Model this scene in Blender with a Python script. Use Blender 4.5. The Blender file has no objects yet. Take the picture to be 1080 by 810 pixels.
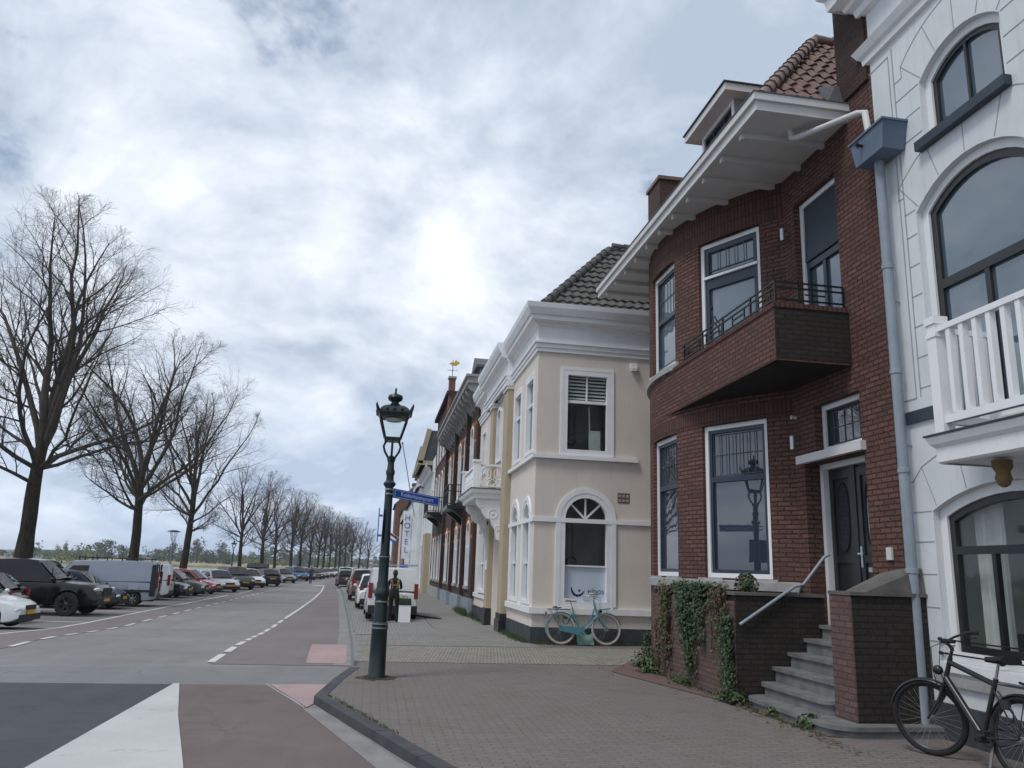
import bpy, math, random
import numpy as np
from mathutils import Vector, Matrix

SC = bpy.context.scene
COL = SC.collection
R = math.radians
PI = math.pi
random.seed(11)

# ------------------------------------------------------------------ helpers
OFF = {}          # object name -> world position of its origin (so that world-built meshes can hang under it)


def sstep(a, b, x):
    t = min(max((x - a) / (b - a), 0.0), 1.0)
    return t * t * (3 - 2 * t)


KN = [-400, 16, 18, 20, 22, 24, 26, 28, 900]


def fall(y):
    """0 near the camera, 1 where the street has dropped to its lower level (straight between the knots)"""
    if y <= 16: return 0.0
    if y >= 28: return 1.0
    k = 16 + 2 * math.floor((y - 16) / 2)
    t = (y - k) / 2
    return sstep(16, 28, k) * (1 - t) + sstep(16, 28, k + 2) * t


def rs(pts):
    """stretch plan points with the drop of the road"""
    return [(x * (1 + .094 * sstep(17, 29, y)), y * (1 + .094 * sstep(17, 29, y))) for x, y in pts]


# kerb line between road and pavement (x, y): near corner, then along the street, bending away with the road
KERB_NEAR = [(4.2, -4.0), (2.0, 2.9), (.47, 7.46), (-.64, 10.75), (-.47, 12.4), (-.28, 13.7)]
KERB_FAR = rs([(-.24, 14.6), (-.30, 16.5), (-.45, 21.5), (-.66, 27.2), (-1.2, 39.3), (-1.75, 52), (-2.47, 65.6), (-3.4, 82), (-4.0, 99), (-3.9, 120), (-2.2, 145), (2, 175), (10, 210), (24, 250)])
KERB = KERB_NEAR + KERB_FAR


def kx(y):
    for (xa, ya), (xb, yb) in zip(KERB, KERB[1:]):
        if ya <= y <= yb: return xa + (xb - xa) * (y - ya) / (yb - ya)
    return KERB[0][0] if y < KERB[0][1] else KERB[-1][0]


def gp(y, x=3.7):
    """height of the pavement: level near the camera, farther on it tips from the house fronts down to the kerb"""
    k = kx(y)
    e = min(max((x - k) / max(3.7 - k, .1), 0.0), 1.0)
    return -fall(y) * (.06 + .30 * (1 - e))


def gr(y, x=None):
    return -.09 - .40 * fall(y)


class MB:
    def __init__(s):
        s.v = []; s.f = []; s.uv = []; s.m = []

    def face(s, pts, uv=None, m=0):
        i = len(s.v)
        s.v += [tuple(p) for p in pts]
        s.f.append(tuple(range(i, i + len(pts))))
        s.uv.append(uv); s.m.append(m)

    def grid(s, rows, uvrows=None, m=0, close=False):
        """rows of points, shared vertices"""
        b = len(s.v); n = len(rows[0])
        for r in rows: s.v += [tuple(p) for p in r]
        for i in range(len(rows) - 1):
            for j in range(n if close else n - 1):
                k = (j + 1) % n
                s.f.append((b + i * n + j, b + i * n + k, b + (i + 1) * n + k, b + (i + 1) * n + j))
                if uvrows and not close:
                    s.uv.append([uvrows[i][j], uvrows[i][k], uvrows[i + 1][k], uvrows[i + 1][j]])
                else:
                    s.uv.append(None)
                s.m.append(m)

    def hexa(s, p, m=0):
        """8 corners: bottom ring 0-3, top ring 4-7"""
        for q in ((0, 3, 2, 1), (4, 5, 6, 7), (0, 1, 5, 4), (1, 2, 6, 5), (2, 3, 7, 6), (3, 0, 4, 7)):
            s.face([p[i] for i in q], m=m)

    def box(s, x0, x1, y0, y1, z0, z1, m=0):
        s.hexa([(x0, y0, z0), (x1, y0, z0), (x1, y1, z0), (x0, y1, z0), (x0, y0, z1), (x1, y0, z1), (x1, y1, z1), (x0, y1, z1)], m)

    def fbox(s, F, u0, u1, v0, v1, d0, d1, m=0):
        s.hexa([F(u0, v0, d0), F(u1, v0, d0), F(u1, v0, d1), F(u0, v0, d1), F(u0, v1, d0), F(u1, v1, d0), F(u1, v1, d1), F(u0, v1, d1)], m)

    def beam(s, a, b, w, h, up=(0, 0, 1), m=0):
        a = Vector(a); b = Vector(b); d = (b - a).normalized()
        up = Vector(up)
        if abs(d.dot(up)) > .98: up = Vector((1, 0, 0))
        r = d.cross(up).normalized() * w / 2; u = r.cross(d).normalized() * h / 2
        s.hexa([a - r - u, a + r - u, b + r - u, b - r - u, a - r + u, a + r + u, b + r + u, b - r + u], m)

    def tube(s, pts, r, n=8, cap=True, m=0, closed=False):
        pts = [Vector(p) for p in pts]
        if not hasattr(r, '__len__'): r = [r] * len(pts)
        N = len(pts); rows = []
        t0 = (pts[1] - pts[0]).normalized()
        ref = Vector((0, 0, 1)) if abs(t0.z) < .9 else Vector((1, 0, 0))
        x = t0.cross(ref).normalized()
        L = 0; uvs = []
        for i in range(N):
            if closed: t = (pts[(i + 1) % N] - pts[i - 1]).normalized()
            elif i == 0: t = t0
            elif i == N - 1: t = (pts[-1] - pts[-2]).normalized()
            else: t = (pts[i + 1] - pts[i - 1]).normalized()
            x = (x - t * x.dot(t))
            x = x.normalized() if x.length > 1e-6 else t.orthogonal().normalized()
            y = t.cross(x)
            rows.append([pts[i] + (x * math.cos(2 * PI * k / n) + y * math.sin(2 * PI * k / n)) * r[i] for k in range(n)])
        if closed: rows.append(rows[0])
        s.grid(rows, m=m, close=True)
        if cap and not closed:
            s.face(rows[0][::-1], m=m); s.face(rows[-1], m=m)

    def cyl(s, a, b, r, n=12, r2=None, m=0):
        s.tube([a, b], [r, r if r2 is None else r2], n, True, m)

    def lathe(s, prof, n=20, c=(0, 0, 0), axis='z', m=0, sq=None):
        rows = []
        for (r, z) in prof:
            row = []
            for k in range(n):
                a = 2 * PI * (k + .5) / n
                p = (r * math.cos(a), r * math.sin(a), z)
                if axis == 'y': p = (p[0], p[2], p[1])
                if axis == 'x': p = (p[2], p[0], p[1])
                row.append((c[0] + p[0], c[1] + p[1], c[2] + p[2]))
            rows.append(row)
        s.grid(rows, m=m, close=True)

    def ring(s, c, R0, r, axis='y', n=32, k=6, m=0, sx=1.0):
        pts = []
        for i in range(n):
            a = 2 * PI * i / n
            if axis == 'y': p = (R0 * math.cos(a), 0, R0 * math.sin(a))
            elif axis == 'x': p = (0, R0 * math.cos(a), R0 * math.sin(a))
            else: p = (R0 * math.cos(a), R0 * math.sin(a), 0)
            pts.append((c[0] + p[0], c[1] + p[1], c[2] + p[2]))
        s.tube(pts, r, k, False, m, True)

    def blob(s, c, rx, ry, rz, n=10, m=0, k=6):
        rows = []
        for i in range(k + 1):
            a = -PI / 2 + PI * i / k
            rows.append([(c[0] + rx * math.cos(a) * math.cos(2 * PI * j / n), c[1] + ry * math.cos(a) * math.sin(2 * PI * j / n), c[2] + rz * math.sin(a)) for j in range(n)])
        s.grid(rows, m=m, close=True)

    def build(s, name, mat, parent=None, smooth=None, bevel=None, weld=False):
        off = OFF.get(parent.name, Vector((0, 0, 0))) if parent else Vector((0, 0, 0))
        me = bpy.data.meshes.new(name)
        vs = [(p[0] - off[0], p[1] - off[1], p[2] - off[2]) for p in s.v]
        me.from_pydata(vs, [], s.f)
        uvl = me.uv_layers.new(name='UVMap')
        co = []
        V = s.v
        for f, uv in zip(s.f, s.uv):
            if uv is None:
                # planar metres: u horizontal along the face, v up the face
                nx = ny = nz = 0.0
                for i in range(len(f)):
                    a = V[f[i]]; b = V[f[(i + 1) % len(f)]]
                    nx += (a[1] - b[1]) * (a[2] + b[2]); ny += (a[2] - b[2]) * (a[0] + b[0]); nz += (a[0] - b[0]) * (a[1] + b[1])
                l = math.sqrt(nx * nx + ny * ny + nz * nz) or 1
                nx /= l; ny /= l; nz /= l
                if abs(nz) > .9 or (nx * nx + ny * ny) < 1e-8:
                    uv = [(V[i][0], V[i][1]) for i in f]
                else:
                    h = math.hypot(nx, ny)
                    if abs(nx) > abs(ny): tx, ty = -ny / h * (1 if nx > 0 else -1), nx / h * (1 if nx > 0 else -1)
                    else: tx, ty = ny / h * (1 if ny > 0 else -1), -nx / h * (1 if ny > 0 else -1)
                    if abs(tx) > abs(ty):
                        if tx < 0: tx, ty = -tx, -ty
                    elif ty < 0: tx, ty = -tx, -ty
                    sc = 1 / max(h, .2)
                    uv = [(V[i][0] * tx + V[i][1] * ty, V[i][2] * sc) for i in f]
            for q in uv: co += [q[0], q[1]]
        uvl.data.foreach_set('uv', co)
        mats = mat if isinstance(mat, (list, tuple)) else [mat]
        for mm in mats: me.materials.append(mm)
        if len(mats) > 1: me.polygons.foreach_set('material_index', s.m)
        if smooth is not None:
            me.polygons.foreach_set('use_smooth', [True] * len(me.polygons))
            me.set_sharp_from_angle(angle=R(smooth))
        me.update()
        o = bpy.data.objects.new(name, me)
        COL.objects.link(o)
        if parent:
            o.parent = parent
            OFF[o.name] = off
        if bevel:
            b = o.modifiers.new('bevel', 'BEVEL'); b.width = bevel; b.segments = 2; b.limit_method = 'ANGLE'; b.angle_limit = R(40)
            b.harden_normals = False
        return o


def tag(o, label=None, cat=None, group=None, kind=None):
    if label: o['label'] = label
    if cat: o['category'] = cat
    if group: o['group'] = group
    if kind: o['kind'] = kind
    return o


def thing(name, label, cat, loc=(0, 0, 0), rz=0.0, group=None, world=False):
    """an Empty at the base of a thing; with world=True its parts are given in world coordinates"""
    o = bpy.data.objects.new(name, None); COL.objects.link(o)
    o.location = loc; o.rotation_euler = (0, 0, rz); o.empty_display_size = .2
    if world: OFF[o.name] = Vector(loc)
    return tag(o, label, cat, group)


def copy_tree(o, parent=None):
    c = o.copy(); COL.objects.link(c)
    if parent: c.parent = parent
    for ch in list(o.children): copy_tree(ch, c)
    return c


# ------------------------------------------------------------------ materials
class NT:
    def __init__(s, name, world=None):
        if world is None:
            s.mat = bpy.data.materials.new(name); s.mat.use_nodes = True; s.t = s.mat.node_tree
        else:
            s.t = world.node_tree
        s.t.nodes.clear()

    def n(s, typ, **k):
        x = s.t.nodes.new(typ)
        for a, b in k.items():
            if a.startswith('_'): x.inputs[a[1:].replace('_', ' ')].default_value = b
            else: setattr(x, a, b)
        return x

    def l(s, a, b): s.t.links.new(a, b)

    def mix(s, fac, a, b, blend='MIX'):
        x = s.t.nodes.new('ShaderNodeMix'); x.data_type = 'RGBA'; x.blend_type = blend
        for sock, val in ((x.inputs[0], fac), (x.inputs[6], a), (x.inputs[7], b)):
            if hasattr(val, 'links') or isinstance(val, bpy.types.NodeSocket): s.l(val, sock)
            elif isinstance(val, (int, float)): sock.default_value = val
            else: sock.default_value = (*val[:3], 1)
        return x.outputs[2]

    def math(s, op, a, b=0.0, clamp=False):
        x = s.t.nodes.new('ShaderNodeMath'); x.operation = op; x.use_clamp = clamp
        for sock, val in ((x.inputs[0], a), (x.inputs[1], b)):
            if isinstance(val, bpy.types.NodeSocket): s.l(val, sock)
            else: sock.default_value = val
        return x.outputs[0]

    def ramp(s, fac, p0, p1, c0=(0, 0, 0), c1=(1, 1, 1)):
        x = s.t.nodes.new('ShaderNodeValToRGB')
        e = x.color_ramp.elements
        e[0].position = p0; e[1].position = p1; e[0].color = (*c0, 1); e[1].color = (*c1, 1)
        s.l(fac, x.inputs[0]); return x.outputs[0]

    def noise(s, vec, scale, detail=4, rough=.55, dist=0.0):
        x = s.n('ShaderNodeTexNoise'); x.inputs['Scale'].default_value = scale; x.inputs['Detail'].default_value = detail
        x.inputs['Roughness'].default_value = rough; x.inputs['Distortion'].default_value = dist
        if vec is not None: s.l(vec, x.inputs['Vector'])
        return x.outputs['Fac']

    def bump(s, h, strength=.3, dist=.01, normal=None):
        b = s.n('ShaderNodeBump'); b.inputs['Strength'].default_value = strength; b.inputs['Distance'].default_value = dist
        s.l(h, b.inputs['Height'])
        if normal is not None: s.l(normal, b.inputs['Normal'])
        return b.outputs[0]

    def out(s, col, rough=.8, normal=None, metal=0.0, spec=.35):
        p = s.n('ShaderNodeBsdfPrincipled'); o = s.n('ShaderNodeOutputMaterial')
        if isinstance(col, bpy.types.NodeSocket): s.l(col, p.inputs['Base Color'])
        else: p.inputs['Base Color'].default_value = (*col[:3], 1)
        if isinstance(rough, bpy.types.NodeSocket): s.l(rough, p.inputs['Roughness'])
        else: p.inputs['Roughness'].default_value = rough
        p.inputs['Metallic'].default_value = metal
        p.inputs['Specular IOR Level'].default_value = spec
        if normal is not None: s.l(normal, p.inputs['Normal'])
        s.l(p.outputs[0], o.inputs[0])
        s.p = p
        return s.mat


def m_plain(name, col, rough=.7, var=.12, scale=6.0, bump=0.0, metal=0.0, spec=.35, streak=0.0, fine=0.0, dirt=None):
    """painted / rendered / stone surface with slight uneven tone, rain streaks and grain"""
    t = NT(name); tc = t.n('ShaderNodeTexCoord').outputs['Object']
    n1 = t.noise(tc, scale, 5, .6)
    c = t.mix(t.ramp(n1, .3, .7), tuple(x * (1 - var) for x in col), tuple(min(1, x * (1 + var)) for x in col))
    if streak:
        mp = t.n('ShaderNodeMapping'); mp.inputs['Scale'].default_value = (9, 9, .7); t.l(tc, mp.inputs[0])
        n2 = t.noise(mp.outputs[0], 1.3, 5, .65)
        c = t.mix(t.math('MULTIPLY', t.ramp(n2, .52, .75), streak), c, dirt or tuple(x * .45 for x in col))
    if fine:
        n3 = t.noise(tc, 180, 2, .6)
        c = t.mix(t.math('MULTIPLY', t.ramp(n3, .35, .65), fine), c, tuple(x * .5 for x in col))
    nb = None
    if bump:
        nb = t.bump(t.noise(tc, 90, 4, .6), bump, .01)
    return t.out(c, rough, nb, metal, spec)


def m_brick(name, c1, c2, mortar, bw=.21, bh=.069, ms=.0125, bump=.5, rough=.85, stain=None, stain_amt=.5, uvrot=0.0, offset=.5, big=.35, moss=None):
    t = NT(name); tcn = t.n('ShaderNodeTexCoord'); uv = tcn.outputs['UV']; tc = tcn.outputs['Object']
    if uvrot:
        mp = t.n('ShaderNodeMapping'); mp.inputs['Rotation'].default_value = (0, 0, uvrot); t.l(uv, mp.inputs[0]); uv = mp.outputs[0]
    wob = t.n('ShaderNodeVectorMath'); wob.operation = 'MULTIPLY_ADD'
    nz = t.n('ShaderNodeTexNoise'); nz.inputs['Scale'].default_value = 22; t.l(uv, nz.inputs['Vector'])
    t.l(nz.outputs['Color'], wob.inputs[0]); wob.inputs[1].default_value = (.006, .006, 0); t.l(uv, wob.inputs[2])
    b = t.n('ShaderNodeTexBrick'); b.offset = offset; b.squash = 1
    for k, v in (('Scale', 1.0), ('Mortar Size', ms), ('Mortar Smooth', .25), ('Bias', 0.0), ('Brick Width', bw), ('Row Height', bh)): b.inputs[k].default_value = v
    b.inputs['Color1'].default_value = (*c1, 1); b.inputs['Color2'].default_value = (*c2, 1); b.inputs['Mortar'].default_value = (*mortar, 1)
    t.l(wob.outputs[0], b.inputs['Vector'])
    n1 = t.noise(tc, 1.1, 6, .6)
    c = t.mix(t.math('MULTIPLY', t.ramp(n1, .35, .7), big), b.outputs['Color'], tuple(x * .42 for x in c1))
    n2 = t.noise(uv, 34, 3, .6)
    c = t.mix(t.math('MULTIPLY', t.ramp(n2, .4, .7), .35), c, tuple(min(1, x * 1.5) for x in c1))
    if stain:
        n3 = t.noise(tc, 2.3, 6, .65, .6)
        c = t.mix(t.math('MULTIPLY', t.ramp(n3, .5, .72), stain_amt), c, stain)
    h = t.math('SUBTRACT', t.math('MULTIPLY', n2, .35), b.outputs['Fac'])
    return t.out(c, rough, t.bump(h, bump, .012), 0, .25)


def m_glass(name, dark=(.02, .023, .026), ior=1.9, tint=(1, 1, 1), clear=False, wav=.02):
    """pane: reflection by angle over either a dark room or what stands behind the glass"""
    t = NT(name); tc = t.n('ShaderNodeTexCoord').outputs['Object']
    nb = t.bump(t.noise(tc, 1.6, 2, .5), wav, .3)
    fr = t.n('ShaderNodeFresnel'); t.l(nb, fr.inputs['Normal'])
    bf = t.n('ShaderNodeNewGeometry').outputs['Backfacing']      # same reflection from either side of the pane
    t.l(t.math('ADD', t.math('MULTIPLY', bf, 1 / ior - ior), ior), fr.inputs['IOR'])
    gl = t.n('ShaderNodeBsdfGlossy'); gl.inputs['Roughness'].default_value = .015; gl.inputs['Color'].default_value = (*tint, 1); t.l(nb, gl.inputs['Normal'])
    if clear:
        df = t.n('ShaderNodeBsdfTransparent'); df.inputs['Color'].default_value = (.93, .96, .95, 1)
    else:
        df = t.n('ShaderNodeBsdfDiffuse'); df.inputs['Color'].default_value = (*dark, 1)
    mx = t.n('ShaderNodeMixShader'); t.l(fr.outputs[0], mx.inputs[0]); t.l(df.outputs[0], mx.inputs[1]); t.l(gl.outputs[0], mx.inputs[2])
    o = t.n('ShaderNodeOutputMaterial'); t.l(mx.outputs[0], o.inputs[0])
    return t.mat


def m_car(name, col, rough=.25, metal=.0, dirt=.25):
    t = NT(name); tc = t.n('ShaderNodeTexCoord').outputs['Object']
    n = t.noise(tc, 3, 5, .6)
    c = t.mix(t.math('MULTIPLY', t.ramp(n, .45, .75), dirt), col, tuple(.6 * x + .035 for x in col))
    m = t.out(c, t.math('ADD', t.math('MULTIPLY', n, .15), rough - .05), None, metal, .5)
    t.p.inputs['Coat Weight'].default_value = .6 if max(col) > .1 else .06; t.p.inputs['Coat Roughness'].default_value = .08
    return m


def m_emit_free_lens(name, col, rough=.15):
    return m_plain(name, col, rough, .05, 20, 0, 0, .6)


M = {}
M['white_wall'] = m_plain('white_wall', (.66, .69, .71), .75, .07, 1.2, .10, streak=.30, dirt=(.42, .43, .41))
M['white_trim'] = m_plain('white_trim', (.76, .77, .78), .5, .05, 3, .02, streak=.12, dirt=(.45, .45, .43))
M['white_paint'] = m_plain('white_paint', (.80, .81, .82), .38, .03, 5)
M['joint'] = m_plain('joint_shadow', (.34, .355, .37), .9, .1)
M['black_paint'] = m_plain('black_paint', (.018, .02, .022), .3, .15, 8, spec=.5)
M['blue_black'] = m_plain('blue_black', (.035, .05, .068), .45, .15, 4)
M['navy_sash'] = m_plain('navy_sash', (.022, .035, .06), .3, .15, 5, spec=.5)
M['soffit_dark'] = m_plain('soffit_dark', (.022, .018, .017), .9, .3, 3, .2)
M['plinth_dark'] = m_plain('plinth_dark', (.045, .052, .06), .8, .25, 2.5, .12, streak=.3, dirt=(.10, .10, .09))
M['zinc'] = m_plain('zinc', (.26, .30, .35), .55, .14, 3, .03, .0, .45, streak=.35, dirt=(.13, .15, .17))
M['hopper_blue'] = m_plain('hopper_blue', (.115, .16, .225), .5, .10, 3, .02, streak=.2)
M['cream'] = m_plain('cream_render', (.65, .588, .525), .85, .07, .9, .16, streak=.26, dirt=(.40, .36, .30))
M['tan'] = m_plain('tan_render', (.40, .335, .24), .8, .08, 1.5, .06, streak=.2)
M['stone'] = m_plain('sill_stone', (.33, .33, .32), .8, .18, 5, .15, streak=.25)
M['step_stone'] = m_plain('step_stone', (.165, .17, .168), .75, .35, 4, .15, fine=.3)
M['cement'] = m_plain('old_cement', (.135, .13, .12), .95, .35, 3, .4, fine=.4)
M['eave_white'] = m_plain('eave_white', (.60, .60, .59), .6, .05, 2, .03, streak=.12, dirt=(.50, .47, .40))
M['lead'] = m_plain('lead', (.10, .105, .115), .6, .15, 5)
M['brick_red'] = m_brick('brick_red', (.165, .083, .068), (.088, .047, .040), (.018, .012, .011), stain=(.070, .046, .040), stain_amt=.6)
M['brick_soldier'] = m_brick('brick_soldier', (.118, .055, .045), (.072, .036, .031), (.026, .020, .018), bw=.07, bh=.23, offset=0.0)
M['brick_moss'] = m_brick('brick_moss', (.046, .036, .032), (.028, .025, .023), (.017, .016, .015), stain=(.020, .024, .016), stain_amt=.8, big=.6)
M['brick_dark'] = m_brick('brick_dark', (.075, .042, .035), (.045, .028, .025), (.03, .026, .025), stain=(.03, .028, .026), big=.5)
M['brick_low'] = m_brick('brick_low', (.16, .092, .083), (.105, .063, .058), (.06, .052, .05), stain=(.12, .105, .10), stain_amt=.4)
M['brick_band'] = m_plain('orange_brick_band', (.42, .15, .06), .85, .25, 20, .2)
M['brick_brown'] = m_brick('brick_brown', (.10, .062, .05), (.065, .04, .035), (.05, .045, .04))
M['brick_far'] = m_brick('brick_far', (.22, .10, .075), (.15, .07, .055), (.12, .10, .09))
M['tile_red'] = m_plain('tile_red', (.135, .072, .054), .5, .45, 7, .15, spec=.4, streak=.35, dirt=(.05, .045, .036))
M['tile_hip'] = m_plain('tile_hip', (.17, .105, .082), .45, .5, 6, .2, streak=.4, dirt=(.06, .05, .04))
M['tile_dark'] = m_plain('tile_dark', (.088, .087, .079), .75, .45, 5, .25, streak=.35, dirt=(.045, .05, .036))
M['slate'] = m_plain('slate', (.075, .08, .085), .6, .25, 4, .2)
M['bitumen'] = m_plain('bitumen', (.05, .05, .052), .9, .2, 3, .2)
M['iron'] = m_plain('black_iron', (.012, .013, .014), .45, .2, 9)
M['lamp_green'] = m_plain('lamp_green', (.012, .022, .024), .35, .2, 7, spec=.5)
M['glass'] = m_glass('window_glass', (.034, .043, .058), ior=2.1, wav=.004)
M['glass_up'] = m_glass('window_glass_upper', (.065, .105, .14), 2.4, wav=.008)
M['glass_clear'] = m_glass('window_glass_clear', clear=True, ior=1.45, wav=.003)
M['glass_car'] = m_glass('car_glass', (.006, .007, .008), 1.5, wav=.002)
M['lamp_glass'] = m_glass('lantern_glass', clear=True, ior=1.35, wav=0.0)
M['frost'] = m_plain('frosted_film', (.50, .56, .66), .45, .05, 2)
M['curtain'] = m_plain('net_curtain', (.66, .66, .62), .9, .08, 5)
M['room'] = m_plain('room_wall', (.72, .73, .69), .9, .06, 2)
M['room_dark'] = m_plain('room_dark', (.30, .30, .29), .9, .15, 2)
M['shutter'] = m_plain('shutter_slat', (.62, .64, .64), .6, .04, 5)
M['purple'] = m_plain('purple_print', (.035, .025, .09), .6, .1, 5)
M['ink'] = m_plain('ink_print', (.04, .04, .05), .6, .1, 5)
M['sign_blue'] = m_plain('sign_blue', (.018, .11, .52), .35, .06, 5, spec=.5)
M['sign_white'] = m_plain('sign_white', (.78, .80, .82), .4, .03, 5)
M['gold'] = m_plain('gilded', (.60, .38, .08), .35, .15, 9, metal=.6)
M['rubber'] = m_plain('rubber', (.014, .014, .014), .8, .2, 9)
M['tyre'] = m_plain('tyre', (.018, .018, .019), .85, .25, 7)
M['rim'] = m_plain('wheel_rim', (.30, .31, .32), .35, .15, 9, metal=.7)
M['rim_dark'] = m_plain('wheel_rim_dark', (.05, .052, .055), .4, .15, 9, metal=.5)
M['chrome'] = m_plain('bright_metal', (.55, .56, .58), .22, .08, 9, metal=.9)
M['steel'] = m_plain('brushed_steel', (.45, .46, .47), .35, .1, 9, metal=.8)
M['plastic'] = m_plain('dark_plastic', (.025, .026, .028), .6, .15, 6)
M['plate_y'] = m_plain('plate_yellow', (.62, .38, .03), .5, .05, 9)
M['red_lens'] = m_plain('red_lens', (.22, .010, .010), .15, .1, 9, spec=.6)
M['orange_lens'] = m_plain('orange_lens', (.55, .16, .02), .2, .1, 9, spec=.6)
M['lens'] = m_plain('clear_lens', (.55, .57, .58), .1, .08, 9, spec=.8)
M['leaf'] = m_plain('ivy_leaf', (.028, .058, .018), .5, .45, 9, spec=.4)
M['leaf_pale'] = m_plain('ivy_leaf_pale', (.058, .088, .030), .5, .35, 9, spec=.4)
M['leaf_dry'] = m_plain('dry_leaf', (.105, .068, .036), .8, .4, 9)
M['stem'] = m_plain('stem', (.075, .05, .032), .9, .3, 9)
M['bark'] = None
t = NT('bark'); tc = t.n('ShaderNodeTexCoord').outputs['Object']
mp = t.n('ShaderNodeMapping'); mp.inputs['Scale'].default_value = (7, 7, 1.3); t.l(tc, mp.inputs[0])
nn = t.noise(mp.outputs[0], 2.2, 6, .65); n2 = t.noise(tc, .9, 4, .6)
cc = t.mix(t.ramp(nn, .35, .7), (.022, .019, .015), (.072, .060, .046))
cc = t.mix(t.math('MULTIPLY', t.ramp(n2, .5, .7), .5), cc, (.045, .055, .028))
M['bark'] = t.out(cc, .95, t.bump(nn, .8, .03), 0, .15)
M['twig'] = m_plain('twig', (.068, .058, .048), .95, .3, 3)
M['person_black'] = m_plain('black_workwear', (.012, .012, .014), .9, .3, 9)
M['hi_vis'] = m_plain('reflective_stripe', (.19, .145, .05), .6, .15, 9)
M['skin'] = m_plain('skin', (.42, .26, .19), .55, .1, 12)
M['hair'] = m_plain('hair', (.05, .035, .025), .8, .3, 20)
M['denim'] = m_plain('dark_trousers', (.02, .024, .035), .9, .3, 9)
M['jacket_navy'] = m_plain('navy_jacket', (.022, .03, .055), .85, .25, 9)
HAZE = .0003
# ------------------------------------------------------------------ ground materials
def m_asphalt(name, c, var=.14, patch=.25, grain=.35, rough=.9):
    t = NT(name); tc = t.n('ShaderNodeTexCoord').outputs['Object']
    n1 = t.noise(tc, .28, 6, .6); n2 = t.noise(tc, 2.4, 5, .65); n3 = t.noise(tc, 130, 2, .7)
    col = t.mix(t.ramp(n1, .3, .7), tuple(x * (1 - var) for x in c), tuple(x * (1 + var) for x in c))
    col = t.mix(t.math('MULTIPLY', t.ramp(n2, .48, .74), patch), col, tuple(x * .62 for x in c))
    # tyre-polished tracks, stretched along the street
    mp = t.n('ShaderNodeMapping'); mp.inputs['Scale'].default_value = (1.2, .03, 1); t.l(tc, mp.inputs[0])
    col = t.mix(t.math('MULTIPLY', t.ramp(t.noise(mp.outputs[0], 1.5, 4, .6), .45, .7), .22), col, tuple(min(1, x * 1.35) for x in c))
    col = t.mix(t.math('MULTIPLY', t.ramp(n3, .35, .68), grain), col, tuple(x * .45 for x in c))
    n4 = t.noise(tc, 75, 2, .6)
    col = t.mix(t.math('MULTIPLY', t.ramp(n4, .62, .72), .4), col, tuple(min(1, x * 1.9) for x in c))
    # hairline cracks and a few oil spots
    nzv = t.n('ShaderNodeTexNoise'); nzv.inputs['Scale'].default_value = 1.3; nzv.inputs['Detail'].default_value = 5; t.l(tc, nzv.inputs['Vector'])
    va = t.n('ShaderNodeVectorMath'); va.operation = 'MULTIPLY_ADD'; t.l(nzv.outputs['Color'], va.inputs[0]); va.inputs[1].default_value = (1.1, 1.1, 0); t.l(tc, va.inputs[2])
    vo = t.n('ShaderNodeTexVoronoi'); vo.feature = 'DISTANCE_TO_EDGE'; vo.inputs['Scale'].default_value = .42; t.l(va.outputs[0], vo.inputs['Vector'])
    crack = t.math('MULTIPLY', t.ramp(vo.outputs['Distance'], .0025, .007, (1, 1, 1), (0, 0, 0)), t.ramp(n1, .46, .56))
    col = t.mix(t.math('MULTIPLY', crack, .38), col, tuple(x * .35 for x in c))
    vs_ = t.n('ShaderNodeTexVoronoi'); vs_.inputs['Scale'].default_value = .55; t.l(va.outputs[0], vs_.inputs['Vector'])
    col = t.mix(t.math('MULTIPLY', t.ramp(vs_.outputs['Distance'], .05, .16, (1, 1, 1), (0, 0, 0)), .38), col, tuple(x * .5 for x in c))
    return t.out(col, rough, t.bump(n3, .35, .006), 0, .22)


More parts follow.
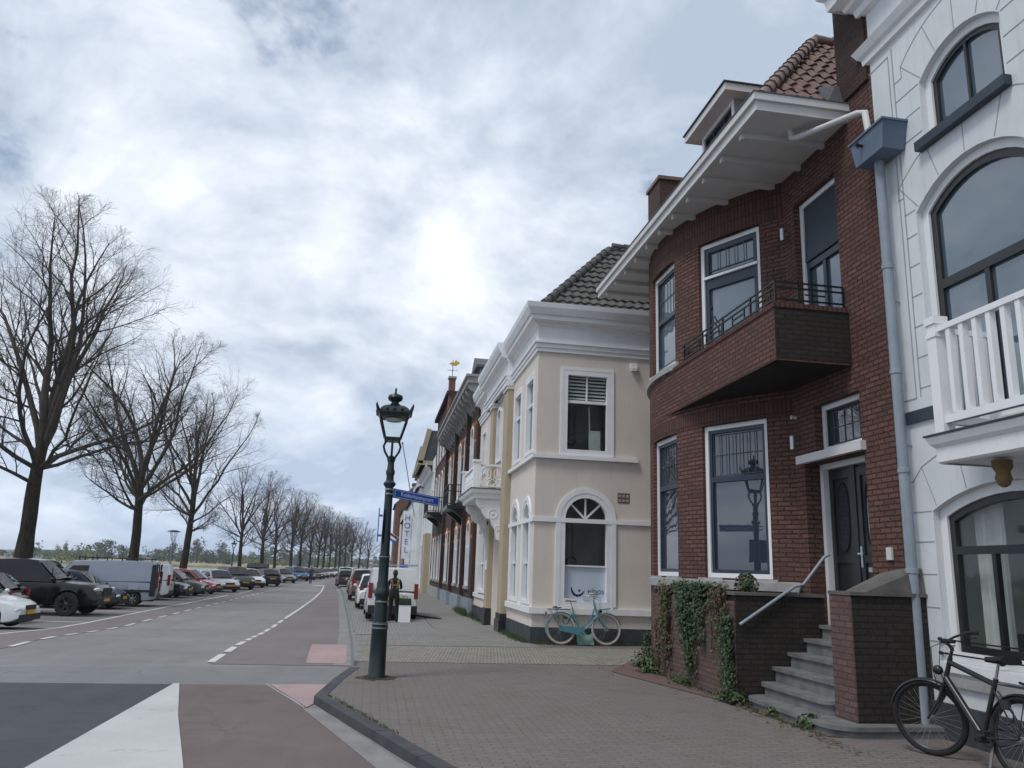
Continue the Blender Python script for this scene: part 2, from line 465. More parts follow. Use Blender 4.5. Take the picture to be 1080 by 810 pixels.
def m_paving(name, c1, c2, mortar, bw, bh, ms, rot, stain, bump=.4, amt=.45, moss=None):
    t = NT(name); tc = t.n('ShaderNodeTexCoord').outputs['Object']
    mp = t.n('ShaderNodeMapping'); mp.inputs['Rotation'].default_value = (0, 0, rot); t.l(tc, mp.inputs[0])
    wob = t.n('ShaderNodeVectorMath'); wob.operation = 'MULTIPLY_ADD'
    nz = t.n('ShaderNodeTexNoise'); nz.inputs['Scale'].default_value = 3.0; nz.inputs['Detail'].default_value = 4; t.l(tc, nz.inputs['Vector'])
    t.l(nz.outputs['Color'], wob.inputs[0]); wob.inputs[1].default_value = (.045, .045, 0); t.l(mp.outputs[0], wob.inputs[2])
    b = t.n('ShaderNodeTexBrick'); b.offset = .5
    for k, v in (('Scale', 1.0), ('Mortar Size', ms), ('Mortar Smooth', .3), ('Bias', 0.0), ('Brick Width', bw), ('Row Height', bh)): b.inputs[k].default_value = v
    b.inputs['Color1'].default_value = (*c1, 1); b.inputs['Color2'].default_value = (*c2, 1); b.inputs['Mortar'].default_value = (*mortar, 1)
    t.l(wob.outputs[0], b.inputs['Vector'])
    n1 = t.noise(tc, .55, 6, .62); n2 = t.noise(tc, 4.5, 5, .65); n3 = t.noise(tc, 60, 3, .65)
    col = t.mix(t.math('MULTIPLY', t.ramp(n1, .36, .66), amt), b.outputs['Color'], stain)
    col = t.mix(t.math('MULTIPLY', t.ramp(n2, .5, .75), .4), col, tuple(x * .55 for x in c1))
    col = t.mix(t.math('MULTIPLY', t.ramp(n3, .4, .7), .35), col, tuple(min(1, x * 1.6) for x in c2))
    if moss:
        n4 = t.noise(tc, 1.3, 6, .7, .5)
        f = t.math('MULTIPLY', t.ramp(n4, .50, .68), t.math('ADD', t.math('MULTIPLY', b.outputs['Fac'], .75), .15))
        col = t.mix(f, col, moss)
    # a few dark spots (old chewing gum, oil)
    v = t.n('ShaderNodeTexVoronoi'); v.inputs['Scale'].default_value = 1.7; t.l(tc, v.inputs['Vector'])
    col = t.mix(t.math('MULTIPLY', t.ramp(v.outputs['Distance'], .035, .06, (1, 1, 1), (0, 0, 0)), .45), col, tuple(x * .4 for x in c1))
    h = t.math('SUBTRACT', t.math('MULTIPLY', n3, .5), b.outputs['Fac'])
    return t.out(col, .88, t.bump(h, bump, .012), 0, .25)


M['asphalt'] = m_asphalt('asphalt_old', (.235, .230, .228), .18, .42)
M['asphalt_mid'] = m_asphalt('asphalt_crossing', (.208, .212, .216), .12, .3)
M['asphalt_new'] = m_asphalt('asphalt_new', (.080, .086, .093), .28, .5, .35)
M['bike_red'] = m_asphalt('red_asphalt', (.182, .148, .141), .20, .5, .5)
M['bike_far'] = m_asphalt('red_asphalt_worn', (.205, .183, .183), .12, .3, .35)
M['pink'] = m_asphalt('pink_asphalt', (.40, .295, .29), .12, .3, .35)
M['parking'] = m_asphalt('parking_asphalt', (.20, .188, .182), .2, .5, .35)
M['paint'] = m_plain('road_paint', (.60, .60, .585), .8, .12, 3, .1, fine=.3)
t = NT('road_paint_worn'); tc = t.n('ShaderNodeTexCoord').outputs['Object']
n1 = t.noise(tc, 2.2, 6, .7, .4); n2 = t.noise(tc, 110, 3, .7); n3 = t.noise(tc, .7, 4, .6)
cc = t.mix(t.ramp(n3, .3, .7), (.47, .475, .47), (.57, .57, .555))
cc = t.mix(t.math('MULTIPLY', t.ramp(n1, .58, .72), .55), cc, (.27, .27, .27))
cc = t.mix(t.math('MULTIPLY', t.ramp(n2, .45, .7), .35), cc, (.25, .25, .25))
M['paint_worn'] = t.out(cc, .85, t.bump(n2, .4, .006), 0, .25)
M['kerb'] = m_plain('kerb_stone', (.062, .066, .072), .8, .3, 3, .25, fine=.3, streak=.1)
M['kerb_pale'] = m_plain('kerb_pale', (.23, .23, .225), .9, .2, 3, .2, fine=.4)
M['gutter'] = m_plain('gutter_concrete', (.255, .25, .245), .9, .2, 2, .2, fine=.45)
M['clinker'] = m_paving('clinker_paving', (.205, .182, .173), (.162, .144, .139), (.100, .089, .081), .205, .07, .010, R(0), (.150, .130, .122), .45, .6, moss=(.09, .09, .055))
M['cobble'] = m_paving('cobble_band', (.37, .35, .31), (.26, .24, .21), (.075, .072, .055), .13, .105, .018, R(8), (.21, .20, .165), .8, .45, moss=(.085, .09, .045))
M['tiles'] = m_paving('grey_flags', (.235, .226, .215), (.20, .193, .185), (.085, .082, .075), .30, .30, .008, 0, (.14, .135, .125), .25, .5, moss=(.10, .10, .065))
M['bay_brick'] = m_paving('parking_brick', (.26, .255, .245), (.21, .205, .20), (.10, .10, .095), .20, .10, .012, R(90), (.22, .21, .20), .4, .4)
M['soil'] = m_plain('soil', (.07, .055, .04), 1, .4, 6, .5, fine=.4)
M['red_clinker'] = m_paving('red_clinker', (.18, .118, .108), (.14, .092, .085), (.07, .058, .05), .20, .065, .010, R(35), (.16, .10, .09), .45, .4, moss=(.085, .085, .04))
M['reed'] = m_plain('reed_bank', (.33, .26, .15), 1, .25, .05, 0)
M['far_land'] = m_plain('far_land', (.16, .17, .09), 1, .35, .02, 0)
M['far_hill'] = m_plain('far_hill', (.12, .13, .11), 1, .35, .02, 0)
t = NT('river_water'); tc = t.n('ShaderNodeTexCoord').outputs['Object']
mp = t.n('ShaderNodeMapping'); mp.inputs['Scale'].default_value = (1, .45, 1); t.l(tc, mp.inputs[0])
w1 = t.noise(mp.outputs[0], .9, 5, .6); w2 = t.noise(mp.outputs[0], .06, 4, .6)
M['water'] = t.out(t.mix(t.ramp(w2, .35, .65), (.17, .18, .175), (.23, .235, .225)), .16, t.bump(w1, .9, .35), 0, .6)


def structure(o): return tag(o, kind='structure')


def sheet(name, mat, left, right, z, off, step=.5, sub=None):
    """strip between two polylines x(y) given as lists of (x, y), following the ground z(y)"""
    def at(pl, y):
        for (xa, ya), (xb, yb) in zip(pl, pl[1:]):
            if ya <= y <= yb: return xa + (xb - xa) * (y - ya) / max(yb - ya, 1e-6)
        return pl[0][0] if y < pl[0][1] else pl[-1][0]
    y0 = max(left[0][1], right[0][1]); y1 = min(left[-1][1], right[-1][1])
    ys = {y0, y1} | {p[1] for p in left + right if y0 < p[1] < y1} | {k for k in KN if y0 < k < y1}
    q = y0
    while q < y1:
        ys.add(q); q += step
    ys = sorted(ys)
    rows = []
    for y in ys:
        a, b = at(left, y), at(right, y)
        rows.append([(x_, y, z(y, x_) + off) for x_ in ((a, min(3.7, b), b) if z is gp else (a, b))])
    mb = MB(); mb.grid(rows)
    return mb.build(name, mat)


LEFTD = [(-6.6, -30), (-6.6, 17), (-7.08, 21), (-7.42, 25), (-7.56, 29), (-7.58, 40), (-7.62, 55), (-7.5, 75), (-7.15, 95), (-6.7, 115), (-5.9, 135), (-4.4, 158), (0, 191), (8.7, 230), (24, 273)]
SOLID = [(-7.8, -30), (-7.9, 17), (-8.6, 22), (-8.93, 27), (-8.95, 36), (-8.85, 48), (-8.75, 61), (-8.5, 72), (-8.2, 90), (-7.7, 108), (-7.2, 131), (-5.5, 158), (-.9, 191), (7.9, 230), (23, 273)]
QUAY = [(-21.5, -400), (-21.5, 72), (-21, 93), (-20, 120), (-18, 148), (-14, 175), (-8, 208), (4, 246), (20, 280), (60, 330), (160, 400)]

mb = MB()
rows = []
for (x, y) in QUAY: rows.append([(x, y, -.55), (400, y, -.55)])
mb.grid(rows)
structure(mb.build('ground', M['far_land']))
structure(sheet('road', M['asphalt'], QUAY[:9], [(6, -60), (6, 246), (30, 280), (60, 282)], gr, 0, 1.0))
structure(sheet('parking_ground', M['parking'], [(-20.8, -30), (-20.8, 72), (-20.2, 93), (-19.2, 120), (-17.2, 148), (-13.2, 175), (-7, 208), (5, 246)], [(x - .02, y) for x, y in SOLID], gr, .006))
structure(sheet('far_cycle_strip', M['bike_far'], SOLID, LEFTD, gr, .006))
DASHR = [(-2.6, 14.3), (-2.66, 17), (-2.8, 20), (-2.98, 23), (-3.14, 26.5), (-3.22, 32), (-3.3, 40), (-3.5, 52), (-3.9, 65.5), (-4.5, 78), (-5.3, 92), (-5.6, 108), (-5.2, 130)]
structure(sheet('cycle_lane', M['bike_far'], DASHR, [(x - .1, y) for x, y in KERB_FAR], gr, .006))
structure(sheet('near_cycle_lane', M['bike_red'], [(-.2, -6), (-1.45, 7.5), (-2.02, 9.85), (-2.56, 12.25)], [(3.4, -6), (2.2, -.1), (.17, 7.47), (-.69, 10.34), (-1.36, 12.25)], gr, .006))
mb = MB()
def flat(mb, pts, off):
    mb.face([(x, y, gr(y) + off) for x, y in pts])
flat(mb, [(-14, 11.9), (-2.56, 12.25), (-1.36, 12.25), (-.52, 12.35), (-.3, 13.6), (-.3, 14.3), (-2.6, 14.3), (-7.6, 13.6), (-14, 13.2)], .004)
structure(mb.build('crossing_strip', M['asphalt_mid']))
mb = MB(); flat(mb, [(-16, -6), (-7, -6), (-2.65, 7.52), (-2.59, 12.22), (-4.83, 12.2), (-14, 11.88), (-16, 11.8)], .008)
mb.build('new_asphalt_patch', M['asphalt_new']); structure(bpy.data.objects['new_asphalt_patch'])
mb = MB(); flat(mb, [(-2.62, 12.27), (-2.66, 7.52), (-2.72, 3.2), (.6, -3), (-1.447, 7.5), (-2.02, 9.85), (-2.55, 12.27)], .014)
structure(mb.build('white_wedge_marking', M['paint_worn']))
mb = MB(); flat(mb, [(-1.34, 12.3), (-.68, 10.42), (-.60, 10.75), (-.50, 12.36)], .010)
for i in range(9):
    pass
structure(mb.build('pink_corner_surface', M['pink']))
structure(sheet('pink_lane_surface', M['pink'], [(-1.05, 14.9), (-1.12, 16.5), (-1.24, 19.1)], [(-.37, 14.9), (-.40, 16.5), (-.50, 19.2)], gr, .010))
# joint cracks beside the pink corner
mb = MB(); mb.tube([(-1.37, 12.27, gr(12) + .012), (-1.1, 11.5, gr(12) + .012), (-.86, 10.85, gr(12) + .012), (-.70, 10.38, gr(12) + .012)], [.011, .008, .012, .008], 5)
structure(mb.build('road_joint', M['joint']))
# gutter beside the near kerb
structure(sheet('gutter_strip', M['gutter'], [(2.0, 1.5), (.13, 7.46), (-.72, 10.34)], [(2.35, 1.5), (.41, 7.46), (-.60, 10.6)], gr, .010))
structure(sheet('far_gutter_strip', M['gutter'], [(x - .32, y) for x, y in KERB_FAR[:8]], [(x - .02, y) for x, y in KERB_FAR[:8]], gr, .009))

# painted lines
mb = MB()
def dash(mb, pl, y0, y1, w):
    def at(y):
        for (xa, ya), (xb, yb) in zip(pl, pl[1:]):
            if ya <= y <= yb: return xa + (xb - xa) * (y - ya) / (yb - ya)
    n = max(1, int((y1 - y0) / .5))
    rows = []
    for i in range(n + 1):
        y = y0 + (y1 - y0) * i / n
        x = at(y)
        rows.append([(x - w / 2, y, gr(y) + .012), (x + w / 2, y, gr(y) + .012)])
    mb.grid(rows)
for a, b in [(14.8, 16.1), (16.55, 17.7), (18.2, 19.6), (20.1, 21.3), (21.9, 23.2), (23.9, 25.3), (26.0, 27.4), (28.1, 29.5), (30.2, 31.7)]: dash(mb, DASHR, a, b, .13)
dash(mb, DASHR, 32.6, 80, .12)
y = -2.0
while y < 100:
    dash(mb, LEFTD, y, y + 1.15, .12); y += 2.1
structure(mb.build('lane_dashes', M['paint']))
mb = MB(); dash(mb, SOLID, 20.4, 53, .12); dash(mb, SOLID, 57, 63, .12)
mb.face([(-5.9, 82.6, gr(82) + .012), (-4.6, 82.6, gr(82) + .012), (-4.6, 84.4, gr(82) + .012), (-5.9, 84.2, gr(82) + .012)])
for yy in (25.6, 28.6, 31.6, 34.6, 40.4, 43.2, 46.0, 48.8):
    mb.beam((-9.0, yy, gr(yy) + .010), (-12.9, yy + .1, gr(yy) + .010), .1, .006)
structure(mb.build('bay_lines', M['paint']))

# pavement
mb = MB(); rows = []
ys = sorted({p[1] for p in KERB} | {k for k in KN if -4 <= k <= 250} | {float(i) for i in range(-4, 250, 2)} | {14 + .5 * i for i in range(40)})
for y in ys:
    if y > 250: continue
    rows.append([(kx(y) + .10, y, gp(y, kx(y) + .1)), (max(3.7, kx(y) + 4), y, gp(y)), (max(30, kx(y) + 8), y, gp(y))])
mb.grid(rows)
structure(mb.build('pavement', M['clinker']))
structure(sheet('cobble_strip', M['cobble'], [(-.12, 13.7), (-.14, 14.6), (-.2, 16.5), (-.23, 17.6)], [(6.4, 14.5), (6.4, 18.6)], gp, .005))
structure(sheet('grey_pavement', M['tiles'], [(-.2, 17.65), (-.4, 21.5), (1.9, 24.0), (1.95, 30), (1.6, 40), (.8, 56), (0, 70), (-1, 99), (-1, 120)], [(3.68, 17.65), (3.68, 90), (3.68, 120)], gp, .007))
structure(sheet('parking_strip', M['bay_brick'], [(x + .12, y) for x, y in KERB_FAR[2:]], [(1.86, 21.6), (1.9, 30), (1.55, 40), (.75, 56), (-.05, 70), (-1.05, 99), (-1, 120)], gp, .009))
mb = MB()
mb.face([(4.05, 13.6, gp(13) + .009), (4.7, 10.6, .009), (4.86, 8.3, .009), (5.3, 8.2, .009), (5.2, 10.6, .009), (5.2, 13.9, .009), (5.7, 15.6, .009), (4.9, 15.2, .009)])
structure(mb.build('red_paving_patch', M['red_clinker']))
mb = MB()
rnd_ = random.Random(3)
mb.grid([[(.15 + q * (1 + .25 * math.sin(k * 1.3) + rnd_.uniform(-.12, .12) * (q > .2)) * math.cos(2 * PI * k / 22), 12.47 + q * (1 + .2 * math.sin(k * 2.1)) * math.sin(2 * PI * k / 22), z) for k in range(22)] for q, z in ((.12, .012), (.22, .008), (.27, .006))], close=True)
structure(mb.build('sand_patch', M['soil']))

# kerbs: stones with their own joints
def kerb(name, mat, pl, w, length, gap=.012):
    mb = MB()
    for (xa, ya), (xb, yb) in zip(pl, pl[1:]):
        L = math.hypot(xb - xa, yb - ya); n = max(1, round(L / length))
        for i in range(n):
            p = [(xa + (xb - xa) * k, ya + (yb - ya) * k) for k in ((i + gap / 2) / n, (i + 1 - gap / 2) / n)]
            dx, dy = (yb - ya) / L * w, -(xb - xa) / L * w
            (x0, y0), (x1, y1) = p
            a, b = gp(y0, x0) + .004, gp(y1, x1) + .004
            mb.hexa([(x0 + .03 * dx / w, y0, a - .3), (x0 + dx, y0 + dy, a - .3), (x1 + dx, y1 + dy, b - .3), (x1, y1, b - .3),
                     (x0 + .02, y0, a), (x0 + dx, y0 + dy, a + .002), (x1 + dx, y1 + dy, b + .002), (x1 + .02, y1, b)])
    return mb.build(name, mat, bevel=.018)
structure(kerb('near_kerb', M['kerb'], KERB_NEAR, .17, 1.0))
structure(kerb('far_kerb', M['kerb_pale'], KERB_FAR[:10], .15, 1.0))

# river and far bank
mb = MB(); mb.face([(-2500, -1500, -2.6), (300, -1500, -2.6), (300, 1600, -2.6), (-2500, 1600, -2.6)])
structure(mb.build('river', M['water']))
mb = MB(); rows = []
for (x, y) in QUAY: rows.append([(x, y, -.48), (x - .02, y, -3.4)])
mb.grid(rows)
tag(mb.build('quay_wall', M['brick_brown']), 'low brick quay wall between the parked cars and the river', 'wall', kind='structure')
mb = MB()
rnd = random.Random(4)
# far shore line runs from behind the left edge to beyond the bend
SH = [(-900, 60), (-420, 200), (-260, 300), (-190, 380), (-120, 470), (-40, 540), (60, 600), (260, 640), (700, 640)]
rows = []
def along(k):
    i = min(int(k), len(SH) - 2); f = k - i
    return (SH[i][0] + (SH[i + 1][0] - SH[i][0]) * f, SH[i][1] + (SH[i + 1][1] - SH[i][1]) * f)
for i in range(161):
    x, y = along(i / 160 * (len(SH) - 1) - 1e-6)
    l = math.hypot(x, y); ux, uy = x / l, y / l
    j = rnd.uniform(-3, 3)
    rows.append([(x + ux * (j + d), y + uy * (j + d), z) for d, z in ((0, -2.7), (2, -1.9 + rnd.uniform(0, .5)), (30, -1.4 + rnd.uniform(-.2, .4)), (80, -.9), (200, -.6), (1500, 0))])
mb.grid(rows)
structure(mb.build('far_bank_ground', [M['far_land']][0]))
mb = MB(); rows = []
for i in range(321):
    x, y = along(i / 320 * (len(SH) - 1) - 1e-6)
    l = math.hypot(x, y); ux, uy = x / l, y / l
    h = 1.15 + rnd.uniform(0, 1.1) + .5 * math.sin(i * .21)
    rows.append([(x + ux * d, y + uy * d, z) for d, z in ((3, -2.5), (4, -2.3 + h * .6), (8, -2.2 + h), (26, -1.9 + h + rnd.uniform(-.3, .3)), (40, -1.5))])
mb.grid(rows)
tag(mb.build('reed_belt', M['reed']), 'tan reed belt along the far side of the river', 'reeds', kind='stuff')
mb = MB(); rows = []
for i in range(161):
    x, y = along(i / 160 * (len(SH) - 1) - 1e-6)
    l = math.hypot(x, y); ux, uy = x / l, y / l
    f = i / 160
    h = 4 + 2 * math.sin(i * .11) + 1.5 * math.sin(i * .37 + 1) + 9 * sstep(.45, .65, f)
    rows.append([(x + ux * d, y + uy * d, z) for d, z in ((600, -1), (640, h * .55), (760, h), (1000, h * 1.1), (1200, -2))])
mb.grid(rows)
structure(mb.build('distant_hills', M['far_hill']))
# ------------------------------------------------------------------ walls and windows
def arc_v(op, u, inset=0.0):
    """height of the (inset) head of an opening at u"""
    u0, u1, v1, rise = op['u0'], op['u1'], op['v1'], op.get('rise', 0)
    if rise <= 0: return v1 - inset
    w = (u1 - u0) / 2; Rr = (w * w + rise * rise) / (2 * rise); cv = v1 + rise - Rr; cu = (u0 + u1) / 2
    q = (Rr - inset) ** 2 - (u - cu) ** 2
    return cv + math.sqrt(max(q, 0))


def head_us(op, inset=0.0, n=14):
    a, b = op['u0'] + inset, op['u1'] - inset
    return [a + (b - a) * (1 - math.cos(PI * i / n)) / 2 for i in range(n + 1)] if op.get('rise', 0) > 0 else [a, b]


def wall(mb, F, u0, u1, v0, v1, ops=(), du=99, dp=.14, swap=False, rev=1):
    us = {u0, u1}; vs = {v0, v1}
    n = max(1, int((u1 - u0) / du + .999))
    us |= {u0 + (u1 - u0) * i / n for i in range(n + 1)}
    for o in ops:
        us |= {o['u0'], o['u1']}; vs |= {o['v0'], o['v1'] + o.get('rise', 0)}
    us = sorted(u for u in us if u0 - 1e-6 <= u <= u1 + 1e-6); vs = sorted(v for v in vs if v0 - 1e-6 <= v <= v1 + 1e-6)
    U = lambda p: [(b, a) if swap else (a, b) for a, b in p]
    for a, b in zip(us, us[1:]):
        if b - a < 1e-5: continue
        for c, d in zip(vs, vs[1:]):
            if d - c < 1e-5: continue
            mu, mv = (a + b) / 2, (c + d) / 2
            if any(o['u0'] < mu < o['u1'] and o['v0'] < mv < o['v1'] + o.get('rise', 0) for o in ops): continue
            q = [(a, c), (b, c), (b, d), (a, d)]
            mb.face([F(x, y, 0) for x, y in q], U(q))
    for o in ops:
        if o['v0'] >= v1 or o['v1'] <= v0: continue
        dd = o.get('dp', dp); top = o['v1'] + o.get('rise', 0)
        if o.get('rise', 0) > 0:
            h = head_us(o)
            for a, b in zip(h, h[1:]):
                va, vb = arc_v(o, a), arc_v(o, b)
                q = [(a, va), (b, vb), (b, top), (a, top)]
                mb.face([F(x, y, 0) for x, y in q], U(q))
                mb.face([F(a, va, 0), F(b, vb, 0), F(b, vb, dd), F(a, va, dd)], U([(a, 0), (b, 0), (b, dd), (a, dd)]))
        else:
            mb.face([F(o['u0'], top, 0), F(o['u1'], top, 0), F(o['u1'], top, dd), F(o['u0'], top, dd)], U([(o['u0'], 0), (o['u1'], 0), (o['u1'], dd), (o['u0'], dd)]))
        for uu in (o['u0'], o['u1']):
            mb.face([F(uu, o['v0'], 0), F(uu, o['v1'], 0), F(uu, o['v1'], dd), F(uu, o['v0'], dd)], U([(0, o['v0']), (0, o['v1']), (dd, o['v1']), (dd, o['v0'])]))
        mb.face([F(o['u0'], o['v0'], 0), F(o['u1'], o['v0'], 0), F(o['u1'], o['v0'], dd), F(o['u0'], o['v0'], dd)], U([(o['u0'], 0), (o['u1'], 0), (o['u1'], dd), (o['u0'], dd)]))


def ringframe(mb, F, op, a, b, d0, d1, bottom=True):
    """frame following the opening between insets a and b"""
    u0, u1, v0 = op['u0'], op['u1'], op['v0']
    vo, vi = (arc_v(op, u0 + a, a), arc_v(op, u0 + b, b)) if op.get('rise', 0) > 0 else (op['v1'] - a, op['v1'] - a)
    vb = v0 + (a if bottom else 0)
    for uo, ui in ((u0 + a, u0 + b), (u1 - a, u1 - b)):
        p = [(uo, vb), (ui, vb), (ui, vi), (uo, vo)]
        mb.hexa([F(x, y, d0) for x, y in p] + [F(x, y, d1) for x, y in p])
    if bottom: mb.fbox(F, u0 + b, u1 - b, v0 + a, v0 + b, d0, d1)
    if op.get('rise', 0) > 0:
        ho = head_us(op, a); hi = head_us(op, b)
        for i in range(len(ho) - 1):
            p = [(hi[i], arc_v(op, hi[i], b)), (hi[i + 1], arc_v(op, hi[i + 1], b)), (ho[i + 1], arc_v(op, ho[i + 1], a)), (ho[i], arc_v(op, ho[i], a))]
            mb.hexa([F(x, y, d0) for x, y in p] + [F(x, y, d1) for x, y in p])
    else:
        mb.fbox(F, u0 + b, u1 - b, op['v1'] - b, op['v1'] - a, d0, d1)


def panepoly(mb, F, op, a, d):
    h = head_us(op, a)
    pts = [(op['u0'] + a, op['v0'] + a), (op['u1'] - a, op['v0'] + a)] + [(u, arc_v(op, u, a)) for u in reversed(h)]
    mb.face([F(x, y, d) for x, y in pts])


def window(parent, F, op, dp=.14, fm='white_trim', fw=.08, sm=None, sw=.06, rails=(), mulls=(), pm='glass', sill=None, leads=None, room=None, label=None, name='window', bars=(), proud=0):
    """one window: frame > sash, pane, sill, leading"""
    mb = MB(); ringframe(mb, F, op, 0.002, fw, dp - .10 - proud, dp - .005)
    smat = M[sm] if sm else M[fm]
    if not sm:
        for v, w, *e in rails: mb.fbox(F, *(e or (op['u0'] + fw, op['u1'] - fw)), v - w / 2, v + w / 2, dp - .085, dp - .006)
        for u, w, va, vb in mulls: mb.fbox(F, u - w / 2, u + w / 2, va, vb, dp - .08, dp - .007)
    o = mb.build(name, M[fm], parent)
    if label: o['label'] = label
    if sm:
        mb = MB(); ringframe(mb, F, op, fw, fw + sw, dp - .07, dp - .008)
        for v, w, *e in rails: mb.fbox(F, *(e or (op['u0'] + fw + sw, op['u1'] - fw - sw)), v - w / 2, v + w / 2, dp - .075, dp - .009)
        for u, w, va, vb in mulls: mb.fbox(F, u - w / 2, u + w / 2, va, vb, dp - .068, dp - .010)
        mb.build('sash', smat, o)
    mb = MB(); panepoly(mb, F, op, fw * .9, dp - .03); mb.build('pane', M[pm], o)
    if leads:
        mb = MB()
        a0, a1, b0, b1, nu, nv = leads
        for i in range(nu + 1):
            u = a0 + (a1 - a0) * i / nu; mb.fbox(F, u - .006, u + .006, b0, b1, dp - .04, dp - .031)
        for i in range(nv + 1):
            v = b0 + (b1 - b0) * i / nv; mb.fbox(F, a0, a1, v - .006, v + .006, dp - .041, dp - .0315)
        mb.build('leading', M['lead'], o)
    if bars:
        mb = MB()
        for (p, q, w) in bars:
            mb.beam(F(p[0], p[1], dp - .045), F(q[0], q[1], dp - .045), w, .03, up=Vector(F(0, 0, 0)) - Vector(F(0, 0, 1)))
        mb.build('glazing_bar', smat, o)
    if sill:
        s_m, su, sh, sp = sill[:4]
        mb = MB(); mb.fbox(F, op['u0'] - su, op['u1'] + su, op['v0'] - sh, op['v0'] - .002, -sp, dp - .10)
        mb.build('sill', M[s_m], o, bevel=.008)
    if room:
        dpt, rm = room
        mb = MB(); w = .25
        a0, a1, b0, b1 = op['u0'] - w, op['u1'] + w, op['v0'] - .3, op['v1'] + op.get('rise', 0) + .25
        q = lambda *p: mb.face([F(*x) for x in p])
        q((a0, b0, dpt), (a1, b0, dpt), (a1, b1, dpt), (a0, b1, dpt)); q((a0, b0, dp), (a0, b0, dpt), (a0, b1, dpt), (a0, b1, dp)); q((a1, b0, dp), (a1, b0, dpt), (a1, b1, dpt), (a1, b1, dp))
        q((a0, b0, dp), (a1, b0, dp), (a1, b0, dpt), (a0, b0, dpt)); q((a0, b1, dp), (a1, b1, dp), (a1, b1, dpt), (a0, b1, dpt))
        # back of the wall round the opening keeps the room closed
        q((a0, b0, dp), (op['u0'], b0, dp), (op['u0'], b1, dp), (a0, b1, dp)); q((op['u1'], b0, dp), (a1, b0, dp), (a1, b1, dp), (op['u1'], b1, dp))
        mb.build('room_interior', M[rm], o)
    return o


def OP(u0, u1, v0, v1, rise=0.0, **k):
    return dict(u0=u0, u1=u1, v0=v0, v1=v1, rise=rise, **k)


def tiles(mb, P, ax, up, L, H, uL, uR, tw=.22, th=.30, amp=.028, saw=.035):
    """pantiles on a slope: P origin, ax along the eave, up the slope; uL(v), uR(v) bound each row"""
    P = Vector(P); ax = Vector(ax).normalized(); up = Vector(up).normalized(); nr = ax.cross(up).normalized()
    if nr.z < 0: nr = -nr
    k = 6; n = int(L / tw) + 1; rows = int(H / th) + 1
    for r in range(rows):
        line = []
        jit = random.Random(r).uniform(-.02, .02)
        for e in (0, .5, 1.0):
            v = min(r * th + e * th, H); a, b = uL(v), uR(v)
            row = []
            for i in range(n * k + 1):
                u = i * tw / k
                uc = min(max(u + jit, a), b)
                h = amp * math.sin(2 * PI * u / tw) + saw * (1 - e) + random.Random(r * 977 + i // k).uniform(-.006, .006)
                row.append(P + ax * uc + up * (v - (.02 if e == 0 else 0)) + nr * h)
            line.append(row)
        line.append([p - nr * .0 for p in line[-1]])
        front = [p - nr * (saw + .02) for p in line[0]]
        mb.grid([front] + line[:3])


def ridge_tiles(mb, a, b, r=.10, step=.34):
    a = Vector(a); b = Vector(b); L = (b - a).length; d = (b - a) / L; n = int(L / step)
    for i in range(n):
        p = a + d * (i * step); q = a + d * ((i + 1) * step + .03)
        mb.tube([p, p + (q - p) * .12, q], [r * 1.12, r * 1.08, r * .86], 9)


# ================================================================== white house at the right edge
XW = 6.2
FW = lambda u, v, d: (XW + d, u, v)
WH = thing('white_house', 'white rendered house with rusticated arches, black sashes and a white wooden balcony', 'house', (XW, 5.0, 0), world=True)
oW0 = OP(6.02, 8.14, .80, 2.42, .24, dp=.18); oW1 = OP(6.24, 7.97, 3.30, 6.0, .34, dp=.18); oW2 = OP(6.42, 7.72, 6.82, 7.62, .27, dp=.18)
oX0 = OP(1.2, 3.3, .80, 2.42, .24, dp=.18); oX1 = OP(1.4, 3.1, 3.3, 6.0, .34, dp=.18); oX2 = OP(1.6, 2.9, 6.82, 7.62, .27, dp=.18)
mb = MB(); wall(mb, FW, -4, 8.62, -.1, 11.2, [oW0, oW1, oW2, oX0, oX1, oX2])
mb.face([(XW, 8.62, -.1), (13, 8.62, -.1), (13, 8.62, 11.2), (XW, 8.62, 11.2)])
mb.face([(XW, -4, -.1), (13, -4, -.1), (13, -4, 11.2), (XW, -4, 11.2)])
mb.face([(XW, -4, 11.2), (13, -4, 11.2), (13, 8.62, 11.2), (XW, 8.62, 11.2)])
mb.build('wall', M['white_wall'], WH)
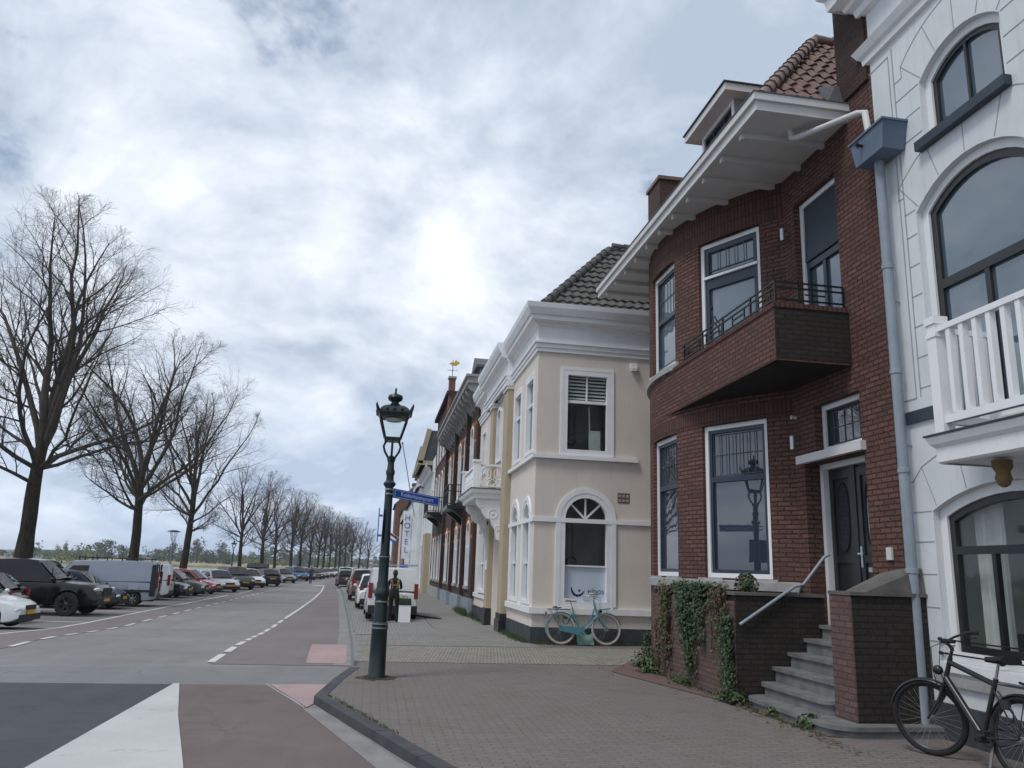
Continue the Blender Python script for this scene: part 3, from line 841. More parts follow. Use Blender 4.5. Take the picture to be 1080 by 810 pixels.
# rusticated ashlar: groove shade drawn as dark strips laid on the flat wall
jb = MB()
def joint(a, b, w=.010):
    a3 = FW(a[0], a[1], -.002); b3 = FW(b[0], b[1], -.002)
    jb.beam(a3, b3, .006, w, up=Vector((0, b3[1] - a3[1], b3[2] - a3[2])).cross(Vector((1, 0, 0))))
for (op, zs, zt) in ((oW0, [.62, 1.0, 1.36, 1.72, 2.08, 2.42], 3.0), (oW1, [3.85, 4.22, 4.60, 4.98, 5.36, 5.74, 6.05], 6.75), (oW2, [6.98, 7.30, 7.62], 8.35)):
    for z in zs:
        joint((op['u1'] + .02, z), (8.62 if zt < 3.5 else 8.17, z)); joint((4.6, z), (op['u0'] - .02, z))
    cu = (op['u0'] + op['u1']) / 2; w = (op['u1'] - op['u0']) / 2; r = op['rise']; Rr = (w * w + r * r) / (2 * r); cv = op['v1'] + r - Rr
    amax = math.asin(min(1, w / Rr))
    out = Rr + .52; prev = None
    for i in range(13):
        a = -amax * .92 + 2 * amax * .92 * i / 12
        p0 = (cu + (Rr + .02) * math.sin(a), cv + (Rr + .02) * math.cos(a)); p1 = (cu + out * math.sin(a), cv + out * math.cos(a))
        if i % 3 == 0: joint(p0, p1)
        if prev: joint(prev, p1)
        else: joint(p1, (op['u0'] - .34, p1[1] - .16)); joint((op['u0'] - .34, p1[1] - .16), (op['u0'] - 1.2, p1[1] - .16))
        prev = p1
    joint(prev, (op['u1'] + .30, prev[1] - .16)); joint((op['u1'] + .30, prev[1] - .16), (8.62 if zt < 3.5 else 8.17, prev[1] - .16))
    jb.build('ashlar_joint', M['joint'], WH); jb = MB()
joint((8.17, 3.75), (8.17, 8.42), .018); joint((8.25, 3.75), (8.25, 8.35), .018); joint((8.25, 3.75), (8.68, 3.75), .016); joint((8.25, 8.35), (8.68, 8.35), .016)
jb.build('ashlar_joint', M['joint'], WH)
mb = MB(); mb.box(XW - .05, XW, -4, 8.58, -.1, .37); mb.build('plinth', M['plinth_dark'], WH)
mb = MB(); mb.box(XW - .045, XW - .003, 5.9, 8.3, .56, .66); mb.build('stone_band', M['stone'], WH, bevel=.01)
mb = MB(); mb.box(XW - .035, XW - .003, 7.90, 8.62, 3.46, 3.60); mb.build('string_course', M['blue_black'], WH, bevel=.01)
def prof_strip(mb, prof, y0, y1, x=XW, ret=True):
    """moulding: profile list of (protrusion, z) run along Y, with a return at the far end"""
    rows = [[(x - p, y0, z) for p, z in prof], [(x - p, y1 + (p if ret else 0), z) for p, z in prof], ]
    if ret: rows.append([(x + .3, y1 + p, z) for p, z in prof])
    mb.grid(rows)
mb = MB(); prof_strip(mb, [(0, 8.50), (.05, 8.52), (.06, 8.60), (.10, 8.64), (.13, 8.70), (.15, 8.74), (0, 8.76)], -4, 8.66)
prof_strip(mb, [(0, 9.28), (.08, 9.30), (.10, 9.40), (.18, 9.44), (.20, 9.50), (.34, 9.56), (.36, 9.72), (.44, 9.80), (.50, 9.98), (.52, 10.05), (0, 10.1)], -4, 8.66)
mb.build('cornice', M['white_trim'], WH)
w = window(WH, FW, oW0, .18, 'white_trim', .11, 'black_paint', .075, rails=[(1.98, .085)], mulls=[(7.43, .055, .98, 1.94), (6.73, .055, .98, 1.94)], pm='glass_clear', room=(1.0, 'room'), sill=('white_trim', .06, .10, .05))
# net curtains, hanging lamps seen through the ground floor window
for a, b in ((7.50, 7.94), (6.2, 6.62)):
    mb = MB(); rows = []
    for i in range(25):
        u = a + (b - a) * i / 24; d = .34 + .025 * math.sin(i * 1.9)
        rows.append([FW(u, .95, d), FW(u, 2.5, d)])
    mb.grid(rows); mb.build('curtain', M['curtain'], w)
for u, v, d, r in ((7.26, 1.92, .55, .15), (6.95, 2.05, .8, .13), (7.16, 1.28, .5, .17)):
    mb = MB(); mb.blob(FW(u, v, d), r, r, r, 14, k=10); mb.cyl(FW(u, v + r, d), FW(u, 2.9, d), .006, 5)
    mb.build('paper_lamp', M['shutter'], w, smooth=60)
mb = MB(); mb.box(XW + .7, XW + .9, 6.3, 7.9, .5, 1.12); mb.build('counter', M['room_dark'], w)
mb = MB()
for z in (1.03, .885):
    mb = MB()
    mb.cyl((XW - .03, 5.9, z), (XW - .03, 8.16, z), .009, 6)
    mb.blob((XW - .03, 8.17, z), .022, .03, .022, 8)
    mb.cyl((XW - .03, 8.13, z), (XW + .02, 8.13, z), .009, 6)
    if z < 1: mb.blob((XW - .03, 7.30, .885), .045, .045, .045, 10)
    mb.build('guard_bar', M['iron'], WH, smooth=60)
window(WH, FW, oW1, .18, 'white_trim', .10, 'black_paint', .09, rails=[(5.02, .11)], mulls=[(7.1, .07, 3.3, 4.97)], pm='glass_up')
window(WH, FW, oW2, .18, 'white_trim', .10, 'black_paint', .06, mulls=[(7.07, .035, 6.9, 7.84)], pm='glass_up', sill=('blue_black', .06, .12, .10))
for o_, p_ in ((oX0, 'glass'), (oX1, 'glass_up'), (oX2, 'glass_up')):
    window(WH, FW, o_, .18, 'white_trim', .10, 'black_paint', .07, rails=[(o_['v0'] + .6 * (o_['v1'] - o_['v0']), .08)], pm=p_)
# wooden balcony
M['turned_wood'] = m_plain('turned_wood', (.16, .10, .045), .6, .3, 9)
XB = 5.50; YB = 7.12; Y0B = 4.4
mb = MB()
mb.box(XB + .02, XW, Y0B, YB - .02, 2.80, 2.99)
rows = [[(XB + .04 - p, Y0B, z) for p, z in ((0, 2.78), (.03, 2.80), (.03, 2.94), (.07, 2.98), (.09, 3.03), (.09, 3.055))],
        [(XB + .04 - p, YB - .04 + p, z) for p, z in ((0, 2.78), (.03, 2.80), (.03, 2.94), (.07, 2.98), (.09, 3.03), (.09, 3.055))],
        [(XW, YB - .04 + p, z) for p, z in ((0, 2.78), (.03, 2.80), (.03, 2.94), (.07, 2.98), (.09, 3.03), (.09, 3.055))]]
mb.grid(rows)
BAL = mb.build('balcony', M['white_trim'], WH)
mb = MB(); mb.box(XB - .07, XW, Y0B, YB + .07, 3.056, 3.075); mb.build('deck', M['plinth_dark'], BAL)
for yy in (YB - .10, Y0B + .3):
    mb = MB()
    mb.box(XB, XB + .13, yy - .065, yy + .065, 3.076, 4.22); mb.box(XB - .015, XB + .145, yy - .08, yy + .08, 4.22, 4.30); mb.box(XB - .01, XB + .14, yy - .075, yy + .075, 4.08, 4.12)
    mb.build('post', M['white_paint'], BAL, bevel=.008)
mb = MB()
mb.box(XB + .02, XB + .10, Y0B + .3, YB - .165, 4.13, 4.19); mb.box(XB + .03, XB + .10, Y0B + .3, YB - .165, 3.18, 3.26)
mb.box(XB + .13, XW, YB - .13, YB - .06, 4.13, 4.19); mb.box(XB + .13, XW, YB - .13, YB - .06, 3.18, 3.26)
mb.build('handrail', M['white_paint'], BAL, bevel=.006)
for i in range(13):
    yy = YB - .30 - i * .18
    if yy < Y0B + .4: break
    mb = MB(); mb.box(XB + .03, XB + .095, yy - .028, yy + .028, 3.262, 4.128); mb.build('baluster', M['white_paint'], BAL)
for i in range(3):
    xx = XB + .25 + i * .17
    mb = MB(); mb.box(xx - .028, xx + .028, YB - .125, YB - .065, 3.262, 4.128); mb.build('baluster', M['white_paint'], BAL)
mb = MB(); mb.lathe([(.02, 2.52), (.05, 2.54), (.075, 2.60), (.06, 2.66), (.085, 2.70), (.09, 2.775)], 12, (5.80, 6.60, 0)); mb.build('turned_drop', M['turned_wood'], BAL, smooth=50)
# rain pipe and hopper head on the party line
mb = MB(); mb.tube([(6.07, 8.41, 6.95), (6.07, 8.41, .0)], .062, 14); PIPE = mb.build('rain_pipe', M['zinc'], WH, smooth=40)
for z in (5.45, 4.1, 2.9, 1.75): mb = MB(); mb.lathe([(.062, z - .03), (.072, z - .025), (.072, z + .025), (.062, z + .03)], 14, (6.07, 8.41, 0)); mb.build('pipe_collar', M['zinc'], PIPE, smooth=40)
for z in (5.0, 3.2, 1.3): mb = MB(); mb.box(6.06, 6.2, 8.40, 8.42, z - .01, z + .01); mb.build('pipe_bracket', M['zinc'], PIPE)
mb = MB(); mb.hexa([(5.88, 8.06, 6.9), (6.18, 8.06, 6.9), (6.18, 8.62, 6.9), (5.88, 8.62, 6.9), (5.86, 7.99, 7.24), (6.2, 7.99, 7.24), (6.2, 8.69, 7.24), (5.86, 8.69, 7.24)])
mb.box(5.84, 6.2, 7.97, 8.71, 7.242, 7.27)
HOP = mb.build('hopper_head', M['hopper_blue'], PIPE, bevel=.012)
mb = MB(); mb.cyl((5.88, 8.44, 7.12), (5.77, 8.44, 7.12), .022, 8); mb.cyl((5.80, 8.44, 7.08), (5.80, 8.44, 7.17), .014, 6); mb.build('spout', M['black_paint'], HOP)
mb = MB(); mb.tube([(5.55, 9.62, 7.99), (5.55, 9.60, 7.86), (5.60, 9.52, 7.83), (6.0, 8.68, 7.76), (6.04, 8.58, 7.72), (6.04, 8.52, 7.27)], .045, 10); mb.build('overflow_pipe', M['eave_white'], PIPE, smooth=50)

# ================================================================== brick house with curved bay
BH = thing('brick_house', 'red brick house with a curved bay, brick balcony, deep white eaves and stone steps', 'house', (6.2, 12.5, 0), world=True)
CX, CY, RB = 9.09, 13.85, 3.99
FB = lambda u, v, d: (CX - (RB - d) * math.cos(u / RB), CY - (RB - d) * math.sin(u / RB), v)
AE = .761 * RB         # arc length from the middle of the bay to where it meets the flat front
deg = lambda a: R(a) * RB
oB0 = [OP(deg(19.2), deg(37.5), 1.60, 4.08, dp=.16), OP(deg(-8.6), deg(8.6), 1.60, 4.08, dp=.16), OP(deg(-37.5), deg(-19.2), 1.60, 4.08, dp=.16)]
oB1 = [OP(deg(19.2), deg(37.5), 4.72, 7.36, dp=.16), OP(deg(-8.6), deg(8.6), 5.38, 7.36, dp=.16), OP(deg(-37.5), deg(-19.2), 5.38, 7.36, dp=.16)]
mb = MB(); wall(mb, FB, -AE, AE, -.1, 1.44, du=.12); mb.build('base_wall', M['brick_low'], BH, smooth=30, weld=True)
mb = MB(); wall(mb, FB, -AE, AE, 1.44, 4.08, oB0, du=.12); wall(mb, FB, -AE, AE, 4.33, 7.36, oB1, du=.12)
bay = mb.build('bay_wall', M['brick_red'], BH, smooth=30)
mb = MB(); wall(mb, FB, -AE, AE, 4.08, 4.33, du=.12); mb.build('soldier_course', M['brick_soldier'], BH, smooth=30)
mb = MB(); wall(mb, FB, -AE, AE, 7.36, 8.06, du=.12); mb.build('soldier_course', M['brick_soldier'], BH, smooth=30)
FF = lambda u, v, d: (6.2 + d, u, v)
oDoor = OP(9.35, 10.84, -.1, 3.28, dp=.34); oFan = OP(9.38, 10.50, 3.41, 4.10, dp=.22); oU3 = OP(9.62, 10.78, 4.72, 7.42, dp=.2)
mb = MB(); wall(mb, FF, 8.62, 11.10, -.1, 8.06, [oDoor, oFan, oU3]); mb.build('wall', M['brick_red'], BH); mb = MB()
mb.face([(6.2, 16.6, -.1), (12.5, 16.6, -.1), (12.5, 16.6, 8.06), (6.2, 16.6, 8.06)]); mb.build('end_wall', M['brick_red'], BH); mb = MB()
wall(mb, FF, 8.62, 9.33, 8.06, 11.6)
mb.face([(6.2, 9.33, 8.06), (12.5, 9.33, 8.06), (12.5, 9.33, 11.6), (6.2, 9.33, 11.6)]); mb.face([(6.2, 8.62, 8.06), (12.5, 8.62, 8.06), (12.5, 8.62, 11.6), (6.2, 8.62, 11.6)])
mb.face([(6.2, 8.62, 11.6), (12.5, 8.62, 11.6), (12.5, 9.33, 11.6), (6.2, 9.33, 11.6)])
mb.build('party_wall', M['brick_red'], BH)
mb = MB(); mb.box(6.16, 6.2, 8.66, 9.34, 8.3, 11.6); mb.build('weathered_face', M['brick_dark'], bpy.data.objects['party_wall'])
# bay windows
def bay_window(op, lower_v, nu, pm1='glass', sillm='stone', sil=.12, nv=2, mull=None):
    u0, u1 = op['u0'], op['u1']
    w = window(BH, FB, op, .16, 'white_paint', .075, 'navy_sash', .055, rails=[(lower_v, .09)], pm=pm1,
               leads=(u0 + .14, u1 - .14, lower_v + .07, op['v1'] - .16, nu, nv), sill=(sillm, .10, .13, .06) if sil else None)
    return w
bay_window(oB0[0], 3.18, 7); bay_window(oB0[1], 3.18, 7); bay_window(oB0[2], 3.18, 7)
bay_window(oB1[1], 6.42, 6, 'glass_up', 'eave_white', .1, 2); bay_window(oB1[2], 6.42, 6, 'glass_up', 'eave_white', .1, 2)
u0, u1 = oB1[0]['u0'], oB1[0]['u1']
fd = window(BH, FB, oB1[0], .16, 'white_paint', .075, 'navy_sash', .085, rails=[(6.76, .05)], pm='glass_up', leads=(u0 + .17, u1 - .17, 6.86, 7.20, 5, 1), name='french_door')
mb = MB(); mb.fbox(FB, u0 + .075, u1 - .075, 6.70, 6.745, .03, .15); mb.build('transom', M['white_paint'], fd)
for za, zb_ in ((4.8, 5.0), (6.52, 6.70)): mb = MB(); mb.fbox(FB, u0 + .16, u1 - .16, za, zb_, .09, .15); mb.build('door_rail', M['navy_sash'], fd)
w3 = window(BH, FF, oU3, .2, 'white_paint', .08, 'navy_sash', .07, rails=[(6.35, .10)], mulls=[(10.22, .08, 4.8, 6.3)], pm='glass_up', leads=(9.8, 10.6, 6.45, 7.25, 5, 2))
mb = MB(); mb.hexa([(6.30, 9.72, 6.42), (6.33, 9.72, 6.42), (6.33, 10.68, 6.42), (6.30, 10.68, 6.42), (6.33, 9.72, 7.3), (6.35, 9.72, 7.3), (6.35, 10.68, 7.3), (6.33, 10.68, 7.3)]); mb.build('awning', M['blue_black'], w3)
for z0, z1, pd in ((1.43, 1.575, .07), (5.24, 5.36, .06)):
    mb = MB(); n = 40
    rows = []
    for i in range(n + 1):
        u = -AE + (2 * AE) * i / n if z0 < 2 else -AE + (AE + deg(10)) * i / n
        rows.append([FB(u, z0, .02), FB(u, z0, -pd), FB(u, z1 - .02, -pd), FB(u, z1, .02)])
    mb.grid(rows); mb.build('sill_band', M['stone'], BH, smooth=30)
# curtains / blind behind the narrow bay window
# doorway
mb = MB(); mb.box(6.12, 6.52, 9.30, 10.95, 3.285, 3.405); mb.build('lintel', M['eave_white'], BH, bevel=.012)
window(BH, FF, oFan, .22, 'white_paint', .075, 'black_paint', .03, pm='glass', leads=(9.5, 10.4, 3.52, 3.98, 5, 2), name='fanlight')
mb = MB(); mb.box(6.44, 6.60, 10.76, 10.84, .95, 3.28); mb.box(6.44, 6.60, 9.352, 9.43, .95, 3.28); mb.box(6.44, 6.60, 9.43, 10.76, 3.20, 3.28)
DF = mb.build('door_frame', M['white_paint'], BH)
mb = MB(); mb.box(6.53, 6.58, 9.43, 10.76, 1.02, 3.2)
for a, b in ((9.47, 10.06), (10.13, 10.72)):
    mb.box(6.505, 6.53, a, a + .10, 1.06, 3.16); mb.box(6.505, 6.53, b - .10, b, 1.06, 3.16); mb.box(6.505, 6.53, a + .1, b - .1, 3.04, 3.16); mb.box(6.505, 6.53, a + .1, b - .1, 1.06, 1.3); mb.box(6.505, 6.53, a + .1, b - .1, 1.86, 1.96)
mb.box(6.49, 6.53, 10.06, 10.13, 1.02, 3.2)
DR = mb.build('front_door', M['black_paint'], BH, bevel=.004)
mb = MB()
for a, b in ((9.58, 9.95), (10.24, 10.61)):
    c = (a + b) / 2
    mb.face([(6.527, c + .13 * math.cos(t), 2.5 + .48 * math.copysign(abs(math.sin(t)) ** .6, math.sin(t))) for t in [2 * PI * i / 20 for i in range(20)]])
mb.build('pane', M['glass'], DR)
mb = MB()
for c in (9.765, 10.425):
    mb.tube([(6.52, c + .13 * math.cos(t), 2.5 + .48 * math.copysign(abs(math.sin(t)) ** .6, math.sin(t))) for t in [2 * PI * i / 20 for i in range(20)]], .012, 5, False, closed=True)
mb.build('grille', M['iron'], DR)
mb = MB(); mb.box(6.492, 6.50, 9.99, 10.03, 1.80, 2.08); mb.cyl((6.50, 10.01, 1.98), (6.45, 10.01, 1.98), .011, 6); mb.box(6.44, 6.455, 9.90, 10.025, 1.968, 1.992); mb.build('handle', M['chrome'], DR)
mb = MB(); mb.box(6.496, 6.51, 9.62, 9.88, 1.74, 1.80); mb.build('letter_slot', M['chrome'], DR)
mb = MB(); mb.box(6.165, 6.195, 8.90, 9.00, 1.88, 2.03); mb.build('bell_plate', M['eave_white'], BH, bevel=.006)
mb = MB(); mb.face([(6.198, 11.05, 2.45), (6.198, 10.99, 2.45), (6.198, 10.99, 2.52), (6.198, 11.05, 2.52)])
for z in (3.62, 7.0):
    mb = MB(); mb.cyl((6.10, 10.98, z - .10), (6.10, 10.98, z + .10), .04, 14); mb.box(6.12, 6.2, 10.96, 11.0, z - .02, z + .02); mb.build('wall_lamp', M['steel'], BH, smooth=40)
mb = MB(); mb.cyl((6.2, 11.02, 4.02), (6.12, 11.02, 4.02), .03, 10); mb.build('porch_light', M['eave_white'], BH, smooth=40)
# balcony: brick parapet running tangent into the bay
mb = MB()
FP = lambda u, v, d: (5.1 + d, u, v)
wall(mb, FP, 9.49, 13.85, 4.46, 5.20)
mb.face([(5.1, 9.49, 4.46), (6.2, 9.49, 4.46), (6.2, 9.49, 5.2), (5.1, 9.49, 5.2)]); mb.face([(5.22, 9.61, 4.46), (6.2, 9.61, 4.46), (6.2, 9.61, 5.2), (5.22, 9.61, 5.2)])
mb.face([(5.22, 9.61, 4.6), (5.22, 13.5, 4.6), (5.22, 13.5, 5.2), (5.22, 9.61, 5.2)])
PB = mb.build('balcony_parapet', M['brick_red'], BH)
mb = MB(); mb.box(5.085, 5.235, 9.47, 13.6, 5.202, 5.27); mb.box(5.235, 6.2, 9.47, 9.62, 5.203, 5.271); mb.build('coping', M['brick_soldier'], PB)
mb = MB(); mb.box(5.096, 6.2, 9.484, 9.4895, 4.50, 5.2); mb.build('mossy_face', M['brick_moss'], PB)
arc = [FB(AE * (1 - i / 20), 4.463, 0) for i in range(21)]
mb = MB(); 
mid = [(5.1, 9.49 + (13.85 - 9.49) * i / 20, 4.463) for i in range(21)]
mb.grid([mid, [(6.2, 9.49 + (11.1 - 9.49) * i / 20, 4.463) if False else (arc[i][0] + .02, arc[i][1], 4.463) for i in range(21)]])
mb.face([(5.1, 9.49, 4.463), (6.22, 9.49, 4.463), (6.22, 11.12, 4.463)])
mb.grid([[(p[0], p[1], 4.60) for p in mid], [(p[0] + .02, p[1], 4.60) for p in arc]]); mb.face([(5.1, 9.49, 4.6), (6.22, 9.49, 4.6), (6.22, 11.12, 4.6)])
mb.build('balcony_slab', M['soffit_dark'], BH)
mb = MB()
def rl(z, a=9.55, b=12.9, t=.022): mb.box(5.15, 5.15 + t, a, b, z - t / 2, z + t / 2)
rl(5.60); rl(5.52); rl(5.35)
for yy in (9.56, 10.3, 11.25, 12.05, 12.88): mb.box(5.148, 5.175, yy - .013, yy + .013, 5.27, 5.62)
for a, b, z0, z1 in ((9.7, 10.05, 5.43, 5.45), (10.5, 10.9, 5.43, 5.45), (11.4, 11.9, 5.43, 5.45), (12.2, 12.7, 5.43, 5.45)):
    mb.box(5.15, 5.17, a, b, z0, z1)
    for q in (a, b): mb.box(5.151, 5.169, q - .01, q + .01, 5.36, 5.51)
for z in (5.60, 5.52, 5.35): mb.box(5.17, 6.18, 9.545, 9.567, z - .011, z + .011)
for x in (5.5, 5.95, 6.17): mb.box(x - .012, x + .012, 9.544, 9.568, 5.27, 5.61)
mb.box(5.6, 5.9, 9.548, 9.564, 5.43, 5.45)
RAIL = mb.build('railing', M['iron'], PB)
mb = MB()
for k in range(3):
    pts = [(5.165, 11.28 + .05 * k + .0 * i, 5.30 + i * .055) for i in range(3)]
mb.tube([(5.16, 11.3, 5.3), (5.16, 11.28, 5.5), (5.16, 11.45, 5.6), (5.16, 11.55, 5.72), (5.16, 11.62, 5.75)], .013, 5); mb.tube([(5.16, 11.3, 5.35), (5.16, 11.42, 5.5), (5.16, 11.6, 5.64), (5.16, 11.66, 5.86)], .013, 5); mb.blob((5.16, 11.66, 5.9), .03, .03, .05, 8)
mb.build('ornament', M['iron'], RAIL)
# eaves
mb = MB(); mb.box(4.86, 7.5, 9.25, 17.3, 7.995, 8.04); EV = mb.build('eaves', M['eave_white'], BH)
mb = MB()
for prof in ((4.80, 4.86, 7.97, 8.19), (4.755, 4.80, 8.11, 8.22)):
    x0, x1, z0, z1 = prof
    mb.box(x0, x1, 9.25 - (4.86 - x0), 17.3, z0, z1)
    mb.box(x1, 6.30, 9.25 - (4.86 - x0), 9.25 - (4.86 - x0) + (x1 - x0), z0, z1)
mb.build('fascia', M['eave_white'], EV)
mb = MB(); mb.box(4.74, 6.3, 9.13, 17.3, 8.221, 8.235); mb.build('gutter_edge', M['lead'], EV)
for yy in (9.85, 10.53, 11.22, 11.92, 12.62, 13.32, 14.03, 14.73, 15.43, 16.13, 16.83):
    mb = MB(); mb.box(4.92, 7.0, yy - .035, yy + .035, 7.915, 7.994); mb.box(4.872, 4.92, yy - .04, yy + .04, 7.885, 7.994); mb.build('rafter_end', M['eave_white'], EV, bevel=.006)
# hipped roof of pantiles
EX, EY, EZ = 4.92, 9.30, 8.20; K = 1.27; HR = 2.4
nrm = math.sqrt(1 + K * K)
roof = MB()
tiles(roof, (EX, EY, EZ), (1, 0, 0), (0, 1, K), 6.2, HR * nrm, lambda v: v / nrm, lambda v: 6.2, .21, .32)
tiles(roof, (EX, EY, EZ), (0, 1, 0), (1, 0, K), 7.9, HR * nrm, lambda v: v / nrm, lambda v: 7.9, .21, .32)
RF = roof.build('roof', M['tile_red'], BH, smooth=60)
mb = MB(); ridge_tiles(mb, (EX + .02, EY + .02, EZ + .06), (EX + HR, EY + HR, EZ + HR * K + .06)); ridge_tiles(mb, (EX + HR, EY + HR, EZ + HR * K + .05), (12.4, EY + HR, EZ + HR * K + .05)); mb.build('hip_tile', M['tile_hip'], RF, smooth=40)
mb = MB(); mb.hexa([(5.9, 9.20, 8.236), (6.2, 9.20, 8.236), (6.2, 9.7, 8.236), (5.9, 9.7, 8.236), (6.1, 9.3, 8.6), (6.2, 9.3, 8.6), (6.2, 9.7, 8.85), (6.1, 9.7, 8.85)]); mb.build('lead_flashing', M['lead'], RF)
# dormer
mb = MB(); mb.box(5.5, 7.2, 11.62, 13.5, 9.98, 10.12); DM = mb.build('dormer', M['eave_white'], RF, bevel=.01)
mb = MB(); mb.box(5.47, 7.2, 11.59, 13.53, 10.122, 10.145); mb.build('dormer_roof', M['bitumen'], DM)
mb = MB(); mb.box(5.78, 7.0, 11.86, 11.90, 9.0, 9.98); mb.box(5.78, 7.0, 13.22, 13.26, 9.0, 9.98); mb.build('dormer_cheek', M['zinc'], DM)
FD = lambda u, v, d: (5.76 + d, u, v)
window(DM, FD, OP(11.86, 13.26, 9.25, 9.98), .10, 'white_paint', .08, 'navy_sash', .05, mulls=[(12.33, .04, 9.3, 9.9), (12.8, .04, 9.3, 9.9)], pm='glass', name='dormer_window')
# chimney
mb = MB(); mb.box(5.52, 6.15, 15.0, 15.75, 8.4, 9.98); CH = mb.build('chimney', M['brick_brown'], RF)
mb = MB(); mb.box(5.48, 6.19, 14.96, 15.79, 9.98, 10.06); mb.build('chimney_cap', M['tile_hip'], CH, bevel=.01)
# forecourt wall, steps
mb = MB(); mb.box(4.85, 6.15, 10.43, 10.66, -.05, 1.38); mb.box(4.85, 5.08, 10.661, 13.6, -.05, 1.38)
GW = mb.build('planter_wall', M['brick_moss'], BH)
mb = MB(); mb.box(4.83, 4.8495, 10.44, 13.6, -.05, 1.30); mb.build('street_face', M['brick_low'], GW)
mb = MB(); mb.box(4.82, 6.15, 10.40, 10.69, 1.381, 1.42); mb.box(4.82, 5.11, 10.691, 13.6, 1.381, 1.42); mb.build('coping', M['cement'], GW, bevel=.01)
mb = MB(); mb.box(5.09, 6.1, 10.67, 13.4, 1.1, 1.30); mb.build('planter_soil', M['soil'], GW)
mb = MB(); mb.box(5.27, 6.2, 8.38, 8.78, -.05, 1.46); SW = mb.build('stair_wall', M['brick_moss'], BH)
mb = MB(); mb.box(5.25, 5.269, 8.37, 8.79, -.05, 1.46); mb.build('end_face', M['brick_low'], SW)
mb = MB(); mb.box(5.24, 6.2, 8.35, 8.80, 1.461, 1.50)
mb.hexa([(5.45, 8.37, 1.50), (6.19, 8.37, 1.50), (6.19, 8.78, 1.50), (5.45, 8.78, 1.50), (5.9, 8.45, 1.72), (6.19, 8.40, 1.78), (6.19, 8.78, 1.78), (5.9, 8.74, 1.72)])
mb.build('cement_capping', M['cement'], SW, bevel=.02)
def step(x0, y0, y1, z0, z1, rr, name='step'):
    mb = MB()
    def outline(g):
        pts = [(6.5, y0)]
        n = 7
        for i in range(n + 1):
            a = PI / 2 * i / n; pts.append((x0 - g + rr - rr * math.sin(a), y0 - g + rr - rr * math.cos(a)))
        for i in range(n + 1):
            a = PI / 2 * i / n; pts.append((x0 - g + rr - rr * math.cos(a), y1 + g - rr + rr * math.sin(a)))
        pts.append((6.5, y1)); return pts
    a = outline(0); b = outline(.03)
    mb.grid([[(x, y, z0) for x, y in a], [(x, y, z1 - .045) for x, y in a], [(x, y, z1 - .045) for x, y in b], [(x, y, z1) for x, y in b]])
    mb.face([(x, y, z1) for x, y in b])
    return mb.build(name, M['step_stone'], BH, smooth=35)
step(4.90, 8.20, 10.38, -.05, .12, .30)
step(5.16, 8.84, 10.42, .12, .28, .16)
step(5.37, 8.80, 10.425, .28, .47, .04)
step(5.60, 8.80, 10.425, .47, .655, .04)
step(5.84, 8.80, 10.425, .655, .84, .04)
step(6.08, 8.80, 10.425, .84, 1.02, .04)
mb = MB(); mb.tube([(4.88, 10.38, 1.0), (5.70, 10.38, 1.52), (5.83, 10.38, 1.55), (6.15, 10.38, 1.92), (6.24, 10.38, 1.97)], .022, 8)
mb.cyl((4.95, 10.38, 1.045), (4.95, 10.44, 1.02), .012, 6); mb.cyl((5.8, 10.38, 1.545), (5.8, 10.5, 1.38), .012, 6)
mb.build('handrail', M['zinc'], BH, smooth=50)
# unseen back volume
mb = MB(); mb.face([(12.5, 8.62, 0), (12.5, 16.6, 0), (12.5, 16.6, 11.3), (12.5, 8.62, 11.3)]); mb.face([(7.32, 11.7, 11.33), (12.5, 11.7, 11.33), (12.5, 17.2, 11.33), (7.32, 17.2, 11.33)])
mb.build('rear_wall', M['brick_brown'], BH)
# ================================================================== cream corner house
XC, YC = 3.66, 18.62
CH_ = thing('cream_house', 'cream rendered corner house with white cornice, arched windows and dark tiled hip roof', 'house', (XC, YC, 0), world=True)
FS = lambda u, v, d: (u, YC + d, v)        # side face, towards the camera
FC = lambda u, v, d: (XC + d, u, v)        # street face
sU = OP(4.30, 5.54, 4.40, 6.50, dp=.12); sA = OP(4.30, 5.54, .84, 2.86, .61, dp=.12)
mb = MB(); wall(mb, FS, XC, 8.5, -.2, 7.0, [sU, sA])
fU = [OP(19.0, 20.05, 4.46, 6.45, dp=.12), OP(20.75, 21.85, 4.46, 6.45, dp=.12)]
fA = [OP(19.08, 20.0, .84, 2.86, .45, dp=.12), OP(20.72, 21.75, .84, 2.86, .5, dp=.12)]
eU = [OP(24.2, 25.1, 4.9, 6.5, .2, dp=.12), OP(25.4, 26.3, 4.9, 6.5, .2, dp=.12), OP(27.6, 28.6, 4.9, 6.5, dp=.12)]
eA = [OP(26.6, 28.4, .84, 2.86, .6, dp=.12)]; eD = [OP(23.9, 25.0, -.2, 2.9, .4, dp=.3)]
wall(mb, FC, YC, 29.6, -.3, 7.0, fU + fA + eU + eA + eD)
mb.face([(XC, 29.6, -.3), (8.5, 29.6, -.3), (8.5, 29.6, 8.0), (XC, 29.6, 8.0)]); mb.face([(8.5, YC, -.2), (8.5, 29.6, -.2), (8.5, 29.6, 8), (8.5, YC, 8)])
mb.build('wall', M['cream'], CH_)
mb = MB(); mb.box(XC - .03, 8.5, YC - .03, YC - .002, -.2, .36); mb.box(XC - .03, XC - .002, YC, 22.1, -.3, .36); mb.build('plinth', M['plinth_dark'], CH_)
mb = MB(); mb.box(XC - .03, XC - .002, 25.8, 29.6, -.4, .36); mb.build('plinth', M['plinth_dark'], CH_)
def lband(z0, z1, p, x1=8.4, y1=22.1):
    mb = MB()
    mb.box(XC - p, x1, YC - p, YC - .002, z0, z1); mb.box(XC - p, XC - .002, YC, y1, z0, z1); mb.build('sill_band', M['white_trim'], CH_, bevel=.01)
lband(.66, .80, .08); lband(2.76, 2.86, .05)
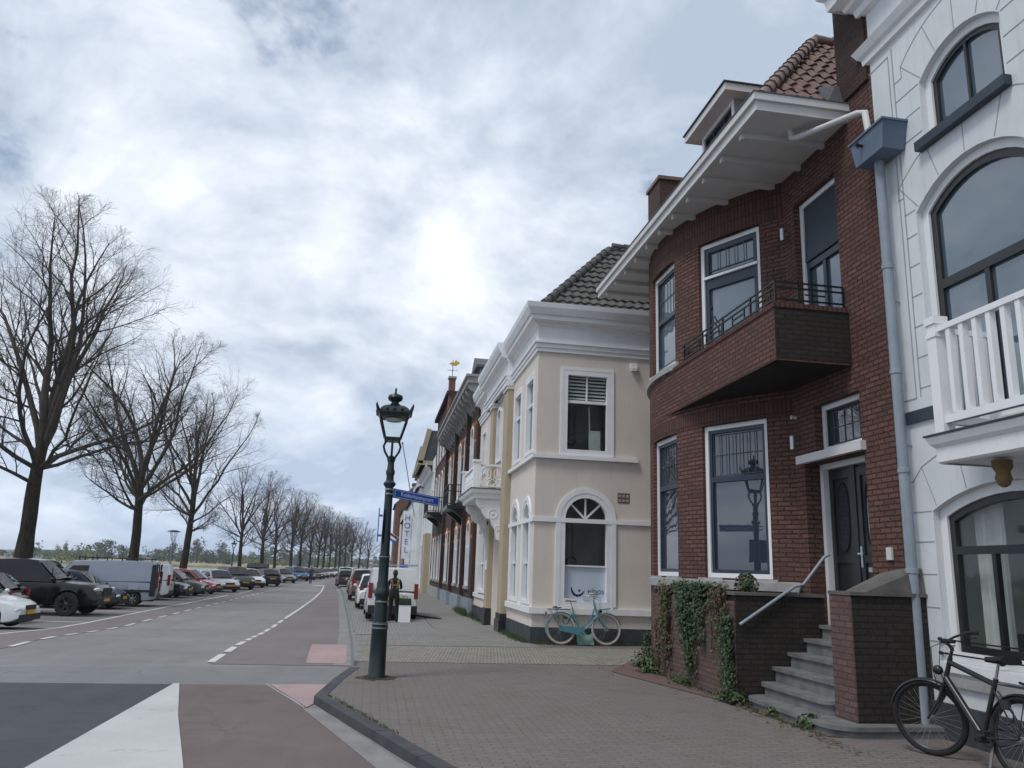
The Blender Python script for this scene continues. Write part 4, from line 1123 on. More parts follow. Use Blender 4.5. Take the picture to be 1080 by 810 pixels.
mb = MB(); mb.box(XC - .05, XC - .002, 25.8, 29.6, .66, .80)
mb.build('sill_band', M['white_trim'], CH_, bevel=.01)
mb = MB(); mb.box(XC - .10, 6.2, YC - .10, YC - .002, 4.27, 4.36); mb.box(XC - .10, XC - .002, YC, 22.2, 4.27, 4.36); mb.build('upper_sill_band', M['white_trim'], CH_, bevel=.01)
# entablature: architrave, frieze and cornice wrap round the corner
prof = [(0, 6.92), (.05, 6.93), (.05, 7.02), (.08, 7.03), (.08, 7.12), (.12, 7.14), (.12, 7.18), (.03, 7.19), (.03, 7.56), (.06, 7.58), (.08, 7.64), (.24, 7.70), (.25, 7.80), (.29, 7.82), (.36, 7.98), (.38, 8.10), (0, 8.16)]
mb = MB()
mb.grid([[(8.6, YC - p, z) for p, z in prof], [(XC - p, YC - p, z) for p, z in prof], [(XC - p, 29.6, z) for p, z in prof]])
COR = mb.build('cornice', M['white_trim'], CH_)
mb = MB(); 
prof2 = [(p + (.16 if z < 7.3 or True else 0), z) for p, z in prof]
mb.grid([[(XC, 22.15, z) for p, z in prof2], [(XC - p, 22.15, z) for p, z in prof2], [(XC - p, 26.8, z) for p, z in prof2], [(XC, 26.8, z) for p, z in prof2]])
mb.build('projecting_cornice', M['white_trim'], COR)
mb = MB(); mb.box(XC + .1, 8.5, YC + .1, 29.6, 8.0, 8.14); mb.build('gutter_bed', M['lead'], COR)
window(CH_, FS, sU, .12, 'white_trim', .12, None, rails=[(5.72, .07)], mulls=[(4.92, .03, 5.75, 6.40)], pm='glass_clear', room=(1.6, 'room_dark'), sill=('white_trim', .02, .05, .06), proud=.045)
mb = MB()
wU = CH_.children[-1]
for i in range(7):
    z = 5.80 + i * .088; mb.hexa([(4.43, YC + .14, z), (5.41, YC + .14, z), (5.41, YC + .20, z + .035), (4.43, YC + .20, z + .035), (4.43, YC + .143, z + .03), (5.41, YC + .143, z + .03), (5.41, YC + .203, z + .065), (4.43, YC + .203, z + .065)])
mb.build('shutter_slats', M['shutter'], wU)
mb = MB(); mb.blob((4.66, YC + .6, 4.86), .15, .05, .15, 12); mb.blob((4.62, YC + .4, 4.50), .25, .08, .09, 10); mb.build('ornament', M['black_paint'], wU)
mb = MB(); mb.cyl((5.1, YC + .5, 5.7), (5.12, YC + .5, 5.0), .02, 6); mb.box(5.1, 5.4, YC + .5, YC + .54, 4.55, 5.1); mb.build('room_furniture', M['room'], wU)
cu = (sA['u0'] + sA['u1']) / 2
aw = window(CH_, FS, sA, .12, 'white_trim', .11, None, rails=[(2.81, .07), (1.76, .035)], pm='glass_clear', room=(1.3, 'room_dark'), sill=('white_trim', .04, .05, .06), proud=.055,
            bars=[((cu, 2.84), (cu, 3.40), .045), ((cu - .02, 2.88), (cu - .37, 3.22), .045), ((cu + .02, 2.88), (cu + .37, 3.22), .045)])
mb = MB(); mb.box(4.40, 5.44, YC + .080, YC + .085, .95, 1.745); FILM = mb.build('frosted_panel', M['frost'], aw)
mb = MB()
pts = [(4.60 + .0, 1.28), (4.615, 1.20), (4.65, 1.13), (4.71, 1.085), (4.78, 1.08), (4.85, 1.105), (4.90, 1.16), (4.92, 1.20)]
ww = [.008, .022, .03, .03, .03, .026, .016, .005]
for (a, b), wa, wb in zip(zip(pts, pts[1:]), ww, ww[1:]):
    dx, dz = b[0] - a[0], b[1] - a[1]; l = math.hypot(dx, dz); nx, nz = -dz / l, dx / l
    mb.face([(a[0] + nx * wa, YC + .0785, a[1] + nz * wa), (b[0] + nx * wb, YC + .0785, b[1] + nz * wb), (b[0] - nx * wb, YC + .0785, b[1] - nz * wb), (a[0] - nx * wa, YC + .0785, a[1] - nz * wa)])
mb.face([(4.80 + .028 * math.cos(2 * PI * i / 14), YC + .0785, 1.195 + .028 * math.sin(2 * PI * i / 14)) for i in range(14)])
mb.build('emblem', M['purple'], FILM)
def text(body, mat, parent, mw, size, extrude=.001, name='lettering', align='LEFT'):
    cu_ = bpy.data.curves.new(name, 'FONT'); cu_.body = body; cu_.size = size; cu_.extrude = extrude; cu_.align_x = align
    cu_.materials.append(M[mat]); o = bpy.data.objects.new(name, cu_); COL.objects.link(o)
    off = OFF.get(parent.name, Vector((0, 0, 0)))
    o.parent = parent
    mw = mw.copy(); mw.translation = mw.translation - off
    o.matrix_local = mw
    # lettering becomes an ordinary mesh
    dg = bpy.context.evaluated_depsgraph_get(); dg.update()
    me = bpy.data.meshes.new_from_object(o.evaluated_get(dg)); n = bpy.data.objects.new(name, me); COL.objects.link(n); n.parent = parent; n.matrix_local = mw
    OFF[n.name] = off
    bpy.data.objects.remove(o)
    return n
def face_minus_y(x, y, z): return Matrix.Translation((x, y, z)) @ Matrix.Rotation(PI / 2, 4, 'X')
text('elpos', 'ink', FILM, face_minus_y(5.00, YC + .0785, 1.13), .19)
mb = MB(); mb.ring((4.66, YC + .35, 1.85), .12, .016, 'y', 20, 6); mb.build('ornament', M['black_paint'], aw)
# raised architraves round the arched window
mb = MB()
for op, F in ((sA, FS), (fA[0], FC), (fA[1], FC)):
    o2 = dict(op); o2['u0'] -= .12; o2['u1'] += .12; o2['rise'] = op['rise'] + .12
    ringframe(mb, F, o2, 0, .12, -.045, .002, bottom=False)
mb.build('arch_moulding', M['white_trim'], CH_)
mb = MB()
for op, F in ((sU, FS), (fU[0], FC), (fU[1], FC)):
    o2 = dict(op); o2['u0'] -= .06; o2['u1'] += .06; o2['v1'] += .07; o2['v0'] -= .02
    ringframe(mb, F, o2, 0, .07, -.03, .002, bottom=False)
mb.build('window_moulding', M['white_trim'], CH_)
for op in fU: window(CH_, FC, op, .12, 'white_trim', .09, None, rails=[(5.75, .06)], pm='glass_up', proud=.045)
for op in fA:
    c = (op['u0'] + op['u1']) / 2
    window(CH_, FC, op, .12, 'white_trim', .09, None, rails=[(2.81, .06), (1.8, .03)], pm='glass_up', proud=.05, bars=[((c, 2.84), (c, 3.25), .03), ((c, 2.88), (c - .28, 3.08), .03), ((c, 2.88), (c + .28, 3.08), .03)])
for op in eU: window(CH_, FC, op, .12, 'white_trim', .10, None, rails=[(5.9, .06)], pm='glass_up', proud=.08)
for op in eA: window(CH_, FC, op, .12, 'white_trim', .12, None, rails=[(2.8, .08), (1.8, .04)], mulls=[(27.5, .06, .9, 2.8)], pm='glass_up', proud=.1)
mb = MB(); mb.box(XC + .26, XC + .30, 23.9, 25.0, -.3, 3.3); mb.build('entrance_door', M['white_trim'], CH_)
# pilasters flanking the entrance
for ya, yb in ((22.2, 22.95), (25.15, 25.75)):
    mb = MB(); mb.box(XC - .16, XC - .002, ya, yb, .45, 6.75); PL = mb.build('pilaster', M['tan'], CH_, bevel=.01)
    mb = MB(); mb.box(XC - .22, XC - .002, ya - .04, yb + .04, -.3, .28); mb.box(XC - .19, XC - .002, ya - .02, yb + .02, .281, .45); mb.build('pilaster_base', M['black_paint'], PL, bevel=.02)
    mb = MB(); mb.box(XC - .20, XC - .002, ya - .03, yb + .03, 6.751, 6.84); mb.box(XC - .24, XC - .002, ya - .06, yb + .06, 6.841, 6.92); mb.build('capital', M['white_trim'], PL, bevel=.01)
# entrance balcony with pierced scroll railing
mb = MB(); mb.box(2.68, XC, 23.3, 26.6, 3.84, 3.92)
pr_ = [(0, 3.64), (.05, 3.66), (.06, 3.76), (.14, 3.82), (.16, 3.88), (.16, 3.92)]
mb.grid([[(XC, 23.44 - p, z) for p, z in pr_], [(2.82 - p, 23.44 - p, z) for p, z in pr_], [(2.82 - p, 26.46 + p, z) for p, z in pr_], [(XC, 26.46 + p, z) for p, z in pr_]])
mb.face([(2.82, 23.44, 3.645), (XC, 23.44, 3.645), (XC, 26.46, 3.645), (2.82, 26.46, 3.645)])
CB = mb.build('entrance_balcony', M['white_trim'], CH_)
mb = MB(); mb.box(2.64, XC, 23.26, 26.64, 3.921, 3.96); mb.build('deck', M['lead'], CB)
for yy in (23.42, 26.48):
    mb = MB(); mb.box(2.72, 2.92, yy - .1, yy + .1, 3.961, 4.72); mb.box(2.69, 2.95, yy - .13, yy + .13, 4.721, 4.79)
    mb.build('post', M['white_paint'], CB, bevel=.01)
mb = MB()
mb.box(2.92, XC, 23.36, 23.44, 4.61, 4.67); mb.box(2.92, XC, 23.36, 23.44, 4.0, 4.04); mb.box(2.78, 2.86, 23.52, 26.38, 4.61, 4.67); mb.box(2.78, 2.86, 23.52, 26.38, 4.0, 4.04)
mb.build('handrail', M['white_paint'], CB)
def scrollwork(mb, P, L, z0, z1):
    """interlaced C-scrolls between z0 and z1 along a length L; P(u, z) gives the place"""
    n = max(1, round(L / .36)); w = L / n; h = z1 - z0
    for i in range(n):
        c = (i + .5) * w
        for s in (-1, 1):
            pts = []
            for k in range(15):
                t = k / 14; a = PI * .5 + s * (t * 2.0 * PI * .62)
                pts.append(P(c + .42 * w * math.cos(a) * .9, z0 + h * .62 + h * .32 * math.sin(a)))
            mb.tube(pts, .013, 4)
            mb.tube([P(c + s * .02, z0), P(c + s * .20 * w, z0 + h * .2), P(c + s * .42 * w, z0 + h * .32), P(c + s * .30 * w, z0 + h * .5), P(c + s * .1 * w, z0 + h * .55), P(c, z1)], .014, 4)
            mb.tube([P(c + s * w * .48, z0), P(c + s * .25 * w, z0 + h * .12), P(c + s * .1 * w, z0 + h * .35)], .012, 4)
mb = MB(); scrollwork(mb, lambda u, z: (2.95 + u, 23.40, z), .70, 4.04, 4.61); scrollwork(mb, lambda u, z: (2.82, 23.55 + u, z), 2.8, 4.04, 4.61); mb.build('scroll_railing', M['white_paint'], CB)
for yy in (23.55, 26.2):
    mb = MB(); pts = [(XC, 3.64), (2.85, 3.64), (2.86, 3.48), (2.95, 3.38), (3.02, 3.34), (3.05, 3.22), (3.18, 3.08), (3.30, 3.06), (3.34, 2.91), (3.44, 2.76), (3.50, 2.48), (XC, 2.41)]
    a = [(x, yy - .08, z) for x, z in pts]; b = [(x, yy + .08, z) for x, z in pts]
    mb.face(a); mb.face(b[::-1]); mb.grid([a + [a[0]], b + [b[0]]])
    for c in ((3.02, 3.50, .09), (3.36, 3.22, .13), (3.5, 2.81, .07)): mb.ring((c[0], yy - .085, c[1]), c[2], .018, 'y', 16, 5); mb.blob((c[0], yy - .085, c[1]), c[2] * .4, .03, c[2] * .4, 8)
    mb.build('bracket', M['white_trim'], CB)
mb = MB(); mb.box(XC - .2, XC - .16, 25.35, 25.5, 3.0, 3.12); mb.build('camera_box', M['ink'], CH_)
mb = MB(); mb.box(XC - .19, XC - .165, 25.3, 25.5, 1.6, 1.9); mb.build('name_plate', M['sign_white'], CH_)
# small things on the side wall
mb = MB(); mb.box(6.02, 6.18, YC - .10, YC - .002, 6.66, 6.78); mb.hexa([(6.04, YC - .12, 6.58), (6.16, YC - .12, 6.58), (6.16, YC - .02, 6.60), (6.04, YC - .02, 6.60), (6.02, YC - .13, 6.66), (6.18, YC - .13, 6.66), (6.18, YC - .01, 6.66), (6.02, YC - .01, 6.66)]); mb.build('wall_lamp', M['white_paint'], CH_)
mb = MB(); mb.box(5.70, 6.0, YC - .012, YC - .002, 3.28, 3.52); VT = mb.build('air_vent', M['brick_far'], CH_)
mb = MB()
for i in range(3):
    for j in range(2): mb.box(5.72 + i * .095, 5.79 + i * .095, YC - .016, YC - .0125, 3.31 + j * .11, 3.37 + j * .11)
mb.build('vent_hole', M['stone'], VT)
# hip roof
k2 = 1.13; n2 = math.sqrt(1 + k2 * k2)
rf = MB()
tiles(rf, (XC + .12, YC + .12, 8.16), (1, 0, 0), (0, 1, k2), 5.0, 2.55 * n2, lambda v: v / n2, lambda v: 5.0, .235, .31, .022, .05)
tiles(rf, (XC + .12, YC + .12, 8.16), (0, 1, 0), (1, 0, k2), 10.8, 2.55 * n2, lambda v: v / n2, lambda v: 10.8, .235, .31, .022, .05)
RF2 = rf.build('roof', M['tile_dark'], CH_, smooth=60)
mb = MB(); ridge_tiles(mb, (XC + .14, YC + .14, 8.24), (XC + 2.67, YC + 2.67, 8.24 + 2.53 * k2), .11, .36); ridge_tiles(mb, (XC + 2.67, YC + 2.67, 8.24 + 2.53 * k2), (8.6, YC + 2.67, 8.24 + 2.53 * k2), .11, .36); mb.build('hip_tile', M['tile_dark'], RF2, smooth=40)
mb = MB(); mb.lathe([(.09, 10.6), (.11, 11.05), (.08, 11.1)], 10, (6.35, 21.5, 0)); mb.build('chimney_pot', M['brick_brown'], RF2, smooth=40)
mb = MB(); mb.box(3.75, 4.1, 27.6, 28.8, 8.15, 8.7); mb.box(3.70, 4.15, 27.7, 28.0, 8.7, 9.1); mb.box(3.70, 4.15, 28.4, 28.7, 8.7, 9.0); mb.build('roof_ornament', M['stone'], RF2, bevel=.04)

# ================================================================== the row beyond: generic terrace fronts
def terrace(name, label, xf, y0, y1, ztop, mat, depth=9.0, ops=(), zb=-.4):
    t = thing(name, label, 'house', (xf, (y0 + y1) / 2, -.2), world=True)
    F = lambda u, v, d: (xf + d, u, v)
    mb = MB(); wall(mb, F, y0, y1, zb, ztop, ops, dp=.12)
    for yy in (y0, y1): mb.face([(xf, yy, zb), (xf + depth, yy, zb), (xf + depth, yy, ztop), (xf, yy, ztop)])
    mb.face([(xf + depth, y0, zb), (xf + depth, y1, zb), (xf + depth, y1, ztop), (xf + depth, y0, ztop)])
    mb.build('wall', M[mat], t)
    return t, F


def gable_roof(parent, xf, y0, y1, z0, rise, depth=9.0, over=.3, mat='slate'):
    mb = MB(); xm = xf + depth / 2
    mb.grid([[(xf - over, y, z0) for y in (y0, y1)], [(xm, y, z0 + rise) for y in (y0, y1)], [(xf + depth + over, y, z0) for y in (y0, y1)]])
    for y in (y0, y1): mb.face([(xf - over, y, z0), (xm, y, z0 + rise), (xf + depth + over, y, z0)])
    return mb.build('roof', M[mat], parent)


# --- dark brick house with orange bands, bracketed cornice and two black balconies
XA = 3.70
opsA = []
for i, yy in enumerate((32.0, 34.4, 36.9, 39.6, 42.0)):
    opsA.append(OP(yy, yy + 1.15, .95, 3.2, .35)); opsA.append(OP(yy, yy + 1.15, 4.75, 7.1, .35))
HA, FA = terrace('banded_brick_house', 'dark brick house with orange bands, bracketed cornice and grey dormers beside the cream house', XA, 29.62, 44.6, 8.3, 'brick_brown', ops=opsA)
for op in opsA: window(HA, FA, op, .12, 'white_trim', .11, None, rails=[(op['v0'] + 1.55, .08)], mulls=[((op['u0'] + op['u1']) / 2, .06, op['v0'] + .08, op['v0'] + 1.5)], pm='glass', sill=('stone', .08, .12, .08), proud=.06)
mb = MB()
for z in (7.4, 6.65, 3.45, 2.85):
    mb.box(XA - .025, XA - .002, 29.64, 31.9, z - .07, z + .07)
    edges = [31.9] + [q for op in opsA[::2] for q in (op['u0'] - .12, op['u1'] + .12)] + [44.55]
    for a, b in zip(edges[::2], edges[1::2]): mb.box(XA - .024, XA - .002, a, b, z - .06, z + .06)
    mb.box(XA, XA + 4, 29.585, 29.618, z - .07, z + .07)
mb.build('orange_band', M['brick_band'], HA)
mb = MB()
for op in opsA:
    o2 = dict(op); o2['u0'] -= .16; o2['u1'] += .16; o2['rise'] = op['rise'] + .14; o2['v0'] = op['v1'] - .3
    ringframe(mb, FA, o2, 0, .15, -.03, .002, bottom=False)
mb.build('orange_arch', M['brick_band'], HA)
for yy in (29.64, 33.55, 38.7, 44.1):
    mb = MB(); mb.box(XA - .16, XA - .002, yy, yy + .45, .55, 8.2); mb.build('brick_pier', M['brick_dark'], HA)
mb = MB(); mb.box(XA - .10, XA - .003, 29.62, 44.6, -.45, .50)
for yy in (29.60, 33.5, 38.65, 44.05): mb.box(XA - .24, XA - .101, yy, yy + .55, -.45, .56)
mb.build('plinth', M['zinc'], HA, bevel=.03)
mb = MB(); mb.box(XA - .62, XA + .1, 29.62, 44.6, 8.62, 8.86); mb.box(XA - .70, XA + .1, 29.55, 44.6, 8.861, 8.95); mb.box(XA - .08, XA + .05, 29.62, 44.6, 8.05, 8.30); CA = mb.build('cornice', M['stone'], HA)
y = 29.75
while y < 44.5:
    mb = MB(); pts = [(XA, 8.62), (XA - .58, 8.62), (XA - .58, 8.45), (XA - .45, 8.33), (XA - .25, 8.25), (XA - .15, 8.0), (XA, 7.9)]
    a = [(x, y, z) for x, z in pts]; b = [(x, y + .16, z) for x, z in pts]; mb.face(a); mb.face(b[::-1]); mb.grid([a + [a[0]], b + [b[0]]]); mb.build('bracket', M['stone'], CA); y += 1.04
RA = gable_roof(HA, XA, 29.62, 44.6, 8.95, 3.2, over=.2)
for yy in (32.2, 38.0, 42.6):
    mb = MB(); mb.box(XA + .15, XA + 2.2, yy, yy + 1.5, 8.9, 10.0); DA = mb.build('dormer', M['zinc'], RA)
    mb = MB(); mb.grid([[(XA - .05, yy - .2, 9.98), (XA + 2.6, yy - .2, 9.98)], [(XA - .05, yy + .75, 10.5), (XA + 2.6, yy + .75, 10.5)], [(XA - .05, yy + 1.7, 9.98), (XA + 2.6, yy + 1.7, 9.98)]]); mb.face([(XA - .05, yy - .2, 9.98), (XA - .05, yy + .75, 10.5), (XA - .05, yy + 1.7, 9.98)]); mb.box(XA - .06, XA + 2.2, yy - .2, yy + 1.7, 9.88, 9.975); mb.build('dormer_roof', M['lead'], DA)
    mb = MB(); mb.box(XA + .13, XA + .149, yy + .3, yy + 1.2, 9.05, 9.8); mb.build('pane', M['glass_up'], DA)
def iron_balcony(parent, xf, y0, y1, z, out=.85):
    mb = MB(); mb.box(xf - out, xf, y0, y1, z, z + .16)
    pts = [(xf, z), (xf - out * .8, z), (xf - out * .3, z - .32), (xf, z - .55)]
    for yy in (y0 + .12, y1 - .28):
        a = [(x, yy, q) for x, q in pts]; b = [(x, yy + .16, q) for x, q in pts]; mb.face(a); mb.face(b[::-1]); mb.grid([a + [a[0]], b + [b[0]]])
    o = mb.build('balcony', M['black_paint'], parent)
    mb = MB()
    for zz in (z + .22, z + .75, z + 1.02):
        mb.cyl((xf - out + .04, y0 + .04, zz), (xf - out + .04, y1 - .04, zz), .02, 5); mb.cyl((xf - out + .04, y0 + .04, zz), (xf, y0 + .04, zz), .02, 5)
    n = int((y1 - y0) / .14)
    for i in range(n + 1): mb.cyl((xf - out + .04, y0 + .04 + (y1 - y0 - .08) * i / n, z + .16), (xf - out + .04, y0 + .04 + (y1 - y0 - .08) * i / n, z + 1.02), .012, 4)
    for i in range(6): mb.cyl((xf - out + .04 + out * i / 6, y0 + .04, z + .16), (xf - out + .04 + out * i / 6, y0 + .04, z + 1.02), .012, 4)
    mb.build('railing', M['iron'], o)
    return o
iron_balcony(HA, XA, 33.6, 36.2, 4.05)

# --- taller dark brick house with chimney gable and gilded weathervane
opsB = []
for yy in (45.6, 47.6, 49.8, 52.0):
    opsB += [OP(yy, yy + 1.1, .95, 3.2, .3), OP(yy, yy + 1.1, 4.75, 7.1, .3), OP(yy, yy + 1.0, 8.2, 9.6, .25)]
HB, FBb = terrace('chimney_gable_house', 'tall dark brick house with a slim chimney gable carrying a gilded weathervane', XA, 44.62, 54.4, 11.4, 'brick_brown', ops=opsB)
for op in opsB: window(HB, FBb, op, .12, 'white_trim', .1, None, rails=[(op['v0'] + (op['v1'] - op['v0']) * .66, .08)], pm='glass', sill=('stone', .08, .12, .08), proud=.05)
mb = MB()
for z in (2.9, 3.5, 6.7, 7.4, 8.2, 10.4):
    e = [44.64] + [q for op in opsB[::3] for q in (op['u0'] - .1, op['u1'] + .1)] + [54.35]
    for a, b in zip(e[::2], e[1::2]): mb.box(XA - .024, XA - .002, a, b, z - .07, z + .07)
mb.build('orange_band', M['brick_band'], HB)
mb = MB(); mb.box(XA - .10, XA - .003, 44.62, 54.4, -.45, .50); mb.build('plinth', M['stone'], HB)
mb = MB(); mb.box(XA - .25, XA + .3, 44.62, 54.4, 11.401, 11.6); mb.build('cornice', M['brick_dark'], HB)
gable_roof(HB, XA + .4, 44.62, 54.4, 11.6, 2.0, over=.1)
mb = MB(); mb.box(XA - .12, XA + .6, 44.66, 45.5, 8.6, 11.25); mb.box(XA - .14, XA + .22, 44.7, 45.2, 11.251, 12.36); CHB = mb.build('chimney', M['brick_far'], HB)
mb = MB(); mb.box(XA - .19, XA + .27, 44.65, 45.25, 12.361, 12.48); mb.build('chimney_cap', M['stone'], CHB)
mb = MB(); mb.cyl((XA + .04, 45, 12.48), (XA + .04, 45, 13.5), .02, 6); mb.cyl((XA - .26, 45, 12.9), (XA + .34, 45, 12.9), .014, 5); mb.cyl((XA + .04, 44.7, 12.9), (XA + .04, 45.3, 12.9), .014, 5); WV = mb.build('weathervane', M['iron'], CHB)
mb = MB(); pts = [(-.35, 0), (-.2, .14), (.05, .12), (.1, .30), (.22, .34), (.3, .2), (.42, .26), (.46, .05), (.3, -.02), (.2, -.14), (.0, -.10), (-.1, -.18), (-.16, -.04)]
a = [(XA + .08 + x * .75, 44.985, 13.28 + z * .75) for x, z in pts]; b = [(XA + .08 + x * .75, 45.015, 13.28 + z * .75) for x, z in pts]; mb.face(a); mb.face(b[::-1]); mb.grid([a + [a[0]], b + [b[0]]]); mb.build('gilded_figure', M['gold'], WV)
iron_balcony(HB, XA, 46.4, 50.2, 4.6, .9)

# --- white house with broad tan verge boards
opsC = []
for yy in (55.6, 58.4, 61.4, 64.6):
    opsC += [OP(yy, yy + 1.5, .8, 3.4), OP(yy, yy + 1.4, 4.6, 7.0)]
HC, FCc = terrace('verge_board_house', 'white fronted house under a projecting slate gable with tan verge boards', XA, 54.42, 68, 9.2, 'white_wall', ops=opsC)
for op in opsC: window(HC, FCc, op, .12, 'white_trim', .1, None, rails=[(op['v0'] + 1.6, .08)], pm='glass', proud=.05)
mb = MB(); mb.box(XA - .4, XA - .003, 55.2, 58, -.4, 3.9); mb.build('shop_pilaster', M['tan'], HC)
mb = MB()
a, b = 57.5, 66.5; pts = [(2.9, 9.0), (2.9, 9.3), (3.4, 11.4), (8, 11.4), (8, 9.0)]
for yy in (a, b): mb.face([(x, yy, z) for x, z in pts])
mb.grid([[(x, a, z) for x, z in pts], [(x, b, z) for x, z in pts]]); RC = mb.build('roof', M['slate'], HC)
mb = MB()
for yy in (a, b):
    mb.beam((2.78, yy, 8.95), (3.32, yy, 11.5), .16, .35, up=(1, 0, -.2)); mb.beam((2.6, yy, 9.0), (6, yy, 9.0), .16, .3)
mb.box(2.62, 2.8, a, b, 8.85, 9.15); mb.build('verge_board', M['tan'], RC)
mb = MB(); prof_strip(mb, [(0, 8.2), (.2, 8.25), (.25, 8.5), (.5, 8.6), (.55, 8.85)], 56, 67.5, x=XA); mb.build('cornice', M['white_trim'], HC)

# --- hotel
opsH = []
for yy in (70, 73, 76, 79, 82, 85, 88, 91):
    opsH += [OP(yy, yy + 1.4, .8, 3.2), OP(yy, yy + 1.3, 4.2, 6.4)]
HH, FH = terrace('hotel', 'white hotel front with a tall vertical hotel sign further down the row', 3.4, 68.05, 94, 8.2, 'white_wall', ops=opsH)
for op in opsH: window(HH, FH, op, .12, 'white_trim', .1, None, rails=[(op['v0'] + 1.5, .08)], pm='glass')
gable_roof(HH, 3.4, 68.05, 94, 8.2, 3, mat='slate')
for yy in (70.5, 76, 82):
    mb = MB(); mb.box(3.5, 5.5, yy, yy + 1.6, 8.1, 9.8); d = mb.build('dormer', M['white_wall'], HH); mb = MB(); mb.box(3.3, 5.6, yy - .1, yy + 1.7, 9.8, 10.0); mb.build('dormer_roof', M['lead'], d)
HS = thing('hotel_sign', 'tall white blade sign with blue letters spelling hotel', 'sign', (3.2, 80, 2.5), world=True)
mb = MB(); mb.box(2.55, 3.38, 79.9, 80.1, 2.4, 7.0); PS = mb.build('sign_panel', M['sign_white'], HS)
for i, c in enumerate('HOTEL'):
    text(c, 'sign_blue', PS, face_minus_y(2.96, 79.89, 6.10 - i * .78), .78, .01, align='CENTER')
mb = MB(); mb.box(2.5, 3.3, 79.88, 79.899, 1.55, 1.85); mb.build('lower_board', M['sign_blue'], HS)

# --- the last houses before the bend
for i, (xf, y0, y1, zt, mt, rise, lb) in enumerate((
        (3.2, 94.1, 106, 7.0, 'brick_far', 3.5, 'plain red brick house between the hotel and the last gables'),
        (3.3, 106.1, 118, 8.8, 'cream', 3.0, 'pale rendered house near the end of the row'),
        (2.6, 118.2, 131, 10.5, 'brick_far', 5.0, 'tall red brick gable closing the row at the bend'),
        (3.4, 131.1, 150, 7.5, 'white_wall', 3.5, 'low white house beyond the red brick gable'))):
    ops_ = []
    y = y0 + 1.2
    while y < y1 - 1.6:
        ops_ += [OP(y, y + 1.3, .8, 3.0)] + ([OP(y, y + 1.2, 4.0, 6.0)] if zt > 6.5 else []); y += 2.8
    hh, f_ = terrace('row_house', lb, xf, y0, y1, zt, mt, ops=ops_)
    for op in ops_: window(hh, f_, op, .12, 'white_trim', .1, None, rails=[(op['v0'] + 1.4, .08)], pm='glass')
    gable_roof(hh, xf, y0, y1, zt, rise, mat='slate' if i % 2 else 'tile_red')
# flags
def flag(label, x, y, z, out, up):
    t = thing('flag', label, 'flag', (x, y, z), world=True)
    tip = Vector((x - out, y, z + up)); mb = MB(); mb.cyl((x, y, z), tip, .03, 6); mb.blob(tip, .06, .06, .06, 8); mb.build('flagpole', M['sign_white'], t)
    for k, mt in enumerate(('red_lens', 'sign_white', 'sign_blue')):
        rows = []
        for i in range(7):
            q = i / 6; p = tip + (Vector((x, y, z)) - tip) * (.08 + .45 * q)
            dz = .30
            rows.append([(p.x + .04 * math.sin(q * 7 + j), p.y + .07 * math.sin(q * 6), p.z - .05 - dz * (k + j)) for j in (0, 1)])
        mb = MB(); mb.grid(rows); mb.build('flag_stripe', M[mt], t)
flag('red white and blue flag hanging near the far end of the row', 3.4, 97, 4.5, 2.2, 1.4)
FP_ = thing('flagpole', 'bare leaning flagpole with ball tip rising behind the street name sign', 'flagpole', (3.38, 75, 6.0), world=True)
mb = MB(); mb.cyl((3.39, 75, 6.2), (1.86, 75, 12.95), .05, 7); FPm = mb.build('pole', M['zinc'], FP_)
mb = MB(); mb.blob((1.85, 75, 13.0), .12, .12, .12, 10); mb.build('ball_tip', M['zinc'], FPm)
